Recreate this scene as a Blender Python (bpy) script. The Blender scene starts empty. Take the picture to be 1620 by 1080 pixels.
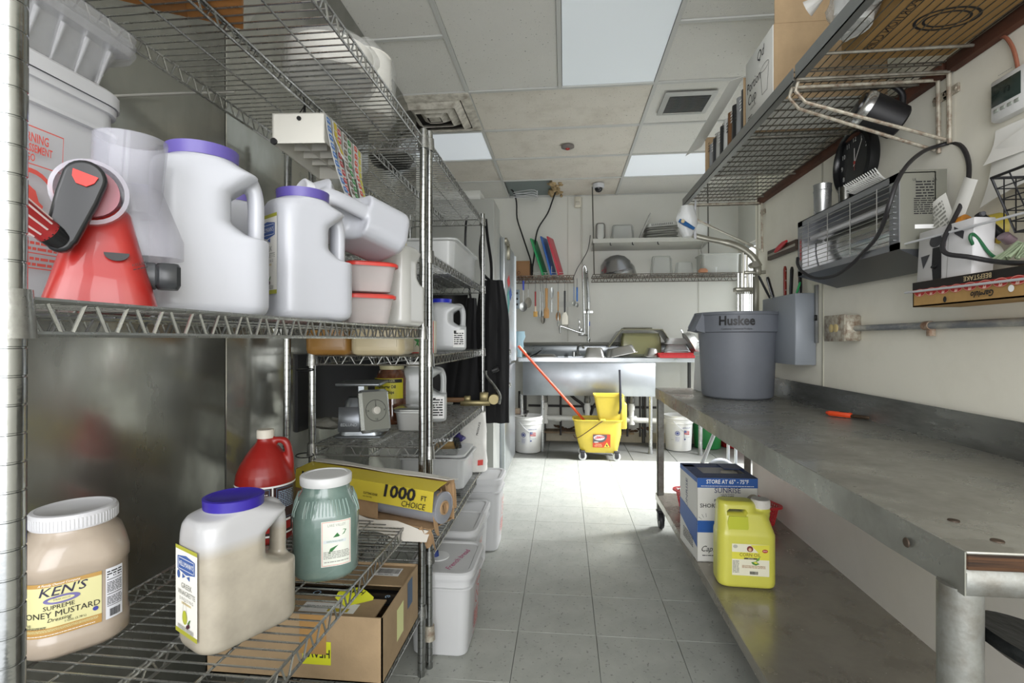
import bpy, math, random
from math import sin, cos, pi, radians, sqrt, atan2
from mathutils import Matrix, Vector
random.seed(7)
S = bpy.context.scene
COL = S.collection

# ---------------------------------------------------------------- camera, world, lights, exposure
H = 1.15; YAW = radians(5.9); F = 805.0; HY = 537.0
cam = bpy.data.objects.new('camera', bpy.data.cameras.new('camera')); COL.objects.link(cam)
cam.location = (0, 0, H); cam.rotation_euler = (pi/2, 0, YAW)
cam.data.sensor_width = 36; cam.data.lens = 36*F/1620; cam.data.shift_y = -(540-HY)/1620
cam.data.clip_start = .02; S.camera = cam
S.view_settings.view_transform = 'Standard'; S.view_settings.look = 'None'
S.view_settings.gamma = 1; S.view_settings.use_curve_mapping = False
S.view_settings.exposure = 0.6
w = bpy.data.worlds.new('daylight'); S.world = w; w.use_nodes = True
w.node_tree.nodes['Background'].inputs[0].default_value = (.95, .97, 1, 1)
w.node_tree.nodes['Background'].inputs[1].default_value = 1.5
def area(name, loc, rot, sx, sy, power, col=(1, 1, 1), spread=180):
    l = bpy.data.lights.new(name, 'AREA'); l.shape = 'RECTANGLE'; l.size = sx; l.size_y = sy; l.energy = power
    l.color = col; l.spread = radians(spread)
    o = bpy.data.objects.new(name, l); COL.objects.link(o); o.location = loc; o.rotation_euler = rot; return o
area('front_fill_light', (.1, -1.6, 1.6), (radians(90), 0, 0), 2.6, 2.2, 62, (.98, .98, 1))  # unseen soft fill light added behind the camera
area('doorway_light', (2.35, 4.35, 2.25), (0, radians(47), 0), 1.0, 1.15, 80, (.97, .98, 1), 75)
LOFF = True

# ---------------------------------------------------------------- helpers
def lin(c):
    return c/12.92 if c <= .04045 else ((c+.055)/1.055)**2.4
def rgb(h):
    h = h.lstrip('#'); return tuple(lin(int(h[i:i+2], 16)/255) for i in (0, 2, 4))
MC = {}
def M(h, rough=.5, metal=0, bump=0, bs=40, var=0, vs=6, alpha=1, emit=0, stretch=None, sss=0, rv=0, dark=None, thr=.5, name=None, coat=0):
    """procedural material: base colour h, optional noise variation toward `dark`, optional bump"""
    key = (h, rough, metal, bump, bs, var, vs, alpha, emit, str(stretch), sss, rv, dark, thr, coat)
    if key in MC: return MC[key]
    m = bpy.data.materials.new(name or 'mat'); m.use_nodes = True; nt = m.node_tree; N = nt.nodes; L = nt.links
    b = N['Principled BSDF']; c = rgb(h)
    b.inputs['Base Color'].default_value = (*c, 1); b.inputs['Roughness'].default_value = rough
    b.inputs['Metallic'].default_value = metal; b.inputs['Alpha'].default_value = alpha
    if coat: b.inputs['Coat Weight'].default_value = coat
    if sss:
        b.inputs['Subsurface Weight'].default_value = sss; b.inputs['Subsurface Radius'].default_value = (.02, .02, .02)
        b.inputs['Subsurface Scale'].default_value = 1
    if emit:
        b.inputs['Emission Color'].default_value = (*c, 1); b.inputs['Emission Strength'].default_value = emit
    if var or bump or rv:
        tc = N.new('ShaderNodeTexCoord'); mp = N.new('ShaderNodeMapping'); L.new(tc.outputs['Object'], mp.inputs[0])
        if stretch: mp.inputs['Scale'].default_value = stretch
    if var or rv:
        n = N.new('ShaderNodeTexNoise'); n.inputs['Scale'].default_value = vs; n.inputs['Detail'].default_value = 5
        n.inputs['Roughness'].default_value = .65; L.new(mp.outputs[0], n.inputs[0])
        r = N.new('ShaderNodeMapRange'); r.inputs[1].default_value = thr-.14; r.inputs[2].default_value = thr+.16
        L.new(n.outputs[0], r.inputs[0])
    if var:
        mx = N.new('ShaderNodeMix'); mx.data_type = 'RGBA'
        d = rgb(dark) if dark else tuple(x*(1-var) for x in c)
        mx.inputs[6].default_value = (*c, 1); mx.inputs[7].default_value = (*d, 1)
        if dark:
            mm = N.new('ShaderNodeMath'); mm.operation = 'MULTIPLY'; mm.inputs[1].default_value = var
            L.new(r.outputs[0], mm.inputs[0]); L.new(mm.outputs[0], mx.inputs[0])
        else: L.new(r.outputs[0], mx.inputs[0])
        L.new(mx.outputs[2], b.inputs['Base Color'])
    if rv:
        q = N.new('ShaderNodeMapRange'); q.inputs[3].default_value = max(.03, rough-rv); q.inputs[4].default_value = rough+rv
        L.new(n.outputs[0], q.inputs[0]); q.inputs[1].default_value = .3; q.inputs[2].default_value = .7
        L.new(q.outputs[0], b.inputs['Roughness'])
    if bump:
        n2 = N.new('ShaderNodeTexNoise'); n2.inputs['Scale'].default_value = bs; n2.inputs['Detail'].default_value = 3
        L.new(mp.outputs[0], n2.inputs[0]); bp = N.new('ShaderNodeBump'); bp.inputs['Strength'].default_value = bump
        bp.inputs['Distance'].default_value = .01; L.new(n2.outputs[0], bp.inputs['Height']); L.new(bp.outputs[0], b.inputs['Normal'])
    MC[key] = m; return m

def V(*a): return Vector(a)
_r = Vector((cos(YAW), sin(YAW), 0)); _f = Vector((-sin(YAW), cos(YAW), 0))
def pt(px, py, X=None, Y=None, Z=None, D=None):
    """world point on a given plane along a sight line measured in the photograph"""
    d = _r*((px-810)/F)+_f+Vector((0, 0, -(py-HY)/F))
    if D is not None: t = D
    elif X is not None: t = X/d.x
    elif Y is not None: t = Y/d.y
    else: t = (Z-H)/d.z
    return d*t+Vector((0, 0, H))

def ring(wd, dp, r, n=4, ox=0, oy=0):
    r = max(1e-4, min(r, wd/2-1e-4, dp/2-1e-4)); o = []
    for k, (sx, sy) in enumerate(((1, 1), (-1, 1), (-1, -1), (1, -1))):
        for i in range(n+1):
            a = pi/2*(k+i/n); o.append((ox+sx*(wd/2-r)+r*cos(a), oy+sy*(dp/2-r)+r*sin(a)))
    return o

class MB:
    def __init__(s): s.v = []; s.f = []; s.m = []; s.T = Matrix()
    def add(s, vs, fs, mi=0):
        b = len(s.v); s.v += [s.T @ Vector(p) for p in vs]
        for f in fs: s.f.append([i+b for i in f]); s.m.append(mi)
        return s
    def box(s, c, z, bev=0, R=None, mi=0):
        x, y, h = z[0]/2, z[1]/2, z[2]/2; b = min(bev, x*.9, y*.9, h*.9)
        if b <= 0:
            vs = [(i*x, j*y, k*h) for k in (-1, 1) for (i, j) in ((-1, -1), (1, -1), (1, 1), (-1, 1))]
            fs = [(3, 2, 1, 0), (4, 5, 6, 7), (0, 1, 5, 4), (1, 2, 6, 5), (2, 3, 7, 6), (3, 0, 4, 7)]
        else:
            vs = []; fs = []
            def oc(e, kz):
                X, Y = x-e, y-e; bb = b
                return [(X-bb, -Y, kz), (X, -Y+bb, kz), (X, Y-bb, kz), (X-bb, Y, kz), (-X+bb, Y, kz), (-X, Y-bb, kz), (-X, -Y+bb, kz), (-X+bb, -Y, kz)]
            for e, kz in ((b*.6, -h), (0, -h+b), (0, h-b), (b*.6, h)): vs += oc(e, kz)
            for k in range(3):
                for i in range(8): fs.append((k*8+i, k*8+(i+1) % 8, k*8+8+(i+1) % 8, k*8+8+i))
            fs.append(tuple(range(7, -1, -1))); fs.append(tuple(range(24, 32)))
        c = Vector(c)
        vs = [c+((R @ Vector(p)) if R is not None else Vector(p)) for p in vs]
        return s.add(vs, fs, mi)
    def bb(s, a, b, bev=0, mi=0):
        return s.box([(a[i]+b[i])/2 for i in range(3)], [abs(b[i]-a[i]) for i in range(3)], bev, None, mi)
    def loft(s, rings, cap0=True, cap1=True, close=False, mi=0):
        n = len(rings[0]); vs = [p for r in rings for p in r]; fs = []
        K = len(rings)
        for k in range(K if close else K-1):
            a = k*n; b = ((k+1) % K)*n
            for i in range(n): fs.append((a+i, a+(i+1) % n, b+(i+1) % n, b+i))
        if not close:
            if cap0: fs.append(tuple(range(n-1, -1, -1)))
            if cap1: fs.append(tuple((K-1)*n+i for i in range(n)))
        return s.add(vs, fs, mi)
    def rl(s, secs, n=4, cap0=True, cap1=True, mi=0):
        """secs: (z, width, depth, radius[, ox, oy])"""
        R = []
        for q in secs:
            ox, oy = (q[4], q[5]) if len(q) > 4 else (0, 0)
            R.append([(x, y, q[0]) for x, y in ring(q[1], q[2], q[3], n, ox, oy)])
        return s.loft(R, cap0, cap1, mi=mi)
    def lathe(s, prof, n=24, c=(0, 0, 0), cap0=True, cap1=True, R=None, mi=0, sy=1):
        rg = [[Vector(c)+((R @ Vector((r*cos(2*pi*i/n), sy*r*sin(2*pi*i/n), z))) if R is not None else Vector((r*cos(2*pi*i/n), sy*r*sin(2*pi*i/n), z))) for i in range(n)] for r, z in prof]
        return s.loft(rg, cap0, cap1, mi=mi)
    def tube(s, P, r, n=8, closed=False, mi=0, flat=1):
        P = [Vector(p) for p in P]; K = len(P); R = r if isinstance(r, (list, tuple)) else [r]*K
        T = []
        for i in range(K):
            a = P[(i-1) % K] if (closed or i > 0) else P[0]; b = P[(i+1) % K] if (closed or i < K-1) else P[-1]
            t = (b-a); T.append(t.normalized() if t.length > 1e-9 else Vector((0, 0, 1)))
        u = T[0].orthogonal().normalized()
        if abs(T[0].z) < .9: u = T[0].cross(Vector((0, 0, 1))).normalized()
        rg = []
        for i in range(K):
            u = (u-T[i]*u.dot(T[i])).normalized(); w_ = T[i].cross(u)
            rg.append([P[i]+u*(R[i]*cos(2*pi*k/n))+w_*(R[i]*flat*sin(2*pi*k/n)) for k in range(n)])
        return s.loft(rg, close=closed, mi=mi)
    def prism(s, poly, h, R=None, c=(0, 0, 0), mi=0):
        """poly in local XY extruded +-h/2 in Z, then rotated by R and moved to c"""
        n = len(poly); vs = [Vector((x, y, -h/2)) for x, y in poly]+[Vector((x, y, h/2)) for x, y in poly]
        c = Vector(c); vs = [c+((R @ p) if R is not None else p) for p in vs]
        fs = [tuple(range(n-1, -1, -1)), tuple(range(n, 2*n))]+[(i, (i+1) % n, n+(i+1) % n, n+i) for i in range(n)]
        return s.add(vs, fs, mi)
    def sheet(s, G, th=.0008, mi=0):
        """grid of points -> thin solid sheet"""
        a = len(G); b = len(G[0]); G = [[Vector(p) for p in r] for r in G]; vs = []; 
        nr = []
        for i in range(a):
            for j in range(b):
                u = G[min(i+1, a-1)][j]-G[max(i-1, 0)][j]; v_ = G[i][min(j+1, b-1)]-G[i][max(j-1, 0)][j] if False else G[i][min(j+1, b-1)]-G[i][max(j-1, 0)]
                nn = u.cross(v_); nr.append(nn.normalized() if nn.length > 0 else Vector((0, 0, 1)))
        flat_ = [p for r in G for p in r]
        vs = [p+nr[i]*th/2 for i, p in enumerate(flat_)]+[p-nr[i]*th/2 for i, p in enumerate(flat_)]
        fs = []; o = a*b
        for i in range(a-1):
            for j in range(b-1):
                q = (i*b+j, (i+1)*b+j, (i+1)*b+j+1, i*b+j+1); fs.append(q); fs.append(tuple(o+k for k in reversed(q)))
        per = [(0, j) for j in range(b)]+[(i, b-1) for i in range(1, a)]+[(a-1, j) for j in range(b-2, -1, -1)]+[(i, 0) for i in range(a-2, 0, -1)]
        for k in range(len(per)):
            p = per[k][0]*b+per[k][1]; q = per[(k+1) % len(per)]; q = q[0]*b+q[1]; fs.append((p, q, o+q, o+p))
        return s.add(vs, fs, mi)
    def build(s, name, mats, parent=None, ang=40, kind=None, label=None):
        me = bpy.data.meshes.new(name); me.from_pydata([tuple(p) for p in s.v], [], s.f)
        if not isinstance(mats, (list, tuple)): mats = [mats]
        for m in mats: me.materials.append(m)
        if len(mats) > 1: me.polygons.foreach_set('material_index', s.m)
        me.polygons.foreach_set('use_smooth', [True]*len(s.f)); me.update()
        me.set_sharp_from_angle(angle=radians(ang))
        o = bpy.data.objects.new(name, me); COL.objects.link(o)
        if parent is not None: o.parent = parent
        if kind: o['kind'] = kind
        if label: o['label'] = label
        return o

def rot(ax, deg): return Matrix.Rotation(radians(deg), 3, ax)
def R3(rx=0, ry=0, rz=0): return (rot('Z', rz) @ rot('Y', ry) @ rot('X', rx))
def tag(o, label, cat, group=None):
    o['label'] = label; o['category'] = cat
    if group: o['group'] = group
    return o
def thing(name, label, cat, loc=(0, 0, 0), rz=0, group=None, R=None):
    o = bpy.data.objects.new(name, None); COL.objects.link(o); o.empty_display_size = .05
    o.location = loc
    o.rotation_euler = R.to_euler() if R is not None else (0, 0, radians(rz))
    return tag(o, label, cat, group)
def copy_tree(o, parent=None, cmap=None):
    c = o.copy(); COL.objects.link(c); c.parent = parent
    for ch in list(o.children): copy_tree(ch, c)
    return c
def dup(o, loc, rz=0, label=None):
    c = copy_tree(o); c.location = loc; c.rotation_euler = (0, 0, radians(rz))
    if label: c['label'] = label
    return c
def struct(o): o['kind'] = 'structure'; return o

# remeshed blow-moulded bodies
def melt(mb, name, mat, parent, vox=.004, it=6, label=None):
    o = mb.build(name, mat); m = o.modifiers.new('r', 'REMESH'); m.mode = 'VOXEL'; m.voxel_size = vox
    m2 = o.modifiers.new('s', 'SMOOTH'); m2.iterations = it; m2.factor = .6
    dg = bpy.context.evaluated_depsgraph_get(); me = bpy.data.meshes.new_from_object(o.evaluated_get(dg))
    o.modifiers.clear(); o.data = me; me.name = name
    me.polygons.foreach_set('use_smooth', [True]*len(me.polygons))
    if len(me.materials) == 0: me.materials.append(mat)
    o.parent = parent
    if label: o['label'] = label
    return o

# flat print: text and simple shapes mapped onto a surface
TC = {}
def tmesh(s, bold=0, shear=0):
    k = (s, bold, shear)
    if k not in TC:
        cu = bpy.data.curves.new('t', 'FONT'); cu.body = s; cu.align_x = 'CENTER'; cu.align_y = 'CENTER'
        cu.resolution_u = 2; cu.offset = bold; cu.shear = shear; cu.fill_mode = 'FRONT'
        ob = bpy.data.objects.new('t', cu); COL.objects.link(ob)
        dg = bpy.context.evaluated_depsgraph_get(); me = bpy.data.meshes.new_from_object(ob.evaluated_get(dg))
        TC[k] = ([(v.co.x, v.co.y) for v in me.vertices], [tuple(p.vertices) for p in me.polygons])
        bpy.data.objects.remove(ob); bpy.data.curves.remove(cu); bpy.data.meshes.remove(me)
    return TC[k]
def planar(o, U, W):
    o = Vector(o); U = Vector(U).normalized(); W = Vector(W).normalized(); N_ = U.cross(W)
    return lambda u, v, h: o+U*u+W*v+N_*h
def cyl(Rr, a0=-90, z0=0, sy=1):
    return lambda u, v, h: Vector(((Rr+h)*cos(radians(a0)+u/Rr), sy*(Rr+h)*sin(radians(a0)+u/Rr), z0+v))
def wrap(rg, start, z0):
    """wrap round a closed ring of xy points; start = angle (deg) of u=0"""
    P = [Vector((x, y)) for x, y in rg]; n = len(P); a = radians(start); best = max(range(n), key=lambda i: P[i].normalized().dot(Vector((cos(a), sin(a)))))
    P = P[best:]+P[:best]; L = [0]
    for i in range(n): L.append(L[-1]+(P[(i+1) % n]-P[i]).length)
    tot = L[-1]
    def f(u, v, h):
        u = u % tot; i = 0
        while L[i+1] < u and i < n-1: i += 1
        t = (u-L[i])/max(1e-9, L[i+1]-L[i]); a_ = P[i]; b_ = P[(i+1) % n]; p = a_.lerp(b_, t)
        def nm(j): d = (P[(j+1) % n]-P[(j-1) % n]).normalized(); return Vector((d.y, -d.x))
        q = nm(i).lerp(nm((i+1) % n), t); p = p+q*h
        return Vector((p.x, p.y, z0+v))
    return f
def rectgrid(x, y, w_, h_, step):
    nx = max(1, int(w_/step)); ny = max(1, int(h_/step))
    vs = [(x-w_/2+w_*i/nx, y-h_/2+h_*j/ny) for j in range(ny+1) for i in range(nx+1)]
    fs = [(j*(nx+1)+i, j*(nx+1)+i+1, (j+1)*(nx+1)+i+1, (j+1)*(nx+1)+i) for j in range(ny) for i in range(nx)]
    return vs, fs
def printing(parent, f, els, step=.5, name='printing', off=.0004):
    mats = []; mb = MB()
    for li, e in enumerate(els):
        k = e[0]; m = e[-1]
        if m not in mats: mats.append(m)
        mi = mats.index(m); o = off+.00008*li; x, y = e[1], e[2]
        if k == 'r': vs, fs = rectgrid(x, y, e[3], e[4], step)
        elif k == 'e':
            n = 24; vs = [(x, y)]+[(x+e[3]*cos(2*pi*i/n), y+e[4]*sin(2*pi*i/n)) for i in range(n)]; fs = [(0, i+1, (i+1) % n+1) for i in range(n)]
        elif k == 'o':   # ring: x,y,rx,ry,width
            n = 28; vs = [(x+(e[3]-t*e[5])*cos(2*pi*i/n), y+(e[4]-t*e[5])*sin(2*pi*i/n)) for t in (0, 1) for i in range(n)]; fs = [(i, (i+1) % n, n+(i+1) % n, n+i) for i in range(n)]
        elif k == 'f':   # frame x,y,w,h,t
            W_, H_, t = e[3], e[4], e[5]; vs = []; fs = []
            for (cx, cy, ww, hh) in ((x, y+H_/2-t/2, W_, t), (x, y-H_/2+t/2, W_, t), (x-W_/2+t/2, y, t, H_), (x+W_/2-t/2, y, t, H_)):
                a_, b_ = rectgrid(cx, cy, ww, hh, step); q = len(vs); vs += a_; fs += [tuple(i+q for i in g) for g in b_]
        elif k == 'p': vs = [(x+a, y+b) for a, b in e[3]]; fs = [tuple(range(len(vs)))]
        elif k == 'l':   # lines of small print x,y,w,h,count
            vs = []; fs = []; n = e[5]; rr = random.Random(n*7+int(abs(x)*9999))
            for i in range(n):
                yy = y+e[4]/2-(i+.5)*e[4]/n; xx = x-e[3]/2
                while xx < x+e[3]/2-.001:
                    ww = min(e[4]/n*rr.uniform(.7, 3), x+e[3]/2-xx); a_, b_ = rectgrid(xx+ww/2, yy, ww, e[4]/n*.5, step); q = len(vs); vs += a_; fs += [tuple(j+q for j in g) for g in b_]; xx += ww+e[4]/n*.35
        elif k == 'b':   # barcode x,y,w,h
            vs = []; fs = []; rr = random.Random(3); xx = x-e[3]/2
            while xx < x+e[3]/2:
                ww = e[3]*rr.choice((.012, .02, .03)); a_, b_ = rectgrid(xx+ww/2, y, ww, e[4], step); q = len(vs); vs += a_; fs += [tuple(j+q for j in g) for g in b_]; xx += ww+e[3]*rr.choice((.012, .02))
        elif k == 't':   # text x,y,s,size,{opts}
            op = e[5] if isinstance(e[5], dict) else {}
            tv, fs = tmesh(e[3], op.get('b', 0), op.get('sh', 0)); a = radians(op.get('rot', 0)); xs = op.get('xs', 1); arc = op.get('arc', 0)
            vs = []
            for (p, q) in tv:
                p *= e[4]*xs; q *= e[4]
                if arc: q += arc*p*p
                vs.append((x+p*cos(a)-q*sin(a), y+p*sin(a)+q*cos(a)))
        mb.add([f(a, b, o) for a, b in vs], fs, mi)
    return mb.build(name, mats, parent)
def plate(parent, f, w_, h_, mat, name='label', step=.5, off=.0002, x=0, y=0, label=None):
    vs, fs = rectgrid(x, y, w_, h_, step); mb = MB(); n = len(vs)
    per = []
    mb.add([f(a, b, off) for a, b in vs], fs)
    return mb.build(name, mat, parent, label=label)

# ---------------------------------------------------------------- shared materials
CHROME = M('#b3b5b3', .25, .95, bump=.05, bs=60, rv=.1, vs=20, name='chrome')
CHROMEP = M('#a4a6a5', .2, 1, bump=.04, bs=60, rv=.08, vs=20, name='post_chrome')
CHROMED = M('#9fa09d', .3, .9, bump=.08, bs=60, var=.4, vs=35, rv=.1, dark='#4b4036', thr=.62, name='worn_chrome')
RUSTY = M('#b9b4a4', .45, .3, var=1, vs=40, dark='#6b4a33', thr=.56, bump=.2, name='painted_rusty')
STEEL = M('#b4b6b5', .32, .8, bump=.06, bs=18, rv=.12, vs=9, var=.25, name='stainless')
STEELB = M('#c3c8cb', .34, .85, bump=.05, bs=12, rv=.1, name='stainless_bright')
WORN = M('#a7a69e', .3, .62, bump=.10, bs=9, rv=.15, vs=5, var=.5, dark='#7d796d', thr=.52, name='worn_steel')
WHITEP = M('#bfc0c2', .42, name='white_plastic')
MILK = M('#b4b6bc', .36, sss=.25, name='milky_plastic', coat=.2)
CLEAR = M('#d3d6d2', .16, alpha=.42, name='clear_plastic')
CLEARW = M('#dadcdb', .22, alpha=.62, name='cloudy_plastic')
BLACK = M('#141416', .5, name='black'); BLACKG = M('#17181a', .25, name='black_gloss')
RED = M('#a0211c', .35, name='red'); DKRED = M('#7d1a17', .4)
PURPLE = M('#40318a', .38, name='purple_lid'); BLUE = M('#2747b5', .4)
BROWN = M('#a58d6c', .8, var=.18, vs=8, bump=.05, bs=90, name='cardboard')
BROWND = M('#7d5f3c', .85, var=.2, vs=8, name='cardboard_inside')
PAPER = M('#e4e3dd', .7, name='paper'); WHITE = M('#f0f0ee', .5, name='white')
INK = M('#1c1b1c', .6, name='ink'); INKB = M('#2b3f86', .6); INKG = M('#8f8f88', .6); INKR = M('#cf4038', .6)
# ================================================================ THE SETTING
ZC = 2.78; YB = 5.82; XL = -1.07; XR = 1.13; XE = 1.90; YE = 3.16; YN = -1.2
FLOORM = M('#a8aaa3', .4, var=.45, vs=7, bump=.03, bs=30, rv=.08, dark='#8b8e87', name='vinyl_floor')
def speckle(m, h, sc, thr):
    nt = m.node_tree; N = nt.nodes; L = nt.links; b = N['Principled BSDF']
    src = b.inputs['Base Color'].links[0].from_socket if b.inputs['Base Color'].links else None
    n = N.new('ShaderNodeTexNoise'); n.inputs['Scale'].default_value = sc; n.inputs['Detail'].default_value = 2
    tc = N.new('ShaderNodeTexCoord'); L.new(tc.outputs['Object'], n.inputs[0])
    r = N.new('ShaderNodeMapRange'); r.inputs[1].default_value = thr; r.inputs[2].default_value = thr+.04; L.new(n.outputs[0], r.inputs[0])
    mx = N.new('ShaderNodeMix'); mx.data_type = 'RGBA'; L.new(r.outputs[0], mx.inputs[0])
    if src: L.new(src, mx.inputs[6])
    else: mx.inputs[6].default_value = b.inputs['Base Color'].default_value
    mx.inputs[7].default_value = (*rgb(h), 1); L.new(mx.outputs[2], b.inputs['Base Color']); return m
speckle(FLOORM, '#80827c', 75, .65)
GROUT = M('#5d605c', .8)
sub = struct(MB().bb((-1.5, YN, -.1), (XE+.4, YB+.1, -.008)).build('floor', GROUT))
def tiles(xs, ys, mat, parent, z0, z1, g, jit=0, name='floor_tile'):
    cache = {}
    for i in range(len(xs)-1):
        for j in range(len(ys)-1):
            w_, d = xs[i+1]-xs[i]-g, ys[j+1]-ys[j]-g; k = (round(w_, 3), round(d, 3))
            if k not in cache: cache[k] = MB().box((0, 0, 0), (w_, d, z1-z0), min(.001, g*.8)).build(name, mat); o = cache[k]
            else: o = cache[k].copy(); COL.objects.link(o)
            o.parent = parent; o.location = ((xs[i]+xs[i+1])/2, (ys[j]+ys[j+1])/2, (z0+z1)/2+random.uniform(-jit, jit))
YT = 4.93
xs = [-.183+.305*k for k in range(-4, 8)]; ys = [2.0+.305*k for k in range(-6, 10)]+[YT]
tiles(xs, ys, FLOORM, sub, -.008, 0, .0018)
QUARRY = M('#6c6d69', .5, var=.3, vs=9, bump=.06, bs=25, dark='#4d4d49', name='quarry_tile')
tiles([-1.4+.41*k for k in range(9)], [YT, YT+.41, YT+.82, YB+.05], QUARRY, sub, -.009, -.001, .005, 0)
# back-room skirting
TRIM = M('#b9b09a', .6, var=.3, vs=12, dark='#8b8069')
tb = struct(MB().bb((-1.05, YB-.02, 0), (XE, YB, .11)).build('baseboard_back', TRIM))
WALLM = M('#cdcdc5', .55, var=.12, vs=3, bump=.03, bs=15, dark='#b5b29f', thr=.6, name='painted_wall')
WALLR = M('#ebe8da', .5, var=.18, vs=4, bump=.03, bs=12, dark='#b3ae97', thr=.62, name='cream_wall')
struct(MB().bb((-1.4, YB, -.1), (XE+.2, YB+.12, ZC+.05)).build('wall_back', WALLM))
for x in (.03, 1.47):
    struct(MB().bb((x, YB-.004, 1.13), (x+.012, YB+.001, 2.77)).build('trim_1', M('#b9b8ae', .6)))
wr = struct(MB().bb((XR, YN, -.1), (XR+.14, YE, ZC+.05)).build('wall_right', WALLR))
for p in (pt(1302, 500, X=XR).y, pt(1197, 500, X=XR).y-.02, .7):
    struct(MB().bb((XR-.003, p-.006, .9), (XR+.001, p+.006, ZC)).build('trim_2', M('#b4b2a3', .6)))
# far right wall with an added side door with a glowing pane and the open doorway that lets the daylight in
we = struct(MB().bb((XE, YE, 2.15), (XE+.12, YB+.05, ZC+.05)).bb((XE, YE, -.1), (XE+.12, 3.72, 2.15)).bb((XE, 4.96, -.1), (XE+.12, 5.12, 2.15)).bb((XE, 5.72, -.1), (XE+.12, YB+.05, 2.15)).build('wall_side', WALLM))
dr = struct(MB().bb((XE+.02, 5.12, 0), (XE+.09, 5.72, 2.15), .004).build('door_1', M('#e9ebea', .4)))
MB().bb((XE+.012, 5.17, .1), (XE+.019, 5.69, 2.1)).build('glowing_pane', M('#f2f6f8', .2, emit=1.15), dr)  # pane glows by itself, standing in for a sunlit white strip
struct(MB().bb((XR+.14, YE-.1, -.1), (XE+.12, YE, ZC+.05)).build('wall_return', WALLM))
# left stainless cold-room wall, three panels with dark joints
LW = M('#b0b0a8', .2, .78, bump=.12, bs=5, rv=.12, vs=3, var=.55, dark='#787970', thr=.52, stretch=(1, 1.2, .5), name='cold_room_steel')
lw = struct(MB().bb((XL-.1, YN, 0), (XL-.012, 3.6, ZC)).build('wall_left', M('#1d1d1c', .7)))
ysm = pt(357, 500, X=XL).y
for a, b in ((YN, ysm-1.17), (ysm-1.165, ysm-.003), (ysm+.003, ysm+1.18), (ysm+1.186, 3.6)):
    MB().bb((XL-.012, a, 0), (XL, b, ZC), .0015).build('wall_panel', LW, lw)
# flat black panel stands in for the dark recess behind the far rack
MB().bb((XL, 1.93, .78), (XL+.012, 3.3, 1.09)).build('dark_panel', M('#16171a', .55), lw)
struct(MB().bb((-1.4, 3.6, 0), (-1.3, YB, ZC)).build('wall_back_left', WALLM))
# ---------------------------------------------------------------- suspended ceiling
CT = M('#cdccc6', .85, bump=.35, bs=120, var=.14, vs=2.5, dark='#b1afa5', name='ceiling_tile'); speckle(CT, '#8a8a84', 70, .69)
CTS = M('#cfcabf', .85, bump=.35, bs=120, var=.5, vs=3.5, dark='#a39a8b', thr=.6, name='stained_tile'); speckle(CTS, '#857f73', 70, .68)
GRID = M('#b9bab6', .5, name='ceiling_grid')
cl = struct(MB().bb((-1.6, YN, ZC+.05), (XE+.2, YB+.1, ZC+.1)).build('ceiling', M('#77756f', .9)))
gx = [-1.857, -.637, .577, 1.797, 3.0]; gy = [3.31-.625*k for k in range(7, 0, -1)]+[3.31+.63*k for k in range(5)]
gy = [y for y in gy if y > YN+.05]; gy[-1] = YB
bars = MB()
PAN = M('#dbe2e6', .5, emit=.12, name='light_diffuser'); PANB = M('#dfe5ea', .5, emit=.22, name='light_diffuser_bright')
def ceil_tile(x0, x1, y0, y1, m=CT, nm='ceiling_tile', dz=0):
    x1 = min(x1, XE+.15); x0 = max(x0, -1.55)
    return MB().box(((x0+x1)/2, (y0+y1)/2, ZC+.012+dz), (x1-x0-.026, y1-y0-.026, .016), .003).build(nm, m, cl)
lights = []
for i in range(4):
    for j in range(len(gy)-1):
        x0, x1, y0, y1 = gx[i], gx[i+1], gy[j], gy[j+1]
        if y1 < 0: continue
        mid = i == 1
        if mid and y1 <= 3.32: continue
        if i == 1 and j == len(gy)-2:   # last row: hole in the left tile
            ceil_tile(-.14, x1, y0, y1, CTS); continue
        if (i, j) in ((0, len(gy)-4), (2, len(gy)-3)): lights.append((x0, x1, y0, y1, PANB)); continue
        m = CTS if (i == 1 and j >= len(gy)-5) or (i == 0 and j in (len(gy)-5, len(gy)-3)) else CT
        ceil_tile(x0, x1, y0, y1, m)
for y0, y1 in ((2.06, 3.31), (.81, 2.06), (-.44, .81)):
    ceil_tile(-.637, -.03, y0, y1)
    if y1 < 1: ceil_tile(-.03, .577, y0, y1)
lights += [(-.03, .577, 2.06, 3.31, PAN), (-.03, .577, .81, 2.06, PAN)]
for (x0, x1, y0, y1, m) in lights:
    o = tag(MB().box(((x0+x1)/2, (y0+y1)/2, ZC+.006), (x1-x0-.03, y1-y0-.03, .006), .002).build('ceiling_light', m), {
        (-.03, 3.31): 'large pale flush ceiling light panel in the centre of the ceiling', (-.03, 2.06): 'pale flush ceiling light panel overhead, mostly out of view'}.get((x0, y1), 'bright white ceiling light panel ' + ('behind the air diffuser, left' if x0 < 0 else 'on the right beyond the grille')), 'ceiling light')
for i, x in enumerate(gx[:-1]): bars.bb((x-.012, YN, ZC-.004), (x+.012, YB, ZC+.008))
bars.bb((-.042, YN, ZC-.004), (-.018, 3.31, ZC+.008))
for y in gy: 
    if y < 3.2:
        bars.bb((-1.55, y-.012, ZC-.0045), (-.637, y+.012, ZC+.0075)); bars.bb((.577, y-.012, ZC-.0045), (XE, y+.012, ZC+.0075))
    else: bars.bb((-1.55, y-.012, ZC-.0045), (XE, y+.012, ZC+.0075))
for y in (2.06, .81): bars.bb((-.637, y-.012, ZC-.0045), (.577, y+.012, ZC+.0075))
bars.build('ceiling_grid', GRID, cl)
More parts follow.
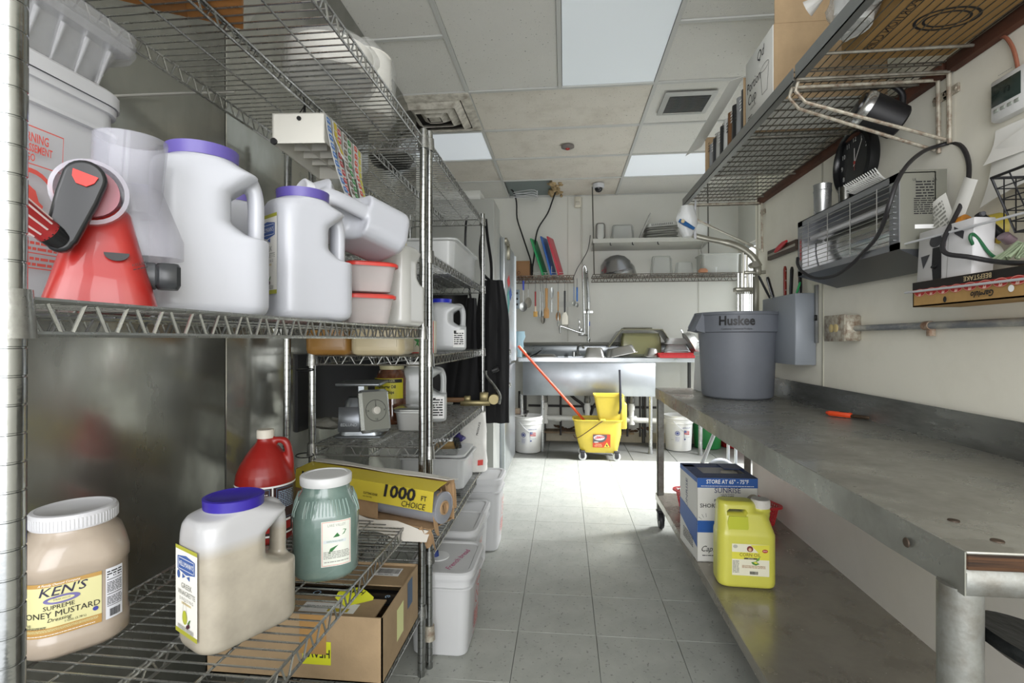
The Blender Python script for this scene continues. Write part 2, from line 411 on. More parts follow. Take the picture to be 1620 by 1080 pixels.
# ---- air diffuser, return grille, alarm, camera, sensor
t = thing('air_diffuser', 'square louvred air diffuser with sooty stains on the ceiling', 'air vent', (-.93, 3.6, ZC-.01))
DS = M('#c8c4b8', .6, var=.7, vs=14, dark='#5b4c3c', thr=.56)
def sqring(mb, a, b, z0, z1, th=.004):
    mb.loft([[(x, y, z) for x, y in ring(2*q, 2*q, .01, 2)] for q, z in ((a, z0), (b, z1), (b, z1+th), (a, z0+th))], close=True)
mb = MB(); sqring(mb, .30, .235, 0, -.012); mb.build('frame', DS, t)
for a, b in ((.225, .18), (.16, .115), (.095, .05)):
    mb = MB(); sqring(mb, a, b, -.004, -.038); mb.build('louvre', DS, t)
MB().box((0, 0, -.03), (.08, .08, .004)).build('centre_plate', DS, t)
MB().box((0, 0, .006), (.5, .5, .004)).build('dark_duct', M('#2b2723', .9), t)
t = thing('return_grille', 'small grey slatted exhaust grille on the ceiling at right', 'air vent', (.83, 3.60, ZC-.012))
mb = MB(); sqring(mb, .17, .135, 0, -.008); fr = mb.build('frame', M('#a9aaa6', .5), t)
MB().box((0, 0, .004), (.28, .28, .003)).build('backing', M('#3c3d3b', .9), t)
sl = MB().box((0, 0, 0), (.27, .012, .002), R=R3(35)).build('slat', M('#8c8e8b', .5), t)
for k in range(14):
    o = sl if k == 0 else sl.copy()
    if k: COL.objects.link(o); o.parent = t
    o.location = (0, -.124+.019*k, -.003)
t = thing('alarm', 'small round alarm with a red lens in the middle of the ceiling', 'alarm', pt(898, 231, Z=ZC-.004))
MB().lathe([(.055, 0), (.055, -.012), (.035, -.022)]).build('housing', M('#6f6a66', .5), t)
MB().lathe([(.018, -.022), (.016, -.03), (.006, -.034)]).build('lens', RED, t)
t = thing('security_camera', 'white dome security camera on the ceiling by the back wall', 'camera', pt(947, 291, Z=ZC-.004))
MB().lathe([(.06, 0), (.062, -.03), (.056, -.045)]).build('housing', WHITEP, t)
MB().lathe([(.042, -.044), (.04, -.06), (.028, -.078), (.01, -.086)]).build('dome', BLACKG, t)
t = thing('motion_sensor', 'small beige wall sensor with a cable duct below', 'sensor', pt(914, 320, Y=YB-.03))
MB().box((0, 0, 0), (.075, .05, .12), .01).build('housing', M('#d3cfbf', .5), t)
MB().box((0, -.028, -.015), (.05, .006, .04), .003).build('lens', M('#b7b3a5', .3), t)
MB().bb((.035, .015, -.7), (.055, .03, .06), .002).build('cable_duct', M('#c0bfb5', .5), t)
# ceiling hole with broken edge and cables
t = thing('insulation', 'ragged insulation at the broken edge of the open ceiling tile', 'insulation', (-.15, 5.52, ZC+.01))
mb = MB(); rr = random.Random(2)
for k in range(26):
    c = (rr.uniform(-.02, .12), rr.uniform(-.26, .24), rr.uniform(-.03, .02)); q = rr.uniform(.015, .04)
    mb.lathe([(q*.3, -q), (q, -q*.3), (q*.9, q*.4), (q*.2, q)], 7, c, R=R3(rr.uniform(0, 90), rr.uniform(0, 90)))
mb.build('foam', M('#a8926c', .95, var=.5, vs=30), t)
struct(MB().bb((-.62, 5.2, ZC+.02), (-.14, YB, ZC+.045)).build('trim_3', M('#77807f', .7)))
cpt = [(-.42+.13*cos(a), 5.5+.09*sin(a)+.01*sin(3*a), ZC-.02-.01*sin(2*a)-.004*a) for a in [k*.35 for k in range(58)]]
tag(MB().tube(cpt, .0035, 5).build('coiled_cable', WHITEP), 'coil of thin white cable in the ceiling opening', 'cable')
def cable(name, px, dep, r, mat, label, cat='cable', n=6, sm=4, **kw):
    P = [pt(x, y, **({'D': d} if kw == {} else kw)) for (x, y), d in zip(px, dep)]
    return tag(MB().tube(smooth(P, sm), r, n).build(name, mat), label, cat)
def smooth(P, k=4):
    P = [Vector(p) for p in P]; o = []
    for i in range(len(P)-1):
        a = P[max(i-1, 0)]; b = P[i]; c = P[i+1]; d = P[min(i+2, len(P)-1)]
        for j in range(k):
            t = j/k; o.append(.5*((2*b)+(c-a)*t+(2*a-5*b+4*c-d)*t*t+(3*b-a-3*c+d)*t*t*t))
    return o+[P[-1]]
for px, lb in (([(799, 293), (812, 303), (817, 320), (818, 345), (825, 368), (834, 395), (840, 415), (841, 436)], 'left of two black cables hanging from the ceiling opening'),
               ([(879, 303), (873, 320), (866, 338), (852, 360), (847, 380), (845, 405), (842, 425), (841, 440)], 'right of two black cables hanging from the ceiling opening')):
    cable('hanging_cable', px, [5.6]*9, .009, BLACK, lb)
# ================================================================ WIRE RACKS
def post_mesh(hgt, r=.0127):
    pr = [(r*.9, 0), (r, .002)]; z = .0254
    while z < hgt-.01: pr += [(r, z-.0012), (r*.93, z-.0006), (r*.93, z+.0006), (r, z+.0012)]; z += .0254
    pr += [(r, hgt-.002), (r*.85, hgt)]
    return MB().lathe(pr, 14)
def rail(mb, a, b, dz=-.032, r=.0032, pitch=.05, rz=.0022, n=6):
    a, b = Vector(a), Vector(b); L = (b-a).length; u = (b-a)/L
    mb.tube([a, b], r, n); mb.tube([a+V(0, 0, dz), b+V(0, 0, dz)], r, n)
    k = max(2, int(L/pitch)); P = []
    for i in range(k):
        s = i/k*L; p = L/k
        for t, z in ((.08, .06), (.32, .06), (.58, .94), (.82, .94)): P.append(a+u*(s+t*p)+V(0, 0, dz*z))
    mb.tube(P, rz, 5)
def deck(L, Dp, pitch=.0254, r=.0019):
    mb = MB(); n = int(L/pitch)
    for i in range(1, n): 
        y = L*i/n; mb.tube([(-.002, y, 0), (-Dp+.002, y, 0)], r, 5)
    return mb
def rack(name, label, L, Dp, zs, hgt, origin, R, lowcollar=None):
    t = thing(name, label, 'shelving rack', origin, R=R)
    pm = None
    for (x, y) in ((0, 0), (0, L), (-Dp, 0), (-Dp, L)):
        if pm is None: pm = post_mesh(hgt).build('post', CHROMEP, t); o = pm
        else: o = pm.copy(); COL.objects.link(o); o.parent = t
        o.location = (x, y, 0)
    first = None
    for z in zs:
        mb = MB(); e = .018
        rail(mb, (.0, e, 0), (.0, L-e, 0)); rail(mb, (-Dp, e, 0), (-Dp, L-e, 0))
        rail(mb, (-e, 0, 0), (-Dp+e, 0, 0), pitch=.062); rail(mb, (-e, L, 0), (-Dp+e, L, 0), pitch=.062)
        for (x, y) in ((0, 0), (0, L), (-Dp, 0), (-Dp, L)):
            mb.lathe([(.0135, .008), (.0165, .008), (.0195, -.036), (.0135, -.036)], 16, (x, y, 0), False, False)
        sh = mb.build('shelf', CHROMED, t); sh.location = (0, 0, z)
        if first is None:
            dk = deck(L, Dp).build('deck_wires', CHROMED, sh, kind='stuff')
            mb = MB(); mb.tube([(-Dp/2-.004, 0.003, -.004), (-Dp/2-.004, L-.003, -.004)], .003, 6)
            rail(mb, (-Dp/2+.004, .003, -.004), (-Dp/2+.004, L-.003, -.004), -.026)
            ct = mb.build('centre_truss', CHROMED, sh)
            mb = MB()
            for q in (.25, .75): mb.tube([(-Dp*q, .003, -.004), (-Dp*q, L-.003, -.004)], .0024, 6)
            sp = mb.build('support_wires', CHROMED, sh); first = (dk, ct, sp)
        else:
            for q in first: o = q.copy(); COL.objects.link(o); o.parent = sh
    if lowcollar:
        o = MB().lathe([(.0135, .03), (.018, .03), (.021, -.02), (.0135, -.02)], 14).bb((-.028, -.01, -.02), (-.016, .01, 0), .002).build('spare_collar', RUSTY, t); o.location = (0, 0, lowcollar)
    return t
ZA = dict(top=1.838, mid=1.187, low=.578, bot=.235)
RA = rack('wire_shelf_rack', 'chrome wire shelving rack in the left foreground', 1.296, .49, [ZA['bot'], ZA['low'], ZA['mid'], ZA['top']], 1.87,
          (-.497, .404, 0), R3(0, .25, -.4))
ZB = dict(top=1.845, s2=1.452, s3=1.092, s4=.770, s5=.405)
RB = rack('wire_shelf_rack', 'chrome wire shelving rack farther back, behind the foreground rack', 1.17, .43, [ZB['s5'], ZB['s4'], ZB['s3'], ZB['s2'], ZB['top']], 1.88,
          (-.472, 1.745, 0), R3(0, 0, 0), .12)
# cable ties binding the two back posts
for z, nm, px in ((1.075, 'upper', 585), (.80, 'lower', 720)):
    q = pt(482, px, D=1.80)
    tag(MB().tube([q+V(.032*cos(a), .02*sin(a)-.0, .004*sin(a)) for a in [k*pi/8 for k in range(16)]], .0022, 5, closed=True).build('cable_tie', BLACK), nm+' black cable tie around the two back posts of the racks', 'cable tie')

# ================================================================ BOTTLES AND JARS
def gallon_jug(t, body, lid, mat2=None, L=.175, W=.118, h=.27, lr=.053, vox=.004, lidx=-.012, liquid=None, hole=True):
    """blow moulded rectangular gallon jug; handle at +X"""
    mb = MB()
    sec = [(0, L-.03, W-.03, .03), (.006, L-.008, W-.008, .035), (.016, L, W, .035), (h*.47, L, W, .035)]
    mb.rl(sec, 6)
    c = -L*.13
    sec = [(h*.45, L-.001, W, .035, 0, 0), (h*.49, L*.80, W, .035, -L*.10, 0), (h*.55, L*.66, W, .033, -L*.17, 0), (h*.72, L*.66, W*.99, .033, -L*.17, 0), (h*.79, L*.80, W*.97, .035, -L*.10, 0), (h*.85, L*.92, W*.94, .038, -L*.035, 0),
           (h*.895, L*.76, W*.88, .045, -L*.09, 0), (h*.92, 2*lr*.98, 2*lr*.98 if 2*lr < W else W*.9, lr*.9, lidx, 0), (h*.93, 2*lr*.93, 2*lr*.93, lr, lidx, 0), (h*.97, 2*lr*.9, 2*lr*.9, lr, lidx, 0)]
    mb.rl(sec, 6)
    x = L/2-.0165
    P = smooth([(lidx+.025, 0, h*.84), (L*.30, 0, h*.865), (x-.006, 0, h*.82), (x, 0, h*.72), (x, 0, h*.55), (x-.001, 0, h*.40)], 4)
    mb.tube(P, [.021]*len(P), 12, flat=.68)
    o = melt(mb, 'body', body, t, vox*.88, 5)
    l = MB().lathe([(lr-.004, h*.925), (lr, h*.925), (lr+.001, h*.995), (lr-.004, h), (lr-.008, h-.002), (.002, h-.003)], 32, (lidx, 0, 0)).build('lid', lid, t)
    return o
def hell_label(t, L=.175, W=.118, z0=.135, full=True):
    f0 = planar((-L/2-.0006, 0, z0), (0, -1, 0), (0, 0, 1)); f = lambda u, v, o: f0(u, v, o+.0016)
    w_ = .082; OL = M('#a9a838', .5)
    pl = plate(t, f, w_, .158, M('#eceae2', .5, name='label_paper'), 'front_label')
    tagc = M('#3c5c9c', .5)
    return printing(pl, f, [('r', 0, .0765, w_, .007, OL), ('r', 0, -.0755, w_, .008, OL),
        ('p', 0, .048, [(-.033, -.011), (0, -.017), (.033, -.011), (.033, .013), (0, .018), (-.033, .013)], tagc), ('f', 0, .049, .058, .021, .0009, WHITE), ('t', 0, .049, "HELLMANN'S", .0125, {'xs': .76}, WHITE),
        ('p', 0, .028, [(-.014, .004), (-.002, 0), (-.014, -.005)], tagc), ('p', 0, .028, [(.014, .004), (.002, 0), (.014, -.005)], tagc), ('e', -.028, .028, .0055, .0075, tagc),
        ('t', .002, .010, 'GREEK', .0135, {'xs': 1}, INKG), ('t', .002, -.003, 'VINAIGRETTE', .0125, {'xs': .85}, INKG), ('t', .002, -.014, 'D R E S S I N G', .008, {}, INKG),
        ('l', .002, -.021, .036, .004, 2, M('#c9b060', .6)), ('e', -.004, -.046, .009, .0125, M('#b8bd3a', .4)), ('o', -.004, -.036, .007, .02, .0008, INKG),
        ('e', .011, -.057, .0042, .004, M('#4a2230', .4)), ('e', .006, -.061, .004, .0038, M('#4a2230', .4)), ('p', .01, -.05, [(-.003, -.004), (.004, .004), (.009, .006), (.003, -.003)], M('#4c7a34', .5)),
        ('l', 0, -.066, .06, .008, 3, INKG)], step=1)
DRESS = M('#c7bcaa', .33, var=.25, vs=6, dark='#b5a98f', coat=.3, name='creamy_dressing')
# creamy dressing: translucent empty head over filled body is a two-tone blend at the fill line
def fillmat(lo, hi, z, soft=.012):
    m = M(lo, .34, var=.3, vs=7, coat=.3, name='filled_plastic').copy(); nt = m.node_tree; N = nt.nodes; L = nt.links
    b = N['Principled BSDF']; src = b.inputs['Base Color'].links[0].from_socket
    tc = N.new('ShaderNodeTexCoord'); s = N.new('ShaderNodeSeparateXYZ'); L.new(tc.outputs['Object'], s.inputs[0])
    r = N.new('ShaderNodeMapRange'); r.inputs[1].default_value = z-soft; r.inputs[2].default_value = z+soft; L.new(s.outputs[2], r.inputs[0])
    mx = N.new('ShaderNodeMix'); mx.data_type = 'RGBA'; L.new(r.outputs[0], mx.inputs[0]); L.new(src, mx.inputs[6]); mx.inputs[7].default_value = (*rgb(hi), 1)
    L.new(mx.outputs[2], b.inputs['Base Color']); return m
# --- honey mustard jar
JM = M('#ab9d8d', .3, var=.15, vs=5, coat=.4, name='honey_mustard')
p = pt(118, 900, D=.975); zl = ZA['low']+.003
az = math.degrees(atan2(-p.y, -p.x))
t = thing('dressing_jar', 'large square-shouldered jar of honey mustard dressing with white lid', 'jar', (p.x, p.y, zl), az+90+4)
Wj = .163
secs = [(0, .12, .12, .045), (.004, .145, .145, .05), (.014, Wj, Wj, .055), (.045, Wj, Wj, .055), (.047, Wj-.005, Wj-.005, .053), (.148, Wj-.005, Wj-.005, .053), (.151, Wj, Wj, .055),
        (.168, Wj, Wj, .055), (.188, Wj-.008, Wj-.008, .06), (.205, .145, .145, .068), (.216, .126, .126, .063), (.226, .122, .122, .061)]
MB().rl(secs, 8).build('body', JM, t, 60)
mb = MB().lathe([(.060, .222), (.0655, .222), (.0665, .226), (.0665, .246), (.064, .2495), (.058, .2505), (.056, .249), (.002, .249)], 48)
for i in range(72):
    a = 2*pi*i/72; mb.box((.0668*cos(a), .0668*sin(a), .234), (.0012, .0018, .018), R=rot('Z', math.degrees(a)))
mb.build('lid', M('#c9c9cb', .4), t)
f = wrap(ring(Wj-.004, Wj-.004, .053, 8), -90, .095)
YL = M('#cdc894', .45, name='label_yellow'); TAN = M('#ad8748', .5); NAVY = M('#2b2740', .5)
pl = plate(t, lambda u, v, o: f(u, v, o+.0006), .118, .094, YL, 'front_label', .008)
fo = lambda u, v, o: f(u, v, o+.0008)
printing(pl, fo, [('r', 0, .0435, .118, .007, TAN), ('r', 0, -.039, .118, .016, TAN), ('t', 0, .0435, 'A Family Owned Company', .0052, {'sh': .3}, WHITE),
    ('t', .004, .0305, "KEN'S", .022, {'sh': .25, 'xs': 1.15, 'b': .006}, NAVY), ('e', .004, .0155, .025, .0075, M('#6a6496', .5)), ('e', .004, .0155, .017, .004, YL), ('t', .004, .0158, 'STEAK HOUSE', .0036, {}, NAVY),
    ('t', .0, .003, 'SUPREME', .0105, {'xs': 1}, INK), ('t', 0, -.009, 'HONEY MUSTARD', .0145, {'xs': .95}, INK), ('t', .0, -.0185, 'Dressing', .009, {'sh': .3}, INK),
    ('t', -.045, -.0245, '1310', .0065, {}, INK), ('t', .022, -.0255, '1 GAL (3.78 L)', .005, {}, INK), ('l', -.035, -.0292, .036, .004, 2, INK), ('e', .05, -.0185, .004, .004, M('#3b3f8c', .5)),
    ('l', 0, -.035, .108, .005, 3, YL), ('l', 0, -.043, .1, .002, 1, WHITE)], step=.006)
f2 = lambda u, v, o: f(u+.080, v, o+.0007)
pl = plate(t, f2, .030, .094, M('#dcdde2', .5), 'side_label', .006)
printing(pl, f2, [('l', 0, .036, .026, .014, 3, INK), ('r', 0, .026, .026, .0012, INK), ('l', 0, .012, .026, .02, 7, INK), ('r', 0, -.001, .026, .0012, INK), ('l', 0, -.013, .026, .016, 6, INK), ('r', 0, -.023, .026, .001, INK), ('b', 0, -.036, .018, .014, INK)], step=.006)
# --- greek dressing jug
p = pt(380, 900, D=1.0)
t = thing('dressing_jug', 'handled jug of cream dressing with blue lid and green-edged label, on the lower rack shelf', 'jug', (p.x, p.y, zl), 62)
gallon_jug(t, fillmat('#aba393', '#b3b3b4', .19), M('#33268f', .38), L=.19, W=.122, h=.268)
hell_label(t, .19, .122, .112)
# --- red jug
p = pt(420, 800, D=1.46)
t = thing('syrup_jug', 'round red jug with loop handle and dark wrap-around label', 'jug', (p.x, p.y, zl), 12)
RJ = M('#941f19', .35, var=.1, vs=9, name='red_jug')
mb = MB(); mb.lathe([(.06, 0), (.074, .006), (.079, .02), (.079, .17), (.076, .19), (.066, .215), (.052, .24), (.036, .262), (.024, .276), (.021, .284), (.021, .30)], 28)
P = smooth([(.012, 0, .277), (.04, 0, .282), (.058, 0, .272), (.066, 0, .24), (.069, 0, .205), (.066, 0, .175)], 4); mb.tube(P, [.0095]*6+[.011]*(len(P)-6), 10)
cut = MB().lathe([(.001, -.03), (.022, -.03), (.022, .03), (.001, .03)], 12, R=rot('X', 90), c=(.05, 0, .232))
o = melt(mb, 'body', RJ, t, .0038, 5)
MB().lathe([(.019, .288), (.0235, .288), (.0235, .309), (.021, .312), (.002, .312)], 28).build('cap', M('#d6cfc0', .5), t)
f = lambda u, v, o: Vector(((.0795+o)*cos(radians(-90)+u/.0795), (.0795+o)*sin(radians(-90)+u/.0795), .095+v))
pl = plate(t, f, .46, .14, M('#3a2423', .4), 'wrap_label', .012)
printing(pl, f, [('r', 0, .068, .46, .005, WHITE), ('r', 0, -.066, .46, .005, WHITE), ('r', .045, 0, .004, .14, WHITE), ('f', .0, .02, .075, .085, .0012, M('#6d8aa8', .5)), ('f', .085, .02, .06, .085, .0012, M('#6d8aa8', .5)),
    ('t', -.02, .055, 'Nutrition Facts', .006, {'b': .01}, WHITE), ('l', 0, .042, .065, .018, 4, WHITE), ('l', .085, .03, .05, .05, 10, M('#9ab0c4', .5)), ('l', .01, .008, .03, .03, 5, WHITE), ('r', 0, -.045, .2, .022, RED), ('r', 0, -.03, .2, .006, WHITE)], step=.012)
# --- green jar
p = pt(516, 850, D=1.25)
t = thing('pickle_jar', 'jar of murky green relish with ribbed shoulders and white lid', 'jar', (p.x, p.y, zl), math.degrees(atan2(-p.y, -p.x))+90)
GRN = M('#637870', .2, var=.5, vs=14, dark='#7b8f88', coat=.6, name='green_brine')
MB().rl([(0, .10, .10, .04), (.005, .13, .13, .05), (.02, .15, .15, .055), (.15, .152, .152, .056), (.165, .148, .148, .058), (.195, .125, .125, .06), (.205, .112, .112, .055), (.222, .11, .11, .055)], 8).build('body', GRN, t, 60)
mb = MB()
for i in range(60):
    a = 2*pi*i/60
    if i % 15 in (7, 8): continue
    c0 = V(cos(a), sin(a), 0)
    def rr_(z, d): # radial extents of rounded square
        s = min(1/max(abs(c0.x), .01), 1/max(abs(c0.y), .01)); return min(s*d, d*1.17)
    mb.tube([c0*(rr_(0, .0745))+V(0, 0, .158), c0*rr_(0, .0735)+V(0, 0, .168), c0*(rr_(0, .0635))+V(0, 0, .193)], .0013, 5)
mb.build('shoulder_ribs', M('#8ea39c', .2, coat=.5), t)
MB().lathe([(.055, .219), (.0595, .219), (.0605, .224), (.0605, .238), (.058, .241), (.05, .242), (.048, .240), (.002, .240)], 40).build('lid', M('#c9cac9', .4), t)
f0 = wrap(ring(.152, .152, .056, 8), -90, .095); f = lambda u, v, o: f0(u+.043, v, o+.0006)
pl = plate(t, f, .068, .105, M('#d7dacf', .5), 'front_label', .006)
DG = M('#2b6b34', .5)
printing(pl, f, [('f', 0, 0, .064, .101, .0008, INKR), ('t', 0, .042, 'LAKE VALLEY', .009, {'xs': .75}, INKG), ('p', .004, .018, [(-.012, -.004), (-.004, .005), (.012, .013), (.018, .011), (.013, .002), (.0, -.003)], DG),
    ('p', -.006, -.012, [(-.012, -.009), (-.008, .001), (.004, .006), (.010, .008), (-.002, -.004), (-.01, -.011)], DG), ('r', -.004, .005, .05, .007, M('#c9cfd0', .5)), ('t', -.004, .005, 'GREEN PICKLE RELISH', .0042, {'xs': .9}, DG),
    ('l', 0, -.026, .058, .018, 5, INKG), ('l', 0, -.042, .055, .004, 1, INKG)], step=.006)
# --- film box (cutter box with roll)
a = pt(468, 800, D=1.77); b = pt(690, 800, D=1.50); a.z = b.z = zl+.003
ux = (b-a).normalized(); L = (b-a).length
t = thing('film_box', 'torn yellow cutter box with a roll of wrapping film, end sticking out of the rack', 'box', a, math.degrees(atan2(ux.y, ux.x)))
# local: x along box, y away from viewer
CB = M('#a58662', .8, var=.25, vs=9, name='torn_cardboard'); YB_ = M('#c2b03a', .45, var=.08, vs=6, name='yellow_card')
mb = MB(); mb.bb((0, .0, 0), (L*.97, .115, .003)).bb((0, .112, 0), (L*.98, .115, .125)).bb((0, .0, 0), (L*.62, .003, .055)); mb.bb((0, 0, 0), (.003, .115, .12)); mb.build('tray', CB, t)
G = [[(L*(.0+.97*i/14), -.004-.010*k, .004-.018*k+.006*sin(i*1.3+k)) for k in range(3)] for i in range(15)]; MB().sheet(G, .0015).build('torn_lip', M('#cfcabf', .7), t)
G = [[(L*i/12, .118-.03*k, .128+.004*k+.002*sin(i*.9+k*2)) for k in range(3)] for i in range(13)]; MB().sheet(G, .0015).build('upper_flap', M('#dbd8d0', .6), t)
G = [[(L*(.02+.975*i/12), .06-.0+(.0-.06)*min(k/2, 1)-.004*(k > 1)*k, .13-[0, .004, .012, .04, .07][k]*1.0) for k in range(5)] for i in range(13)]; cov = MB().sheet(G, .0015).build('yellow_cover', YB_, t)
f = planar((0, -.016+.0, .093), (1, 0, 0), (0, .10, .99)); 
n_ = (Vector((1, 0, 0)).cross(Vector((0, .1, .99)))).normalized()
f = lambda u, v, o: Vector((u, 0, 0))+Vector((0, -.0125+(.118-(v+.088))*-.12, v+.088))+Vector((0, -1, 0))*(o+.0015)
printing(cov, f, [('t', L*.78, .012, '1000', .05, {'b': .03, 'sh': .1, 'xs': 1.3}, INK), ('t', L*.945, .008, 'FT', .02, {'b': .01}, INK), ('t', L*.88, -.016, 'CHOICE', .024, {'sh': .2, 'xs': 1}, INK), ('t', L*.60, -.004, 'CUTTING EDGE', .009, {'b': .02, 'xs': .9}, INK), ('t', L*.58, -.013, 'easy dispensing', .006, {'sh': .2}, INK), ('t', .065, .01, '18', .05, {'b': .03}, INK)], step=1)
mb = MB().lathe([(.048, .01), (.048, L-.012), (.044, L-.01), (.020, L-.012), (.0185, L-.03), (.0185, .02)], 30, (0, .058, .052), cap1=True, R=rot('Y', 90)); mb.build('film_roll', M('#a3a6ae', .18, .35, name='film'), t)
MB().lathe([(.021, L-.03), (.021, L-.008), (.017, L-.008), (.017, L-.03)], 20, (0, .058, .052), R=rot('Y', 90)).build('core', CB, t)
mb = MB()
rr = random.Random(5)
for k in range(5):
    y0 = .01+.024*k; G = [[(L*.955+.006*i+rr.uniform(0, .006), y0+.012*j+rr.uniform(-.003, .003), (.105-.034*i)+rr.uniform(-.012, .012)-.05*(k < 1)) for j in range(3)] for i in range(3)]; mb.sheet(G, .0012)
G = [[(L*.90+.012*i, -.006+.004*j-.002*i, .0-.016*j+.012*sin(i*2)) for j in range(4)] for i in range(6)]; mb.sheet(G, .0012)
mb.build('torn_end', CB, t)
# --- heavy box on the lowest shelf
q = pt(605, 985, D=1.345); xr = q.x; y0 = q.y; zb = ZA['bot']+.003; hb = .175
t = thing('cardboard_box', 'open brown cardboard box with yellow HEAVY stickers on the lowest rack shelf', 'box', (xr-.25, y0+.165, zb), 0)
mb = MB(); Wb, Db = .50, .33
mb.bb((-Wb/2, -Db/2, 0), (Wb/2, -Db/2+.004, hb)).bb((-Wb/2, Db/2-.004, 0), (Wb/2, Db/2, hb)).bb((Wb/2-.004, -Db/2, 0), (Wb/2, Db/2, hb)).bb((-Wb/2, -Db/2, 0), (-Wb/2+.004, Db/2, hb)).bb((-Wb/2, -Db/2, 0), (Wb/2, Db/2, .004)); mb.build('carton', BROWN, t)
fl = MB().bb((-Wb/2+.006, .03, hb-.012), (Wb/2-.004, Db/2-.004, hb-.008)).build('back_flap', BROWN, t)
f = planar((0, 0, hb-.008), (1, 0, 0), (0, 1, 0))
printing(fl, f, [('r', .165, .115, .085, .055, WHITE), ('b', .165, .120, .07, .032, INK), ('l', .165, .096, .05, .006, 1, INK)], step=1)
fl = MB().bb((-Wb/2+.006, -Db/2+.008, hb-.022), (Wb/2-.035, -.035, hb-.018)).build('front_flap', BROWN, t)
f = planar((0, 0, hb-.018), (1, 0, 0), (0, 1, 0)); printing(fl, f, [('r', .07, -.095, .16, .05, WHITE), ('l', .04, -.09, .08, .01, 2, INK), ('r', .10, -.105, .06, .018, M('#c9b32c', .5))], step=1)
o = MB().bb((-Wb/2+.02, -.045, hb-.03), (Wb/2-.02, .032, hb-.024)).build('black_tape', BLACKG, t)
f = planar((0, 0, hb-.024), (1, 0, 0), (0, 1, 0)); printing(o, f, [('t', -.12+.11*k, -.005, s, .035, {'rot': 100*k}, M('#9db9d4', .5)) for k, s in enumerate(('SE', 'O', 'U', 'e'))], step=1)
YS = M('#cdd02b', .45, name='yellow_sticker')
f = planar((.128, -Db/2-.0005, -.012), (1, 0, 0), (0, .0, 1)); st = plate(t, f, .08, .062, YS, 'heavy_sticker', x=-.06, y=.085)
printing(st, f, [('t', -.06, .085, 'HEAVY', .031, {'rot': 180, 'xs': .8, 'b': .02}, INK)], step=1)
G = [[(.08+.024*i, -.02-.02*j-.012*i*.3, hb-.012+.022*sin((i+j)*.8)) for j in range(4)] for i in range(5)]; st = MB().sheet(G, .0008).build('curled_sticker', YS, t)
f = planar((.128, -.055, hb+.014), (1, -.15, 0), (.1, 1, .1)); printing(st, f, [('t', 0, 0, 'HEAVY', .03, {'xs': .75, 'b': .02, 'rot': 170}, INK)], step=1)
f = planar((Wb/2+.0005, 0, 0), (0, 1, 0), (0, 0, 1)); o = plate(t, f, .06, .09, M('#d8db9a', .5), 'side_note', x=-.02, y=.09); o2 = plate(t, f, .05, .08, M('#35506e', .5), 'blue_print', x=.075, y=.125)
q = MB().bb((.02, -Db/2-.0012, .07), (.095, -Db/2-.0004, hb)).build('packing_tape', M('#a5804f', .25), t)
t = thing('crumpled_bag', 'crumpled cream plastic bag in front of the HEAVY box, at the bottom edge', 'bag', (-.60, 1.0, zb), 10)
rg = []
for k in range(8):
    u = k/7; rg.append([((.13*sin(pi*(.12+.8*u)))*(1+.15*sin(5*a+k))*cos(a), (.1*sin(pi*(.12+.8*u)))*(1+.12*cos(4*a+k*2))*sin(a), .012+.13*u+.008*sin(3*a+k)) for a in [2*pi*i/22 for i in range(22)]])
MB().loft(rg).build('bag_film', M('#cfc5ab', .35, alpha=.9, bump=.4, bs=30), t)
t = thing('cardboard_box', 'dark reddish flattened carton on the lowest shelf under the honey mustard jar', 'box', (-.85, .86, zb), 20)
MB().bb((-.1, -.1, 0), (.12, .1, .03), .002).build('carton', M('#5e2a22', .7, var=.4, vs=10), t)
t = thing('cooking_tray', 'dull yellowish tray on the lowest shelf by the wall', 'tray', (-.76, .62, zb), 0)
MB().rl([(0, .2, .24, .02), (.004, .22, .26, .02), (.04, .24, .28, .02), (.036, .23, .27, .02), (.006, .21, .25, .02)], 4).build('tray', M('#8a7a45', .5, var=.3), t)
# ================================================================ MIDDLE SHELF OF THE NEAR RACK
zm = ZA['mid']+.003
def sq_bucket(t, W=.285, D_=.285, h=.36, mat=WHITEP, lid=True, taper=.03):
    mb = MB(); a = taper
    mb.rl([(0, W-a-.02, D_-a-.02, .03), (.008, W-a, D_-a, .035), (h*.80, W-.008, D_-.008, .04), (h*.80, W+.012, D_+.012, .045), (h*.805+.004, W+.012, D_+.012, .045), (h*.81+.004, W-.004, D_-.004, .04), (h*.90, W-.002, D_-.002, .04), (h*.90, W+.010, D_+.010, .045), (h*.93, W+.012, D_+.012, .045), (h*.93, W-.004, D_-.004, .04), (h*.97, W-.004, D_-.004, .04)], 5)
    mb.build('body', mat, t, 30)
    MB().rl([(h*.935, W+.012, D_+.012, .045), (h*.93, W+.02, D_+.02, .05), (h*.985, W+.02, D_+.02, .05), (h, W+.008, D_+.008, .045), (h, W-.02, D_-.02, .035), (h-.006, W-.03, D_-.03, .035), (h-.006, .02, .02, .01)], 5).build('lid', mat, t, 30)
t = thing('storage_bucket', 'big white square bucket with red warning label behind the red grater', 'bucket', (-.905, .665, zm), 0)
sq_bucket(t, .29, .29, .375)
f0 = planar((.1398, -.014, .04), (0, 1, 0), (.045, 0, 1)); f = lambda u, v, o: f0(u*.42, v*.75, o)
RL = M('#d2564b', .55, name='red_print')
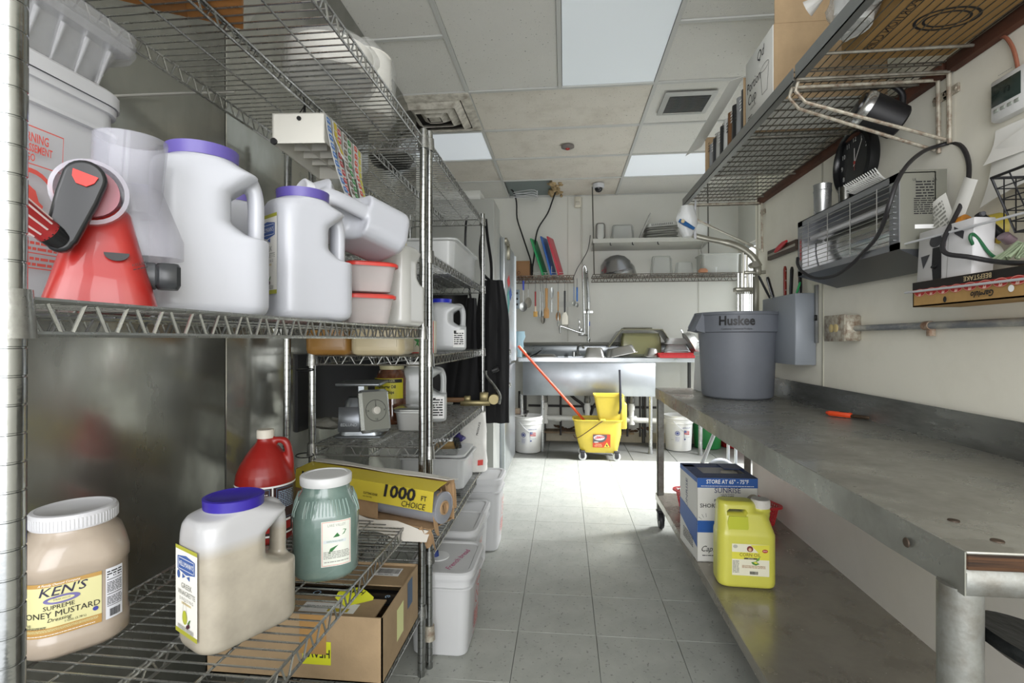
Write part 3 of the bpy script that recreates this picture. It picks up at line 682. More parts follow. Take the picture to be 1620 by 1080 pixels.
els = [('f', -.0, .165, .22, .27, .0022, RL), ('t', .0, .278, 'WARNING', .024, {'b': .02}, RL), ('t', .0, .258, 'AVERTISSEMENT', .021, {'b': .02, 'xs': .93}, RL), ('t', -.02, .240, 'RIESGO', .02, {'b': .02}, RL), ('r', 0, .228, .22, .002, RL),
       ('o', -.0, .165, .09, .055, .009, RL), ('t', 0, .095, 'Children can fall in.', .011, {'xs': 1.1}, RL), ('l', 0, .074, .2, .022, 2, RL), ('r', 0, .06, .22, .002, RL), ('l', 0, .044, .2, .022, 2, RL)]
# generic pictogram: toddler leaning into a pail, crossed out
els += [('e', -.032, .186, .012, .011, RL), ('p', 0, .165, [(-.03, .012), (-.015, .026), (.018, .014), (.03, -.006), (.045, -.012), (.042, -.018), (.022, -.014), (.008, -.03), (.0, -.028), (.006, -.01), (-.012, .004)], RL), ('p', 0, .14, [(-.042, .014), (-.012, .014), (-.016, -.018), (-.038, -.018)], RL), ('p', 0, .165, [(-.044, .036), (-.038, .042), (.044, -.036), (.038, -.042)], RL)]
printing(t, f, els, step=1, name='warning_label')
# clear clamshell stack on the bucket
t = thing('clamshell_containers', 'stack of clear ribbed plastic food containers on top of the white bucket', 'container', (-.905, .645, zm+.376), 0); t.scale = (.92, .92, .95)
for k in range(3):
    z = .014*k; mb = MB()
    mb.rl([(z+.001, .24, .30, .03), (z+.003, .25, .31, .03), (z+.075, .30, .38, .035), (z+.078, .335, .42, .04), (z+.090, .345, .43, .04), (z+.0915, .34, .425, .04), (z+.081, .30, .38, .035), (z+.005, .246, .306, .03)], 5, cap0=True, cap1=False)
    for s in (1, -1):
        for i in range(8):
            y = -.15+.043*i; mb.tube([(s*.125, y, z+.006), (s*.153, y, z+.074)], [.002, .0048], 6)
        for i in range(5):
            x = -.1+.05*i; mb.tube([(x, s*.155, z+.006), (x, s*.193, z+.074)], [.002, .0048], 6)
    mb.build('tray', M('#c3c4c6', .1, alpha=.3, name='clamshell_plastic'), t)
# red drum grater
p = pt(163, 400, D=.70)
t = thing('drum_grater', 'red hand-cranked drum grater with black handle and suction base', 'grater', (p.x, p.y, zm), math.degrees(atan2(-p.y, -p.x))+90-4); t.scale = (.86, .86, .88)
RG = M('#9c211d', .3, coat=.4, name='grater_red')
mb = MB(); mb.rl([(0, .143, .115, .03), (.006, .145, .118, .032), (.05, .122, .098, .03), (.10, .096, .08, .03), (.15, .075, .066, .03), (.165, .05, .05, .024)], 7); mb.build('base', RG, t, 60)
CG = M('#cfcbd6', .12, alpha=.45, coat=.3, name='grater_clear')
mb = MB(); Rx = rot('X', 90)
mb.lathe([(.046, -.055), (.048, -.05), (.048, .05), (.042, .052), (.042, -.05)], 32, (-.012, 0, .172), False, False, Rx); mb.build('drum_housing', CG, t, 40)
MB().lathe([(.036, .048), (.036, -.052), (.030, -.053), (.030, .045)], 28, (-.012, 0, .172), R=Rx).build('drum', M('#95545f', .35), t)
MB().rl([(.16, .085, .085, .04, .03, .035), (.20, .10, .095, .046, .03, .035), (.285, .105, .10, .05, .035, .035), (.285, .099, .094, .047, .035, .035), (.20, .094, .089, .044, .03, .035)], 6, False, False).build('hopper', M('#b0b0ba', .12, alpha=.36), t)
MB().rl([(.09, .10, .08, .035, .06, .03), (.12, .12, .09, .04, .05, .03), (.20, .10, .085, .04, .03, .03)], 6).build('chute', M('#b0b0ba', .12, alpha=.35), t)
# handle arm: tapered slab facing the viewer
o = V(-.016, -.064, .186); ang = -17
arm = []
for i in range(13): a = pi*i/12; arm.append((.026*cos(a), .026*sin(a)))
arm += [(-.025, -.03), (-.019, -.092)]+[(-.0+.017*cos(pi+pi*i/8), -.096+.017*sin(pi+pi*i/8)) for i in range(9)]+[(.019, -.092), (.025, -.03)]
Ra = rot('Y', 17) @ rot('X', 90)
mb = MB()
for k, (sc, dp) in enumerate(((1, .020),)): mb.prism(arm, dp, Ra, o)
ao = mb.build('crank_arm', M('#1f2022', .3, name='dark_grey_plastic'), t, 30)
bv = ao.modifiers.new('b', 'BEVEL'); bv.width = .005; bv.segments = 3
d = Ra @ V(0, 0, .012); MB().prism([(-.015, .006), (.015, .006), (.013, -.004), (.006, -.012), (-.006, -.012), (-.013, -.004)], .004, Ra, o+d).build('release_button', M('#d92a20', .35), t)
e = o+Ra @ V(0, -.096, 0); g = e+V(-.050, -.045, .040)
dirv = (g-e).normalized()
mb = MB().tube([e-dirv*.0, e+dirv*.02], [.016, .017], 16); mb.build('grip_collar', BLACKG, t)
mb = MB().tube([e+dirv*.018, e+dirv*.03, e+dirv*.07, g+dirv*.012], [.017, .0165, .0195, .021], 20)
gr = mb.build('grip', M('#8e1f22', .3, coat=.3), t)
MB().tube([g+dirv*.008, g+dirv*.02, g+dirv*.03, g+dirv*.036], [.0213, .023, .019, .009], 20).build('grip_cap', M('#c92d23', .3), gr)
MB().lathe([(.011, 0), (.011, .003), (.006, .004)], 16, g+dirv*.034, R=dirv.to_track_quat('Z', 'Y').to_matrix()).build('grip_screw', BLACKG, gr)
mb = MB()
u1 = dirv.orthogonal().normalized(); w1 = dirv.cross(u1)
for i in range(10):
    a = 2*pi*i/10; c = u1*cos(a)+w1*sin(a); mb.tube([e+dirv*.028+c*.0167, g+c*.0206], .0013, 5)
mb.build('grip_flutes', M('#c7b5b2', .3), gr)
mb = MB().lathe([(.022, 0), (.022, .012), (.018, .016)], 20, (.056, -.0, .058), R=rot('Y', 90) ); mb.rl([(-.0, .001, .001, .0003)], 1) if False else None
mb.build('knob_ring', M('#4a4c4f', .4), t)
MB().box((.086, 0, .058), (.036, .042, .042), .006).build('suction_knob', M('#303234', .3), t)
MB().prism([(.016*cos(a), .012*sin(a)) for a in [pi+pi*i/10 for i in range(11)]], .004, rot('X', 90), (.02, -.0495, .085)).build('lock_tab', BLACK, t)
printing(t, planar((.048, -.052, .07), (1, .25, .35), (-.3, .3, 1)), [('t', 0, .0, 'KELLER', .006, {}, INK), ('l', 0, -.007, .02, .003, 1, INK)], step=1, name='faint_lettering')
# jugs on the middle shelf
proto = thing('plastic_jug', 'biggest milky empty jug with lilac lid, just right of the red grater', 'jug', (0, 0, 0))
gallon_jug(proto, MILK, M('#5b5096', .4, name='lilac_lid'), L=.178, W=.13, h=.292, lr=.056)
p = pt(333, 400, D=.90); proto.location = (p.x, p.y, zm); proto.rotation_euler = (0, 0, radians(42)); proto['group'] = 'milky jugs on the middle shelf'
p = pt(236, 400, D=1.13); j = dup(proto, (min(p.x, -.90), p.y, zm), 20, 'milky jug with purple lid half hidden behind the grater and the biggest jug')
p = pt(400, 400, D=1.18); j = dup(proto, (p.x-.03, p.y, zm), 60, 'milky jug wedged behind, between the two front jugs of the middle shelf')
t = thing('plastic_jug', 'milky jug with purple lid and a narrow green-edged label facing left', 'jug', (0, 0, 0), group='milky jugs on the middle shelf')
gallon_jug(t, MILK, M('#54498f', .4), L=.17, W=.115, h=.272, lr=.052); hell_label(t, .17, .115, .13)
p = pt(488, 400, D=1.09); t.location = (p.x, p.y, zm); t.rotation_euler = (0, 0, radians(56))
# blue-lidded tub behind
p = pt(474, 330, D=1.35)
t = thing('tub', 'white tub with a bright blue lid behind the labelled jug', 'tub', (p.x, p.y, zm))
MB().lathe([(.05, 0), (.056, .01), (.06, .25), (.062, .262), (.062, .27), (.055, .275)], 28).build('body', WHITEP, t)
MB().lathe([(.0625, .262), (.0625, .272)], 28, cap0=False, cap1=False).build('red_band', INKR, t)
MB().lathe([(.05, .272), (.058, .272), (.058, .30), (.055, .303), (.002, .303)], 28).build('lid', M('#4b83c8', .45), t)
# red lid food boxes
proto = None
for k in range(2):
    p = pt(590, 450, D=1.42)
    if proto is None:
        t = thing('food_container', 'lower of the two clear food containers with red lids', 'food container', (p.x-.02, p.y, zm+k*.088), 35, 'clear containers with red lids'); proto = t
        MB().rl([(.001, .10, .10, .025), (.004, .108, .108, .025), (.07, .132, .132, .03), (.074, .138, .138, .03), (.072, .130, .130, .03), (.006, .104, .104, .023)], 6, cap1=False).build('box', M('#dcd5d3', .12, alpha=.5), t)
        MB().rl([(.072, .14, .14, .032), (.071, .146, .146, .034), (.079, .146, .146, .034), (.083, .134, .134, .03), (.081, .11, .11, .025)], 6).build('lid', M('#cf3b30', .35), t)
        MB().rl([(.004, .09, .09, .02), (.03, .096, .096, .02)], 5).build('leftovers', M('#c9a8a2', .6, var=.4, vs=20), t)
    else: t = dup(proto, (p.x-.015, p.y+.005, zm+.087), 33, 'upper of the two clear food containers with red lids')
# jug lying on top
t = thing('plastic_jug', 'milky jug lying tilted on its side on top of the other containers', 'jug', (0, 0, 0), group='milky jugs on the middle shelf')
gallon_jug(t, MILK, M('#dadbe0', .4), L=.168, W=.12, h=.275, lr=.05)
A = pt(500, 330, D=1.27); B = pt(622, 388, D=1.43); zdir = (A-B).normalized()
xdir = (V(.55, -.85, .25)); xdir = (xdir-zdir*xdir.dot(zdir)).normalized(); ydir = zdir.cross(xdir)
Rm = Matrix((xdir, ydir, zdir)).transposed(); t.location = B-xdir*.0+V(0, 0, .012); t.rotation_euler = Rm.to_euler()
# clear jug by the post
p = pt(642, 450, D=1.58)
t = thing('plastic_jug', 'cloudy clear jug with yellow cap beside the front post', 'jug', (p.x-.02, p.y, zm), 80)
gallon_jug(t, M('#cbcbc6', .2, alpha=.8, coat=.3), M('#c9b52e', .5), L=.15, W=.12, h=.27, lr=.03, lidx=-.02)
# white rod near the cold room wall
a = pt(176, 152, X=-1.02); b = pt(370, 146, X=-1.0)
t = tag(MB().tube([a, a.lerp(b, .5)+V(0, 0, .002), b], .003, 8).build('thin_rod', M('#b4b3ad', .4)), 'thin pale rod running along the steel wall behind the bucket', 'rod')
q = pt(274, 238, X=XL+.01); t = thing('pipe_stub', 'short rusty pipe stub sticking out of the steel wall', 'pipe', q)
MB().tube([(-.01, 0, .0), (.03, .0, .0), (.04, .01, -.012), (.045, .02, -.03)], .011, 12).build('pipe', M('#7d5f54', .6), t); MB().lathe([(.018, 0), (.018, .004)], 16, R=rot('Y', 90)).build('black_ring', BLACK, t)
# label dispenser hanging from the top shelf
t = thing('label_dispenser', 'off-white label dispenser hung under the top shelf with strips of day stickers', 'dispenser', (-.755, 1.52, 1.752), 4)
OW = M('#dcdad0', .45, name='ivory_plastic')
mb = MB(); mb.bb((-.075, -.16, -.05), (-.071, .16, .035)).bb((-.075, -.16, -.05), (.075, -.156, .035)).bb((-.075, .156, -.05), (.075, .16, .035)).bb((.071, -.16, -.045), (.075, .16, .035)).bb((-.075, -.16, .032), (.075, .16, .035))
for k in range(1, 5): mb.bb((-.072, -.16+.064*k-.001, -.024), (.03, -.16+.064*k+.001, .033))
mb.bb((-.02, -.158, -.024), (-.017, .158, .033)); mb.build('case', OW, t)
MB().lathe([(.009, 0), (.009, .007)], 14, (-.068, -.161, -.046), R=rot('X', 90)).build('rubber_foot', BLACK, t)
mb = MB().tube([(.0, -.13, .03), (.004, -.13, .08), (-.006, -.128, .11), (.004, -.126, .08), (.006, -.13, .03)], .0018, 5); mb.lathe([(.006, 0), (.006, .004)], 10, (0.003, -.162, .018), R=rot('X', 90)); mb.tube([(.003, -.162, .018), (.0, -.15, .04), (.006, -.14, .06), (.018, -.14, .07)], .0016, 5); mb.build('cable_tie', BLACK, t)
strips = [(-.145, .20, '#3f7fd0', 'MON'), (-.105, .10, '#d9c34a', 'TUE'), (-.065, .185, '#cf3f4c', 'WED'), (-.025, .18, '#75604f', 'THU'), (.022, .185, '#3a9a50', 'FRI'), (.07, .185, '#dc5540', 'SAT'), (.118, .19, '#d6cf62', 'SUN')]
for k, (y, Ls, c, s) in enumerate(strips):
    w_ = .034; n = 12
    def cur(v, k=k, Ls=Ls):
        x = .077+.004*(k % 2)+(.035*v*v if k else .03*v+.05*v*v); return x
    LL = Ls*1.15+(.06 if k == 0 else 0)
    G = [[(cur(i/n)+.0, y+dy+(0.02*(i/n)**2 if k == 0 else .004*sin(i)), .03-LL*i/n) for dy in (-w_/2, w_/2)] for i in range(n+1)]
    lb = MB().sheet(G, .0006).build('label_strip', M('#e2e4e4', .5), t)
    def f(u, v, o, k=k, y=y, LL=LL): q = -v/LL; return Vector((cur(q)+.0012+o, y+u+(.02*q*q if k == 0 else .004*sin(q*n)), .03-LL*q))
    els = []
    m = M(c, .5); zz = -.012
    while zz > -LL+.008:
        if s != 'SUN' and s != 'TUE': els += [('p', 0, zz, [(-.013, -.005), (-.011, -.008), (.011, -.008), (.013, -.005), (.013, .004), (.010, .008), (-.010, .008), (-.013, .004)], m), ('t', 0, zz, s, .0085, {'b': .02}, WHITE)]
        else: els += [('r', 0, zz, .022, .02, m)]
        zz -= .024
    printing(lb, f, els, step=1)
# ================================================================ TOP SHELF OF THE NEAR RACK
zt = ZA['top']+.003
q = pt(393, 57, Z=zt)
t = thing('cardboard_box', 'brown cardboard box on the top shelf of the near rack, seen from below', 'box', (q.x-.045, q.y-.20, zt), 32)
MB().box((0, 0, .11), (.27, .25, .22), .002).build('carton', M('#a66f35', .8, var=.2, vs=5), t); MB().bb((-.03, -.125, -.001), (.03, .126, .0)).build('packing_tape', M('#8a5a2a', .3), t)
for k, (px, py, D_, r, hh, n) in enumerate(((530, 110, 1.36, .105, .07, 5), (592, 150, 1.60, .075, .2, 5))):
    q = pt(px, py, Z=zt); q = pt(px, 0, D=D_); 
    t = thing('foam_plates', ('front' if k == 0 else 'rear')+' stack of white foam plates in a plastic bag on the top rack shelf', 'plates', (min(q.x, -.62), q.y, zt))
    pr = [(r*.7, 0)]
    for i in range(12): pr += [(r, .002+i*hh/12), (r*1.03, .008+i*hh/12), (r*.98, .009+i*hh/12)]
    MB().lathe(pr+[(r*.8, hh)], 28).build('plate_stack', M('#d9d7cf', .6), t)
    rg = []
    for i in range(9):
        u = i/8; R_ = (r+.014)*(1 if u < .7 else 1-.75*(u-.7)/.3); rg.append([((R_*(1+.05*sin(7*a+i)+.03*sin(13*a+2*i)))*cos(a), (R_*(1+.05*cos(6*a+i)))*sin(a), -.001+u*(hh+.05)) for a in [2*pi*j/30 for j in range(30)]])
    MB().loft(rg).build('bag_film', M('#d5d6d3', .2, alpha=.3, bump=.4, bs=30), t)
# ================================================================ FAR RACK
q = pt(620, 262, Z=ZB['top']+.003)
t = thing('round_pan', 'dark round pan on the top shelf of the far rack, seen through the wires', 'pan', (q.x, q.y, ZB['top']+.003))
MB().lathe([(.06, 0), (.075, .004), (.09, .03), (.087, .03), (.07, .006)], 28).build('pan', M('#3d3d3a', .5, .4), t)
z2 = ZB['s2']+.003
t = thing('food_bin', 'long clear food bin with odds and ends on the second shelf of the far rack', 'bin', (-.665, 2.56, z2))
def bin_(t, w_, d, h, mat=CLEARW, name='bin', rimw=.02):
    return MB().rl([(.0, w_-.05, d-.05, .03), (.004, w_-.04, d-.04, .03), (h-.012, w_-rimw*1.4, d-rimw*1.4, .035), (h-.008, w_, d, .04), (h, w_, d, .04), (h, w_-.012, d-.012, .036), (h-.010, w_-rimw*1.6, d-rimw*1.6, .034), (.007, w_-.046, d-.046, .028)], 5, cap1=False).build(name, mat, t, 30)
bin_(t, .36, .62, .155)
for k in range(9):
    x, y = random.uniform(-.12, .12), random.uniform(-.25, .2); MB().lathe([(.02, .006), (.028, .06+.01*(k % 3)), (.026, .06)], 14, (x, y, 0)).build('cup', M(random.choice(['#c9c6b8', '#d7d7d2', '#a8a89f']), .3), t)
z3 = ZB['s3']+.003
def sqjar(name, lb, px, D_, w_, h, m, lidm, z, rz=0, xo=0):
    q = pt(px, 500, D=D_); t = thing(name, lb, 'jug', (q.x+xo, q.y, z), rz)
    MB().rl([(0, w_-.03, w_-.03, .025), (.006, w_-.006, w_-.006, .03), (.02, w_, w_, .03), (h*.75, w_, w_, .03), (h*.88, w_*.8, w_*.8, .04), (h*.93, w_*.5, w_*.5, w_*.25)], 6).build('body', m, t, 60)
    MB().rl([(.03, w_*.75, .004, .0015, 0, -w_/2), (h*.6, w_*.75, .004, .0015, 0, -w_/2)], 2).build('raised_panel', m, t)
    MB().lathe([(w_*.26, h*.92), (w_*.27, h), (.002, h)], 24).build('lid', lidm, t); return t
sqjar('square_jug', 'amber square plastic jug on the third shelf of the far rack', 530, 1.88, .165, .21, M('#a4793d', .3, var=.15), WHITE, z3, 5)
sqjar('square_jug', 'cream square plastic jug beside the amber one on the far rack', 607, 1.86, .19, .21, M('#c9bb98', .3), WHITE, z3, 5)
q = pt(671, 540, D=2.05); t = thing('spice_carton', 'white carton with red border and green plant print on the far rack', 'carton', (q.x, q.y, z3), 5)
o = MB().box((0, 0, .065), (.09, .07, .13), .002).build('carton', M('#dcd8c8', .6), t)
f = planar((0, -.0352, .065), (1, 0, 0), (0, 0, 1)); GR_ = M('#3d8a4a', .6); printing(o, f, [('f', 0, 0, .088, .128, .004, M('#b8322c', .6)), ('p', -.022, -.02, [(-.008, -.02), (0, .0), (-.012, .01), (0, .016), (.004, .03), (.008, .012), (.016, .006), (.006, -.002), (.01, -.02), (0, -.01)], GR_), ('p', .022, -.02, [(-.008, -.02), (0, .0), (-.012, .01), (0, .016), (.004, .03), (.008, .012), (.016, .006), (.006, -.002), (.01, -.02), (0, -.01)], GR_), ('l', 0, .035, .06, .02, 3, INKR)], step=1)
q = pt(708, 520, D=2.52); t = thing('plastic_jug', 'cloudy jug with a bright blue lid and small label on the far rack', 'jug', (q.x, q.y, z3), 12)
gallon_jug(t, M('#b9bcbd', .25, coat=.2), M('#2432c4', .4), L=.185, W=.13, h=.255, lr=.05, lidx=-.03, vox=.005)
f = planar((.055, -.066, .06), (1, 0, 0), (0, 0, 1)); o = plate(t, f, .055, .085, WHITE, 'small_label'); printing(o, f, [('l', 0, .0, .045, .06, 6, INK), ('r', -.018, .033, .012, .012, INK)], step=1)
z4 = ZB['s4']+.003
# kitchen scale
q = pt(578, 650, D=2.02); t = thing('kitchen_scale', 'steel dial kitchen scale on the fourth shelf of the far rack', 'scale', (q.x-.01, q.y, z4), 8)
SC = M('#8e9396', .3, .8, name='scale_metal')
MB().rl([(0, .185, .15, .015), (.006, .185, .15, .015), (.008, .165, .13, .03), (.13, .13, .10, .035), (.15, .11, .08, .03)], 6).build('body', SC, t, 50)
o = MB().box((-.035, -.066, .07), (.085, .004, .095), .002, R=R3(-7, 0, 0)).build('side_panel', M('#787c80', .35, .7), t)
printing(o, planar((-.035, -.072, .05), (1, 0, 0), (0, .12, 1)), [('t', 0, 0, 'EDLUND', .016, {}, M('#aab0b3', .3))], step=1)
Rd = R3(-12, 0, 35); c = V(.055, -.045, .10)
MB().box(c, (.12, .035, .165), .012, R=Rd).build('dial_housing', M('#b9bcba', .25, .8), t)
f = lambda u, v, o_: c+Rd @ Vector((u, -.0185-o_, v)); o = plate(t, f, .10, .145, M('#83857c', .3), 'dial_face')
printing(o, f, [('o', 0, 0, .042, .042, .002, INK)]+[('t', .034*sin(radians(a)), .034*cos(radians(a)), s, .012, {}, INK) for a, s in ((0, '0'), (90, '8'), (180, '16'), (270, '24'))]+[('p', 0, 0, [(-.002, 0), (.002, 0), (.001, .03), (-.001, .03)], INK)], step=1)
MB().lathe([(.016, 0), (.014, .012), (.004, .014)], 20, c+Rd @ V(0, -.018, 0), R=Rd @ rot('X', 90)).build('dial_knob', M('#c6c4ba', .35), t)
MB().bb((-.01, -.03, .145), (.012, .03, .2)).build('stem', SC, t); MB().box((-.0, 0, .205), (.17, .17, .012), .004).build('platform', SC, t)
q = pt(620, 620, D=2.32); t = thing('pickle_jar', 'glass jar of dill chips with a yellow label behind the scale', 'jar', (q.x, q.y, z4), 0)
MB().lathe([(.065, 0), (.075, .01), (.075, .20), (.06, .235), (.052, .245)], 28).build('glass', M('#4d2f22', .1, var=.8, vs=40, dark='#7d4a2c', coat=1), t)
MB().lathe([(.054, .243), (.056, .262), (.002, .264)], 28).build('lid', M('#c9c39a', .4), t)
f = cyl(.0755, -92, .16); o = plate(t, f, .16, .09, M('#d0c72e', .45), 'label', .01); printing(o, f, [('r', 0, .034, .15, .016, INK), ('t', 0, .034, 'HAMBURGER', .014, {}, YL), ('t', 0, .008, 'Hamburger Dill', .019, {'b': .03, 'xs': .75}, INK), ('t', .0, -.016, 'Pickle Chips', .019, {'b': .03, 'xs': .8}, INK)], step=.01)
q = pt(655, 650, D=2.14); t = thing('steel_pan', 'small white-grey lidded pan in front of the pickle jar', 'pan', (q.x, q.y, z4), 5)
MB().rl([(0, .10, .10, .03), (.006, .12, .12, .035), (.075, .135, .135, .035), (.078, .15, .15, .04), (.084, .15, .15, .04), (.082, .12, .12, .03)], 6).build('pan', M('#b9bab6', .3, .3), t); MB().rl([(.086, .156, .156, .04), (.092, .156, .156, .04), (.098, .13, .13, .03)], 6).build('lid', M('#9c9e9a', .25, .7), t)
q = pt(676, 630, D=2.36); t = thing('plastic_jug', 'tall cloudy handled jug on the fourth shelf of the far rack, behind the posts', 'jug', (q.x-.01, q.y, z4), 12)
gallon_jug(t, M('#b3b6b5', .22, coat=.2), WHITE, L=.20, W=.13, h=.275, lr=.045, lidx=-.04, vox=.005)
f = planar((.06, -.066, .07), (1, 0, 0), (0, 0, 1)); o = plate(t, f, .06, .10, WHITE, 'small_label'); printing(o, f, [('l', 0, .0, .045, .08, 7, INK), ('r', -.015, .038, .012, .012, INK)], step=1)
q = pt(520, 674, D=2.15); t = thing('rag', 'crumpled grey rag at the back left of the fourth shelf', 'cloth', (q.x, q.y, z4))
rg = [[((.09*sin(pi*(.1+.85*k/6)))*(1+.2*sin(5*a+k*2))*cos(a), (.05*sin(pi*(.1+.85*k/6)))*(1+.2*cos(4*a+k))*sin(a), .04*k/6+.006*sin(3*a+k)+.004) for a in [2*pi*i/20 for i in range(20)]] for k in range(7)]
MB().loft(rg).build('cloth', M('#8b8a80', .9, bump=.5, bs=60), t)
# brass clamp can opener at the shelf end
t = thing('can_opener', 'brass-coloured clamp can opener with crank lying on the far rack shelf', 'can opener', pt(745, 641, Z=z4), 8)
BR = M('#8f8460', .4, .7, name='brass'); MB().bb((-.28, -.015, .02), (-.02, .015, .045), .003).build('bar', M('#7a5836', .6), t)
MB().bb((-.06, -.02, 0), (.11, .02, .028), .003).bb((.05, -.02, .02), (.10, .02, .075), .004).bb((-.04, -.018, .02), (.0, .018, .055), .005).build('frame', BR, t); MB().lathe([(.03, -.02), (.032, 0), (.028, .02)], 20, (.13, 0, .035), R=rot('X', 90)).build('gear', BR, t)
MB().tube(smooth([(.16, -.03, .01), (.165, -.03, .06), (.13, -.03, .12), (.09, -.03, .17), (.085, -.03, .20)], 4), .008, 8).build('crank', CHROME, t); MB().lathe([(.014, 0), (.016, .03), (.012, .04)], 14, (.12, -.045, .20), R=rot('Y', 70)).build('crank_knob', BLACK, t)
z5 = ZB['s5']+.003
q = pt(725, 745, D=2.55); t = thing('food_bin', 'clear storage bin on the lowest shelf of the far rack', 'bin', (-.66, 2.62, z5)); bin_(t, .36, .33, .155)
MB().rl([(.158, .33, .30, .04), (.17, .33, .30, .04)], 4).build('lid', CLEARW, t); MB().box((-.03, 0, .06), (.2, .2, .09), .02).build('contents', M('#b9b3ac', .6, var=.5, vs=12, dark='#7a6f92'), t)
t = thing('steel_pan', 'shallow steel pan resting on the clear storage bin', 'pan', (-.64, 2.58, z5+.174), 15)
MB().rl([(0, .17, .26, .02), (.03, .19, .28, .02), (.033, .21, .30, .03), (.03, .18, .27, .02), (.004, .165, .255, .02)], 4).build('pan', CHROME, t); MB().box((0, .0, .014), (.15, .2, .012), .004).build('food', M('#b08f55', .8, var=.5), t)
t = thing('paper_sack', 'white printed paper sack at the far end of the lowest rack shelf', 'sack', (-.52, 2.86, z5), 10)
rg = [[(x*(1-.1*k/6)+.006*sin(k*2+y*40), y*(1-.15*k/6), .33*k/6) for x, y in ring(.16, .10, .03, 4)] for k in range(7)]
o = MB().loft(rg).build('sack', M('#d9d8d2', .7, bump=.3, bs=20), t)
printing(o, planar((.0, -.052, .2), (1, 0, .1), (.05, .05, 1)), [('t', .03, .04-.03*k, 'PRODUCE', .016, {'rot': 80, 'b': .01}, INK) for k in range(1)]+[('r', .05, -.15, .03, .03, INKR)], step=1)
t = thing('purple_net', 'purple gloves bunched on top behind the steel pan', 'gloves', (-.60, 2.80, z5+.17))
rg = [[((.05*sin(pi*(.1+.85*k/5)))*(1+.3*sin(5*a+k*2))*cos(a), (.04*sin(pi*(.1+.85*k/5)))*(1+.3*cos(4*a+k))*sin(a), .05*k/5+.008*sin(3*a+k)) for a in [2*pi*i/16 for i in range(16)]] for k in range(6)]
MB().loft(rg).build('gloves', M('#37306e', .6), t)
t = thing('film_box', 'large plain box on the lowest far rack shelf behind the yellow film box', 'box', (-.72, 2.05, z5), 4); MB().box((0, 0, .05), (.3, .26, .1), .002).build('carton', M('#8d8f86', .7), t)
t = thing('black_cloth', 'black cloth hung across the far end of the rack behind the scale', 'cloth', (-.82, 3.1, 0))
G = [[(-.24+.036*i, .012*sin(i*1.3+j*.4), 1.425-.066*j) for j in range(11)] for i in range(14)]
MB().sheet(G, .002).build('cloth', BLACK, t); MB().tube([(-.24, 0, 1.43), (.24, 0, 1.43)], .006, 8).build('hanging_bar', STEEL, t)
# white storage buckets on the floor in front of the rack
pb = None
for i, (x, y, h, lb, wd, dp) in enumerate(((-.455, 1.935, .315, 'nearest white lidded tub under the rack with pink handwriting on the lid', .25, .30), (-.50, 2.265, .335, 'second white lidded tub from the front on the floor by the rack', .25, .28),
        (-.50, 2.57, .30, 'third white lidded tub, mostly hidden between its neighbours', .22, .22), (-.46, 2.83, .40, 'tall white tub with red warning print at the far end of the floor row', .24, .25))):
    t = thing('storage_tub', lb, 'tub', (x, y, 0), 0, 'white tubs on the floor under the rack')
    sq_bucket(t, wd-.012, dp-.012, h, M('#c4c5c5', .45), taper=.035)
    if i == 0:
        f = planar((.05, -.02, h-.0055), (.25, 1, 0), (-1, .25, 0)); printing(t, f, [('t', 0, .0, 'French bread', .034, {'sh': .3}, M('#b8407a', .6))], step=1, name='handwriting')
        MB().lathe([(.045, 0), (.045, .003), (.040, .003)], 24, (-.035, 0, h-.006)).build('lid_ring', M('#dcdddd', .45), t); MB().lathe([(.016, .0), (.013, .02), (.005, .024)], 14, (-.045, .0, h-.005)).build('blue_plug', M('#23397f', .5), t)
    f = planar((wd/2-.0115, 0, h*.42), (0, 1, 0), (.06, 0, 1))
    if i != 2: printing(t, f, [('f', .02, 0, .1, .2, .002, RL), ('t', .02, .085, 'WARNING', .016, {'b': .02}, RL), ('o', .02, .035, .034, .034, .005, RL), ('p', .02, .035, [(-.024, .02), (-.02, .024), (.024, -.02), (.02, -.024)], RL), ('l', .02, -.05, .08, .07, 5, RL)], step=1, name='warning_label')
# black aprons on the far end of the rack
t = thing('apron', 'black apron hanging by its straps from the far end of the rack', 'apron', (-.43, 2.985, 0))
rg = []
for k in range(15):
    u = k/14; z = 1.50-.84*u; w_ = .13+.06*min(1, u*4)-.01*u
    rg.append([((w_/2)*(1+.06*sin(4*a+u*5))*cos(a)+.02*u, .03*(1+.45*sin(7*a+3*u))*sin(a), z) for a in [2*pi*i/40 for i in range(40)]])
MB().loft(rg).build('cloth', M('#0e0e10', .8), t)
mb = MB(); mb.tube(smooth([(-.03, -.03, 1.855), (-.02, -.03, 1.75), (.0, -.02, 1.6), (.0, -.01, 1.49)], 4), .006, 6, flat=2); mb.tube(smooth([(-.03, -.04, 1.855), (-.06, -.045, 1.7), (-.05, -.045, 1.55), (-.01, -.02, 1.50)], 4), .006, 6, flat=2); mb.build('strap', BLACK, t)
t = thing('apron', 'second black apron draped behind the rack post, inner side', 'apron', (-.56, 3.03, 0))
rg = [[((.03+.07*k/10)*(1+.06*sin(4*a+k))*cos(a)-.02*k/10, .02*(1+.4*sin(6*a+k*.4))*sin(a), 1.40-.072*k) for a in [2*pi*i/30 for i in range(30)]] for k in range(11)]
MB().loft(rg).build('cloth', M('#101012', .8), t)
tag(MB().tube(smooth([(-.56, 2.93, 1.87), (-.585, 3.0, 1.86), (-.60, 3.05, 1.7), (-.58, 3.04, 1.5), (-.56, 3.03, 1.38)], 4), .007, 6).build('apron_string', BLACK), 'black cord looped over the top of the far rack', 'cord')
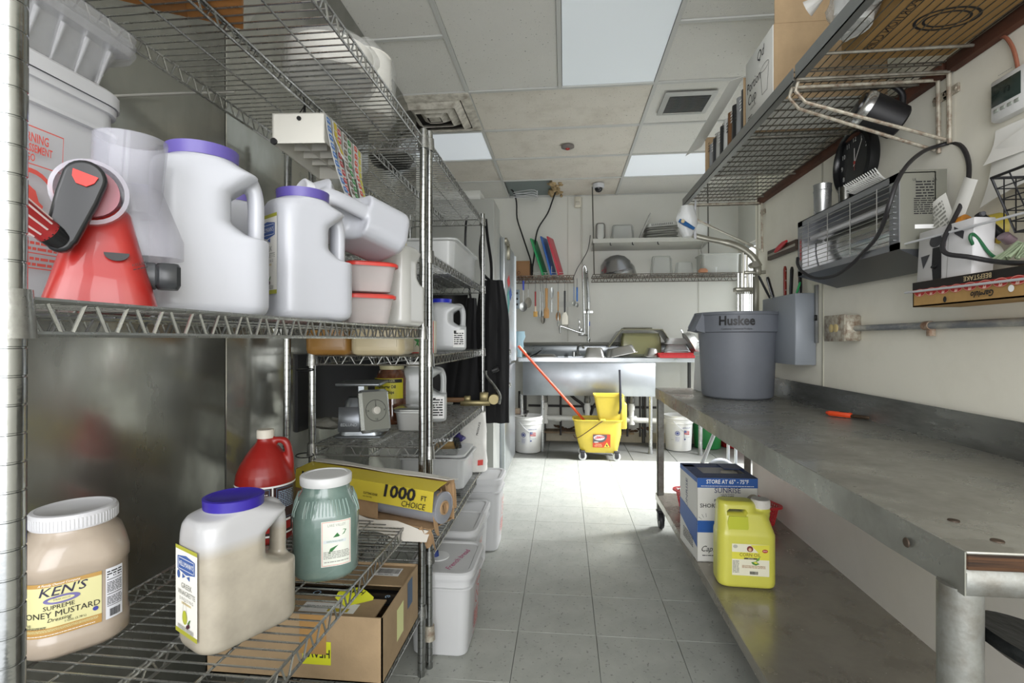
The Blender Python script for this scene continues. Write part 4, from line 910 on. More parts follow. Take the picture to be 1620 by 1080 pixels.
# ---------------------------------------------------------------- refrigerators
t = thing('refrigerator', 'tall steel and white refrigerator beyond the racks on the left', 'refrigerator', (-.51, 3.65, 0))
FW = M('#b3b5b1', .35, .45, name='fridge_panel')
MB().bb((-.5, 0, .03), (0, .34, 2.17), .004).build('cabinet', FW, t)
MB().bb((-.5, .02, 2.17), (-.1, .3, 2.24), .003).build('top_cover', M('#b7b8b2', .5), t)
MB().bb((-.5, .34, .03), (-.005, 1.24, 2.0), .004).build('main_cabinet', STEELB, t)
lo = MB().bb((-.003, .37, .06), (.038, 1.22, .93), .004).build('lower_door', M('#b5babc', .3, .9, var=.35, vs=4, dark='#8f9396', bump=.1, bs=6), t)
up = MB().bb((-.003, .40, .95), (.03, 1.21, 1.97), .004).build('upper_door', STEELB, t)
MB().bb((.0, 1.2, .95), (.045, 1.245, 1.95), .004).build('door_gasket', M('#dfe5ea', .4), up)
for z, d in ((.78, lo), (1.05, up)): 
    MB().lathe([(.02, 0), (.022, .03), (.016, .04)], 16, (.038, .46, z), R=rot('Y', 90)).build('latch', CHROME, d)
mb = MB().bb((.0, .42, 1.93), (.05, .60, 1.97), .003).bb((.02, .58, 1.82), (.055, .62, 1.95), .003); mb.build('hinge', M('#8b8878', .4, .8), t)
f = planar((.031, .78, 1.62), (0, 1, 0), (0, 0, 1))
printing(up, f, [('p', -.1, .03, [(-.1, 0), (.05, .06), (.15, -.0), (.0, -.07)], M('#b5383c', .5)), ('p', .05, -.06, [(-.1, 0), (.05, .06), (.15, -.0), (.0, -.07)], M('#2f4f8d', .5)), ('p', -.1, -.1, [(-.1, 0), (.03, .1), (.1, -.05), (.0, -.16)], M('#3f7b78', .5))], step=1, name='magnets')
MB().bb((-.5, .03, 0), (-.04, 1.2, .03)).build('plinth', BLACK, t)
t = thing('glove_bag', 'clear bag with pale blue content hanging at the refrigerator edge', 'bag', (0, 0, 0)); q = pt(822, 545, D=4.95); t.location = q
rg = [[((.045-.006*k+.012*(k % 2))*(1+.15*sin(4*a+k))*cos(a), .02*(1+.2*sin(3*a+k))*sin(a), .13-.05*k) for a in [2*pi*i/18 for i in range(18)]] for k in range(6)]
MB().loft(rg).build('bag_film', M('#9cbcc8', .25, alpha=.6, bump=.4, bs=30), t)
# ================================================================ WORK TABLE ON THE RIGHT
TZ = .853; TX = .56; TB = XR-.012; T0 = .775; T1 = 3.22; LZ = .205
t = thing('work_table', 'long worn stainless work table with undershelf along the right wall', 'table', (TX, T0, 0))
W_ = TB-TX; L_ = T1-T0
mb = MB().bb((0, 0, TZ-.004), (W_, L_, TZ), .0015); mb.build('tabletop', WORN, t)
# folded front edge, slightly buckled along its length
G = [[(-.001+.0015*sin(j*.9)*(i > 0)+.002*sin(j*.37)*(i/3), L_*j/40, TZ-.001-.062*i/3+.0012*sin(j*1.7)*(i == 3)) for j in range(41)] for i in range(4)]
MB().sheet(G, .002).build('front_edge', M('#96978f', .32, .65, bump=.15, bs=9, rv=.12, vs=6, var=.5, dark='#5f5d55', thr=.58), t)
MB().bb((0.004, .004, TZ-.028), (W_, .022, TZ-.005), .002).build('plywood_core', M('#4e331c', .9, var=1, vs=18, dark='#1d120a', stretch=(.3, 8, 9), bump=.3), t)
MB().bb((.012, .02, TZ-.04), (W_, L_-.01, TZ-.006)).build('underside', M('#6f7071', .6, .4), t)
G = [[(W_-.006-.004*(i == 0), L_*j/20, TZ+.095*i/2) for j in range(21)] for i in range(3)]; MB().sheet(G, .003).build('backsplash', M('#8b8c87', .3, .7, bump=.25, bs=6, rv=.15, vs=5, var=.6, dark='#3b3a36', thr=.5, stretch=(1, .4, 2)), t)
GALV = M('#8b8d88', .45, .5, var=.85, vs=14, dark='#5d5547', thr=.52, bump=.14, bs=40, name='galvanised_pipe')
lg = MB().lathe([(.027, .0), (.027, TZ-.06)], 20).build('leg', GALV, t); lg.location = (.016, .034, 0)
for (x, y, r) in ((.022, L_-.03, 1),):
    mb = MB().bb((-.019, -.019, .10), (.019, -.015, TZ-.04)).bb((-.019, -.019, .10), (-.015, .019, TZ-.04)); o = mb.build('leg', GALV, t); o.location = (x, y, 0)
o = MB().bb((-.019, -.019, .10), (.019, -.015, TZ-.04)).build('leg', GALV, t); o.location = (W_-.03, L_-.03, 0)
MB().bb((.0, .004, TZ-.065), (W_, .034, TZ-.028), .004).build('end_rail', GALV, t)
RV = M('#57493d', .6, .5, var=.5)
for (x, y) in ((.075, .13), (.075, .045), (.15, .04), (.34, .04)): MB().lathe([(.009, TZ-.001), (.008, TZ+.0015), (.004, TZ+.002)], 14, (x, y, 0)).build('rivet', RV, t)
MB().lathe([(.008, 0), (.007, .002)], 14, (-.003, .12, TZ-.035), R=rot('Y', -90)).build('rivet', RV, t); MB().lathe([(.006, .0), (.006, .003)], 12, (.1, .003, TZ-.047), R=rot('X', 90)).build('rivet', RV, t)
mb = MB().bb((0, .0, LZ-.004), (W_, L_, LZ), .0015).bb((-.002, 0, LZ-.04), (.0, L_, LZ-.001)); mb.build('undershelf', M('#a09b90', .24, .5, bump=.08, bs=10, rv=.1, vs=6, var=.45, dark='#6b645a', thr=.55), t)
MB().bb((-.001, L_-.03, TZ-.05), (.0035, L_-.0, TZ-.003)).build('yellow_tape', M('#b6a13a', .5), t)
cs = MB().lathe([(.045, -.014), (.05, -.008), (.05, .008), (.045, .014)], 22, (0, 0, .05), R=rot('Y', 90)).bb((-.02, -.02, .05), (-.016, .02, .105)).bb((.016, -.02, .05), (.02, .02, .105)).bb((-.025, -.025, .10), (.025, .025, .11)).build('caster', M('#26262a', .5), t)
cs.location = (.024, L_-.04, 0)
o = cs.copy(); COL.objects.link(o); o.parent = t; o.location = (W_-.05, L_-.04, 0)
struct(MB().bb((XR-.014, T0, 0), (XR, T1-.05, TZ-.01)).build('baseboard_right', M('#dedad2', .5, var=.2, vs=4, dark='#bdb8ab', bump=.04)))
# worn stool seat at the near end
q = pt(1695, 1052, D=.72)
t = thing('stool', 'worn dark metal stool seat poking in at the bottom right corner', 'stool', (q.x, q.y, 0))
o = MB().lathe([(.02, -.018), (.085, -.014), (.112, -.002), (.115, .006), (.108, .014), (.05, .012), (.02, .011)], 36, R=R3(0, 14, 0)).build('seat', M('#3b3e3f', .3, .8, var=.9, vs=18, dark='#141617', thr=.5, bump=.15), t); o.location = (0, 0, q.z)
o = MB().lathe([(.022, .0), (.028, .003), (.016, .008)], 9, R=R3(0, 14, 0)).build('rust_patch', M('#7d6a3c', .9, bump=.8, bs=60), t); o.location = (-.06, -.04, q.z+.022)
MB().lathe([(.10, 0), (.09, .012), (.018, .02), (.016, q.z-.012)], 20).build('pedestal', M('#55585a', .4, .8), t)
# ---- things on the table
GB = M('#6f737a', .55, var=.1, vs=5, bump=.05, bs=50, name='grey_bin')
t = thing('waste_bin', 'large round grey bin with black lettering on the table', 'bin', (.888, 2.745, TZ+.001), 0)
mb = MB().lathe([(.155, 0), (.168, .008), (.172, .02), (.186, .33), (.199, .335), (.202, .42), (.196, .425), (.196, .419), (.188, .335), (.17, .04), (.001, .03)], 48); mb.build('body', GB, t, 30)
MB().lathe([(.198, .417), (.208, .418), (.210, .425), (.208, .433), (.198, .434), (.194, .43)], 48, cap0=False, cap1=False).build('rim', M('#666a70', .5), t)
for s, a in ((1, 8), (-1, 186)):
    Rz = rot('Z', a if s == 1 else 190)
    mb = MB()
    for dy in (-.045, .045): mb.prism([(.19, .33), (.235, .34), (.24, .36), (.205, .43), (.19, .43)], .006, Rz @ rot('X', 90), Rz @ V(0, dy, 0))
    mb.box(Rz @ V(.222, 0, .384), (.006, .09, .10), .002, R=Rz @ rot('Y', -26)); mb.build('handle', GB, t)
f = cyl(.2035, -90-18, .378); f_ = lambda u, v, o: f(u, v, o-.001+.0015)
printing(t, f_, [('t', 0, .008, 'Huskee', .062, {'b': .03, 'xs': .88}, BLACK), ('t', 0, -.03, 'Continental Commercial Products', .0125, {'xs': .8}, INK)], step=1, name='lettering')
q = pt(1107, 600, D=2.98); t = thing('napkin_dispenser', 'small white and black box half hidden behind the grey bin', 'dispenser', (q.x+.03, q.y, TZ+.001), 5)
o = MB().rl([(0, .10, .12, .01), (.2, .085, .11, .01), (.205, .10, .12, .012), (.225, .095, .115, .012)], 4).build('body', M('#c9cbc8', .4), t); MB().bb((.005, -.062, .01), (.044, -.0585, .19), .001).build('black_front', BLACKG, o)
q = pt(1345, 660, Z=TZ+.004); t = thing('box_cutter', 'orange utility knife with a rusty blade holder lying on the table', 'knife', (q.x, q.y, TZ+.002), -48)
MB().box((-.035, 0, .010), (.085, .026, .018), .006).build('handle', M('#d4481f', .4), t); MB().box((-.078, .0, .011), (.012, .018, .012), .004).build('end_cap', M('#b83a1c', .4), t); MB().box((.035, .002, .008), (.07, .024, .012), .004).build('head', M('#5c4a38', .5, .6, var=.6, vs=30), t); MB().box((-.02, 0, .0195), (.03, .012, .002), .0008).build('slider', BLACK, t)
q = pt(1080, 605, Z=TZ); tag(MB().box((q.x, 3.0, TZ+.002), (.06, .03, .003), .001, R=rot('Z', 20)).build('metal_clip', STEEL), 'small metal clip near the far left corner of the table', 'clip')
# ---- undershelf contents
z = LZ+.001
q = pt(1103, 888, Z=z); Rz_ = -3
t = thing('oil_carton', 'tall white and blue carton with STORE AT print on the undershelf', 'carton', (q.x, q.y, z), 3)
WC = M('#d9d8d2', .5, name='white_carton'); CBl = M('#2a5ba6', .5, name='carton_blue'); w_, d_, h_ = .252, .26, .355
mb = MB().bb((0, 0, 0), (w_, .003, h_)).bb((0, 0, 0), (.003, d_, h_)).bb((w_-.003, 0, 0), (w_, d_, h_)).bb((0, d_-.003, 0), (w_, d_, h_)).bb((0, 0, 0), (w_, d_, .003)); c = mb.build('carton', WC, t)
mb = MB().bb((0, 0, h_), (w_, .075, h_+.002)).bb((0, .075, h_), (.05, d_-.03, h_+.002)).bb((0, d_-.07, h_), (w_, d_, h_+.002)).bb((w_-.02, .07, h_), (w_, d_-.05, h_+.002)).bb((w_-.09, .14, h_+.003), (w_, d_-.02, h_+.006)); mb.build('top_flaps', M('#263a68', .5), t)
MB().bb((.004, .004, .004), (w_-.004, d_-.004, .30)).build('inner_bag', M('#4a3c30', .7), t); MB().lathe([(.035, .30), (.035, h_-.004), (.028, h_), (.002, h_)], 24, (w_-.075, .12, 0)).build('cap', M('#d5cfbf', .4), t)
f = planar((w_/2, -.0003, 0), (1, 0, 0), (0, 0, 1))
printing(c, f, [('r', 0, .335, w_, .04, CBl), ('t', 0, .340, 'STORE AT 65° - 75°F', .024, {'b': .02, 'xs': .82}, WHITE), ('l', 0, .322, .22, .005, 1, WHITE), ('t', -.0, .303, 'SUNRISE', .031, {'b': .005, 'xs': .95}, M('#3c3f66', .5)), ('t', 0, .287, 'LIQUID FRYING', .008, {}, INK), ('t', 0, .276, 'CREAMY', .016, {'b': .02, 'xs': .85}, INK), ('t', 0, .261, 'PURE VEGETABLE', .015, {'b': .02, 'xs': .95}, INK), ('t', -.04, .238, 'SHORTENING', .024, {'b': .01}, INK),
  ('p', 0, .125, [(-w_/2, 0), (w_/2, 0), (w_/2, .05), (-w_/2, .05)], CBl)]+[('p', -.085, .165, [(.028*cos(a)-.0008, .026*sin(a)), (.045*cos(a), .042*sin(a)), (.045*cos(a)+.001, .042*sin(a)+.0012), (.028*cos(a)+.0008, .026*sin(a))], INK) for a in (1.7, 2.1, 2.5, 2.9, 3.3)]+[('t', -.07, .055, 'Capital', .034, {'sh': .4, 'xs': .9}, INK), ('l', -.06, .028, .09, .006, 1, INK), ('e', .105, .255, .03, .035, M('#8f887b', .6))], step=1)
f = planar((-.0003, d_/2, 0), (0, -1, 0), (0, 0, 1)); printing(c, f, [('r', 0, .345, d_, .02, CBl), ('t', -.02, .24, 'SUNRISE', .04, {'rot': 90}, M('#3c3f66', .5)), ('p', 0, .12, [(-d_/2, 0), (d_/2, -.06), (d_/2, .06), (-d_/2, .08)], CBl), ('l', 0, .06, .15, .05, 6, INK)], step=1)
p1 = pt(1139, 905, Z=z); p2 = pt(1216, 930, Z=z)
q = pt(1172, 915, Z=z); t = thing('corn_oil_jug', 'bright yellow corn oil jug with white cap on the undershelf', 'jug', (q.x+.0, q.y-.03, z), -2); t.scale = (.94, .94, .95)
CY = M('#d3d056', .38, var=.05, coat=.25, sss=.05, name='yellow_jug')
w_, d_, h_ = .225, .125, .345
mb = MB().rl([(0, w_-.03, d_-.03, .03), (.008, w_-.004, d_-.004, .035), (.02, w_, d_, .035), (h_*.62, w_, d_, .035), (h_*.64, w_-.006, d_-.006, .035), (h_*.80, w_*.86, d_*.86, .035, -.006, 0), (h_*.86, w_*.80, d_*.8, .035, -.010, 0), (h_*.875, .085, .07, .03, .064, 0)], 6)
mb.rl([(h_*.6, .15, .118, .035, -.035, 0), (h_*.8, .15, .10, .035, -.034, 0), (h_*.955, .145, .085, .03, -.033, 0), (h_*.985, .13, .065, .025, -.034, 0)], 6)
mb.lathe([(.036, h_*.8), (.034, h_*.93)], 24, (.066, 0, 0))
MBc = melt(mb, 'body', CY, t, .0045, 5)
# through-hole of the grip is cut as a real opening
cutm = MB().prism([(-.078, h_*.835), (-.004, h_*.835), (.003, h_*.87), (-.005, h_*.905), (-.068, h_*.905), (-.077, h_*.88)], .3, rot('X', 90), (0, 0, 0)).build('cutter', CY)
cutm.parent = t
bpy.context.view_layer.update()
bm_ = MBc.modifiers.new('b', 'BOOLEAN'); bm_.operation = 'DIFFERENCE'; bm_.object = cutm; bm_.solver = 'EXACT'
bpy.context.view_layer.update()
me = bpy.data.meshes.new_from_object(MBc.evaluated_get(bpy.context.evaluated_depsgraph_get())); MBc.modifiers.clear(); MBc.data = me; bpy.data.objects.remove(cutm)
MB().prism([(-.072, h_*.64), (-.006, h_*.64), (.003, h_*.70), (.0, h_*.83), (-.072, h_*.83), (-.078, h_*.75)], .004, rot('X', 90), (.0, -d_/2+.0065, 0)).build('grip_recess', M('#bfc534', .45), t)
mb = MB().lathe([(.031, h_*.905), (.0365, h_*.905), (.0365, h_*.985), (.034, h_), (.002, h_)], 32, (.066, 0, 0))
for i in range(40): a = 2*pi*i/40; mb.box((.066+.0368*cos(a), .0368*sin(a), h_*.945), (.0012, .0025, .022), R=rot('Z', math.degrees(a)))
mb.build('cap', M('#d8d5cc', .45), t)
f0 = planar((.008, -d_/2-.0012, .118), (1, 0, 0), (0, 0, 1)); OW_ = M('#e9e6cd', .45); o = plate(t, f0, .142, .125, OW_, 'front_label')
YEL = M('#e0d94a', .45)
printing(o, f0, [('p', 0, 0, [(.0, .06), (.071, .0625), (.071, .02), (.03, .03)], YEL), ('r', 0, .016, .142, .028, YEL), ('e', -.002, .044, .012, .012, M('#7c2f22', .5)), ('e', -.002, .041, .006, .007, M('#d9b48c', .5)), ('e', -.058, .052, .009, .007, M('#b7b7a6', .5)), ('e', .055, .038, .011, .007, M('#b5361f', .5)), ('t', .055, .038, 'ZERO', .006, {}, WHITE),
  ('t', -.002, .020, 'CORN OIL', .019, {'xs': .9}, M('#6b4d1e', .5)), ('r', .0, .006, .05, .006, M('#4b4338', .5)), ('t', 0, .006, '100% PURE', .0045, {}, WHITE), ('p', .02, -.008, [(-.018, 0), (.0, .004), (.014, -.006), (.0, -.012), (-.012, -.008)], M('#4f8a3a', .5)), ('p', .022, -.006, [(-.004, 0), (.004, .014), (.014, .02), (.01, .006)], M('#6fa044', .5)), ('p', .02, -.006, [(-.010, -.002), (.0, .001), (.008, -.006), (-.002, -.007)], YEL),
  ('l', -.056, -.028, .024, .05, 9, INKG), ('l', .012, -.026, .09, .012, 3, M('#b08a6a', .6)), ('b', .012, -.05, .03, .012, INK)], step=1)
# red basket
t = thing('plastic_basket', 'long red perforated plastic basket on the undershelf', 'basket', (pt(1146, 537, D=2.735).x, pt(1146, 537, D=2.735).y, z), 110)
RB_ = M('#c82f35', .4, name='red_basket')
mb = MB(); bw, bd, bh = .43, .35, .10
def lerpring(u): return ring(bw-.03*(1-u), bd-.03*(1-u), .035, 5)
mb.rl([(0, bw-.03, bd-.03, .035), (.006, bw-.03, bd-.03, .035)], 5)
for u in (0, .14, .28, .42, .56, .70, .84, .96):
    mb.tube([(x, y, bh*u+.003) for x, y in lerpring(u)], .0026, 4, closed=True)
per = 96
def along(R_, k):
    P = [V(x, y, 0) for x, y in R_]; L = [0]
    for i in range(len(P)): L.append(L[-1]+(P[(i+1) % len(P)]-P[i]).length)
    s = L[-1]*k/per; i = 0
    while L[i+1] < s: i += 1
    return P[i].lerp(P[(i+1) % len(P)], (s-L[i])/max(1e-9, L[i+1]-L[i]))
for k in range(per):
    a = along(lerpring(0), k); b = along(lerpring(1), k); mb.tube([a+V(0, 0, .003), b+V(0, 0, bh)], .0024, 4)
mb.build('lattice', RB_, t, kind='stuff')
MB().rl([(bh, bw, bd, .035), (bh+.002, bw+.03, bd+.03, .045), (bh-.008, bw+.032, bd+.032, .045), (bh-.008, bw+.026, bd+.026, .042), (bh-.003, bw+.022, bd+.022, .042), (bh-.003, bw, bd, .035)], 5, False, False).build('rim', RB_, t)
# ================================================================ THINGS ON THE FLOOR BEHIND THE TABLE
def pail(name, lb, x, y, r0, r1, h, m, handle=True, prints=False, hz=100):
    t = thing(name, lb, 'bucket', (x, y, 0))
    mb = MB().lathe([(r0-.01, 0), (r0, .006), (r1-.004, h*.78), (r1+.004, h*.785), (r1+.004, h*.80), (r1-.003, h*.80), (r1, h*.90), (r1+.007, h*.905), (r1+.007, h*.93), (r1, h*.935), (r1, h*.985), (r1+.005, h), (r1-.004, h), (r1-.008, h*.95), (r0-.01, .01), (.001, .01)], 36); mb.build('body', m, t, 30)
    if handle:
        a0 = radians(hz); P = []
        for i in range(13):
            a = pi*i/12; P.append(V(cos(a0)*(r1+.008)*cos(a)-sin(a0)*(-.0)-.0, 0, 0)+V((r1+.01)*cos(a)*cos(a0)+.0, (r1+.01)*cos(a)*sin(a0), h*.86)*1-V(cos(a0)*(r1+.008)*cos(a), 0, 0)+V(sin(a0), -cos(a0), 0)*(r1+.02)*sin(a)*.75+V(0, 0, -.14*sin(a)))
        MB().tube(P, .003, 6).tube([P[5], P[6], P[7]], .009, 8).build('handle', WHITEP, t)
    if prints:
        f = lambda u, v, o: Vector(((r0+(r1-r0)*(v/h)/.78+.0012+o)*cos(radians(-90)+u/r0), (r0+(r1-r0)*(v/h)/.78+.0012+o)*sin(radians(-90)+u/r0), v))
        NB = M('#46528a', .5)
        printing(t, f, [('p', .055, .20, [(-.028, -.02), (.028, -.026), (.028, .014), (-.028, .02)], M('#c05a5a', .5)), ('p', .044, .205, [(-.017, -.008), (.007, -.010), (.007, .014), (-.017, .016)], NB)]+[('r', .06, .188+.009*k, .045, .002, WHITE) for k in range(4)]+[('r', .028, .17, .002, .1, NB), ('t', .05, .245, 'MADE IN USA', .013, {'b': .02}, NB), ('t', .06, .15, 'FOOD SAFE', .011, {}, M('#4f8fa0', .5)), ('e', .035, .13, .008, .008, NB),
          ('o', -.035, .19, .022, .024, .006, NB), ('e', -.035, .19, .012, .012, NB), ('l', -.035, .13, .04, .05, 5, M('#a9acc4', .5)), ('f', -.035, .17, .062, .15, .001, M('#b9bccb', .5)), ('t', -.085, .12, 'HDPE', .010, {}, M('#5f8a5a', .5))], step=.012, name='printed_marks')
    return t
BK = M('#d9d9d6', .42, name='bucket_white')
q = pt(834, 718, Z=0); pail('bucket', 'white printed bucket beside the refrigerator, left of the mop bucket', q.x, q.y+.14, .128, .145, .37, BK, True, True, 60)
q = pt(1078, 715, Z=0); pail('bucket', 'white printed bucket standing right of the mop bucket, near the table corner', q.x, q.y+.14, .128, .145, .365, BK, True, True, 60)
q = pt(1120, 708, Z=0); pail('bucket', 'green bucket in the far corner behind the table', q.x, q.y+.02, .13, .15, .30, M('#1f7a3c', .45), False)
q = pt(1152, 706, Z=0); pail('bucket', 'red bucket next to the green one, mostly hidden', q.x+.06, q.y+.0, .13, .15, .27, M('#b5242b', .45), False)
t = thing('hand_truck', 'silver folding hand truck with grey-tyred wheel behind the table', 'hand truck', (1.22, 3.95, 0))
AL = M('#c6c9cb', .3, .9, name='aluminium')
q = pt(1140, 742, D=3.95)
w0 = V(q.x-1.22, q.y-3.95, .115)
MB().tube([w0+V(.095*cos(a), 0, .095*sin(a)) for a in [2*pi*i/28 for i in range(28)]], .021, 10, closed=True).build('tyre', M('#83868a', .6), t)
mb = MB().lathe([(.075, -.012), (.075, .012)], 24, w0, R=rot('X', 90)).lathe([(.02, -.03), (.02, .03)], 14, w0, R=rot('X', 90)); mb.build('hub', M('#b9bcbf', .4, .3), t)
mb = MB()
for a in range(5): mb.box(w0+V(.05*cos(a*1.257), -.014, .05*sin(a*1.257)), (.06, .006, .012), .002, R=rot('Y', -math.degrees(a*1.257)))
mb.build('spokes', M('#75787b', .5), t)
a = pt(1107, 742, D=3.7)-V(1.22, 3.95, 0); b = pt(1131, 683, D=3.75)-V(1.22, 3.95, 0); MB().tube([a, b+(b-a)*.5], .014, 10).build('diagonal_tube', AL, t)
mb = MB()
for px in (1152, 1164, 1185, 1198):
    a = pt(px, 775, D=4.05)-V(1.22, 3.95, 0); a.z = .02; b = pt(px, 650, D=4.05)-V(1.22, 3.95, 0); mb.tube([a, b], .012, 8)
mb.build('upright', AL, t); a = pt(1152, 770, D=4.05)-V(1.22, 3.95, 0); b = pt(1198, 770, D=4.05)-V(1.22, 3.95, 0); a.z = b.z = .012; MB().tube([a, b], .012, 8).build('toe_bar', AL, t)
# ================================================================ RIGHT WALL FITTINGS
X_ = XR
# fuse-like knife cabinet
t = thing('knife_cabinet', 'grey metal wall cabinet used as a knife holder behind the grey bin', 'cabinet', (X_, 2.42, 1.035))
KG = M('#8f959c', .45, .1, bump=.02, name='grey_paint'); MB().bb((-.092, 0, 0), (-.002, .385, .325), .003).build('cabinet', KG, t)
MB().bb((-.0125, -.02, .10), (-.001, .0, .36), .002).build('mounting_plate', M('#8b8d8c', .5, .4), t); MB().bb((-.02, -.022, .2), (-.008, -.018, .225), .001).build('clip', BLACK, t)
kn = [((1218, 462), (1200, 436), .009, BLACK, 'black knife handle leaning left in the cabinet top'), ((1224, 463), (1214, 438), .012, BLACKG, 'short black curved knife handle in the cabinet top'), ((1242, 462), (1242, 421), .012, M('#7d2418', .4), 'riveted dark red knife handle in the cabinet top'),
      ((1251, 461), (1253, 422), .012, BLACK, 'black knife handle right of the red one'), ((1266, 458), (1266, 424), .013, BLACKG, 'thick black knife handle nearest the wall heater'), ((1258, 460), (1266, 446), .007, M('#1f9a55', .4), 'green handle between the black knives')]
for k, (a, b, r, m, lb) in enumerate(kn):
    Yk = 2.72-.045*k; A = pt(*a, Y=Yk); B = pt(*b, Y=Yk); A.z -= .03; cx = A.x; 
    sh = min(0, 1.115-max(A.x, B.x)); A.x += sh; B.x += sh
    t = thing('kitchen_knife', lb, 'knife', A); d = B-A
    MB().tube([V(0, 0, 0), d*.3, d*.6+V(0, 0, 0), d*.9, d], [r*.8, r, r*.95, r*1.05, r*.6], 12, flat=.6).build('handle', m, t)
    MB().box(V(0, 0, -.03), (.003, .02, .09), .001).build('blade', STEEL, t)
    if 'riveted' in lb: 
        mb = MB()
        for u in (.25, .55, .85): mb.lathe([(.0035, 0), (.003, .001)], 10, d*u+V(0, -.0085, 0), R=rot('X', 90))
        mb.build('rivets', M('#d0cdc6', .3, .8), t)
# magnetic strip
a = pt(1217, 406, X=X_-.01); b = pt(1262, 385, X=X_-.01)
t = thing('knife_rack', 'magnetic knife strip on the wall left of the heater', 'knife rack', ((X_-.011), (a.y+b.y)/2, (a.z+b.z)/2)); Ls = abs(a.y-b.y)
Rk = R3(0, 0, 0)
MB().box((0, 0, 0), (.018, Ls, .05), .002).build('bar', M('#4a3a30', .5), t); MB().box((-.0095, 0, 0), (.003, Ls-.01, .012), .0005).build('magnet', M('#b3aea3', .4, .6), t)
q = pt(1239, 388, X=X_-.03); t = thing('knife', 'red knife handle resting on the magnetic strip', 'knife', q)
MB().tube([(0, .10, -.016), (0, .06, -.006), (0, .0, .008), (0, -.04, .014)], [.006, .012, .012, .006], 10).build('handle', M('#c4232e', .35), t)
# outlet box + conduit
q1 = pt(1302, 520, X=X_-.04)
yb = pt(1338, 520, X=X_-.06).y; ya = pt(1306, 520, X=X_-.06).y
t = thing('outlet_box', 'rust-speckled old outlet box on the wall at the end of the conduit', 'outlet', (X_-.031, (ya+yb)/2, 1.195))
MB().box((0, 0, 0), (.058, abs(ya-yb), .10), .006).build('box', RUSTY, t)
MB().box((-.0315, .0, 0), (.006, abs(ya-yb)+.005, .104), .003).build('cover', RUSTY, t)
for k in (-.017, .017): MB().lathe([(.016, 0), (.016, .004), (.012, .006)], 18, (-.034, k, -.0), R=rot('Y', -90)).build('socket', M('#b9a776', .5), t)
t = thing('conduit', 'grey paint-chipped conduit running along the right wall', 'pipe', (X_-.022, 0, 1.193))
MB().tube([(0, yb+.0, 0), (0, .45, .0)], .011, 12).build('pipe', M('#7c8084', .5, .2, var=.9, vs=22, dark='#cfcdc0', thr=.58, stretch=(1, .35, 1)), t)
for y in (pt(1480, 512, X=X_).y, .75): 
    o = MB().tube([(0, y-.014, 0), (0, y+.014, 0)], .0135, 12).bb((.0, y-.008, -.032), (.018, y+.008, 0), .001); o.build('strap', M('#7d5439', .8, var=.7, vs=40, dark='#c9c2b0'), t)
# wall clock
q = pt(1352, 257, X=X_-.02); t = thing('wall_clock', 'round black wall clock with white numerals', 'clock', (X_-.001, q.y, q.z), 0)
Rc = rot('Y', -90)
MB().lathe([(.128, 0), (.132, .01), (.13, .034), (.118, .04), (.110, .032), (.108, .02)], 48, R=Rc, cap1=False).build('case', BLACKG, t)
MB().lathe([(.110, .016), (.110, .018)], 40, R=Rc).build('dial', M('#38393b', .2, name='clock_dial'), t)
f = planar((-.0185, 0, 0), (0, -1, 0), (0, 0, 1)); 
els = [('t', .088*sin(radians(30*h)), .088*cos(radians(30*h)), str(h), .026, {}, WHITE) for h in range(1, 13)]
els += [('p', 0, 0, [(-.003, -.01), (.003, -.01), (.003, .055), (-.003, .055)], WHITE), ('p', 0, 0, [(-.008, -.012), (-.004, -.015), (.052, .072), (.049, .074)], WHITE), ('e', 0, 0, .007, .007, M('#c0392b', .4)), ('p', 0, 0, [(-.001, -.03), (.001, -.03), (.001, .0), (-.001, .0)], M('#c0392b', .4))]
printing(t, f, els, step=1, name='numerals_and_hands')
# strip heater
hy0, hy1, hz0, hz1, hx0, hx1 = 1.60, 2.25, 1.415, 1.64, .975, 1.075
t = thing('infrared_heater', 'wall-mounted steel infrared heater with wire grille', 'heater', ((hx0+hx1)/2, (hy0+hy1)/2, hz0)); dx, dy, dz = hx1-hx0, hy1-hy0, hz1-hz0
HS = M('#9fa1a5', .34, .75, bump=.04, name='heater_steel'); mb = MB()
mb.bb((-dx/2, -dy/2, dz-.003), (dx/2, dy/2, dz)).bb((dx/2-.003, -dy/2, 0), (dx/2, dy/2, dz)).bb((-dx/2, -dy/2, 0), (-dx/2+.003, -dy/2+.045, dz)).bb((-dx/2, dy/2-.04, 0), (-dx/2+.003, dy/2, dz)).bb((-dx/2, -dy/2, dz-.022), (-dx/2+.003, dy/2, dz)).bb((-dx/2, -dy/2, 0), (-dx/2+.003, dy/2, .02)).bb((-dx/2, dy/2-.003, 0), (dx/2, dy/2, dz)); mb.build('housing', HS, t)
o = MB().bb((-dx/2+.003, -dy/2, 0), (dx/2+.03, -dy/2+.003, dz+.006)).build('end_plate', M('#8f8f84', .4, .6), t)
f = planar((.02, -dy/2-.0003, .12), (1, 0, 0), (0, 0, 1)); printing(o, f, [('l', 0, .055, .05, .05, 6, INK), ('l', 0, .005, .06, .05, 8, INK), ('r', 0, -.055, .055, .012, WHITE), ('t', -.028, .082, 'UL', .01, {}, INK), ('t', .028, .082, 'UL', .01, {}, INK)], step=1)
MB().add([(-dx/2, -dy/2, 0), (-dx/2, dy/2, 0), (dx/2+.03, dy/2-.05, -.055), (dx/2+.03, -dy/2+.02, -.055), (dx/2+.03, -dy/2, 0), (dx/2+.03, dy/2, 0), ], [(0, 1, 2, 3), (0, 3, 4), (1, 5, 2), (3, 2, 5, 4), (0, 4, 5, 1)]).build('lower_shroud', M('#5f6265', .38, .7), t)
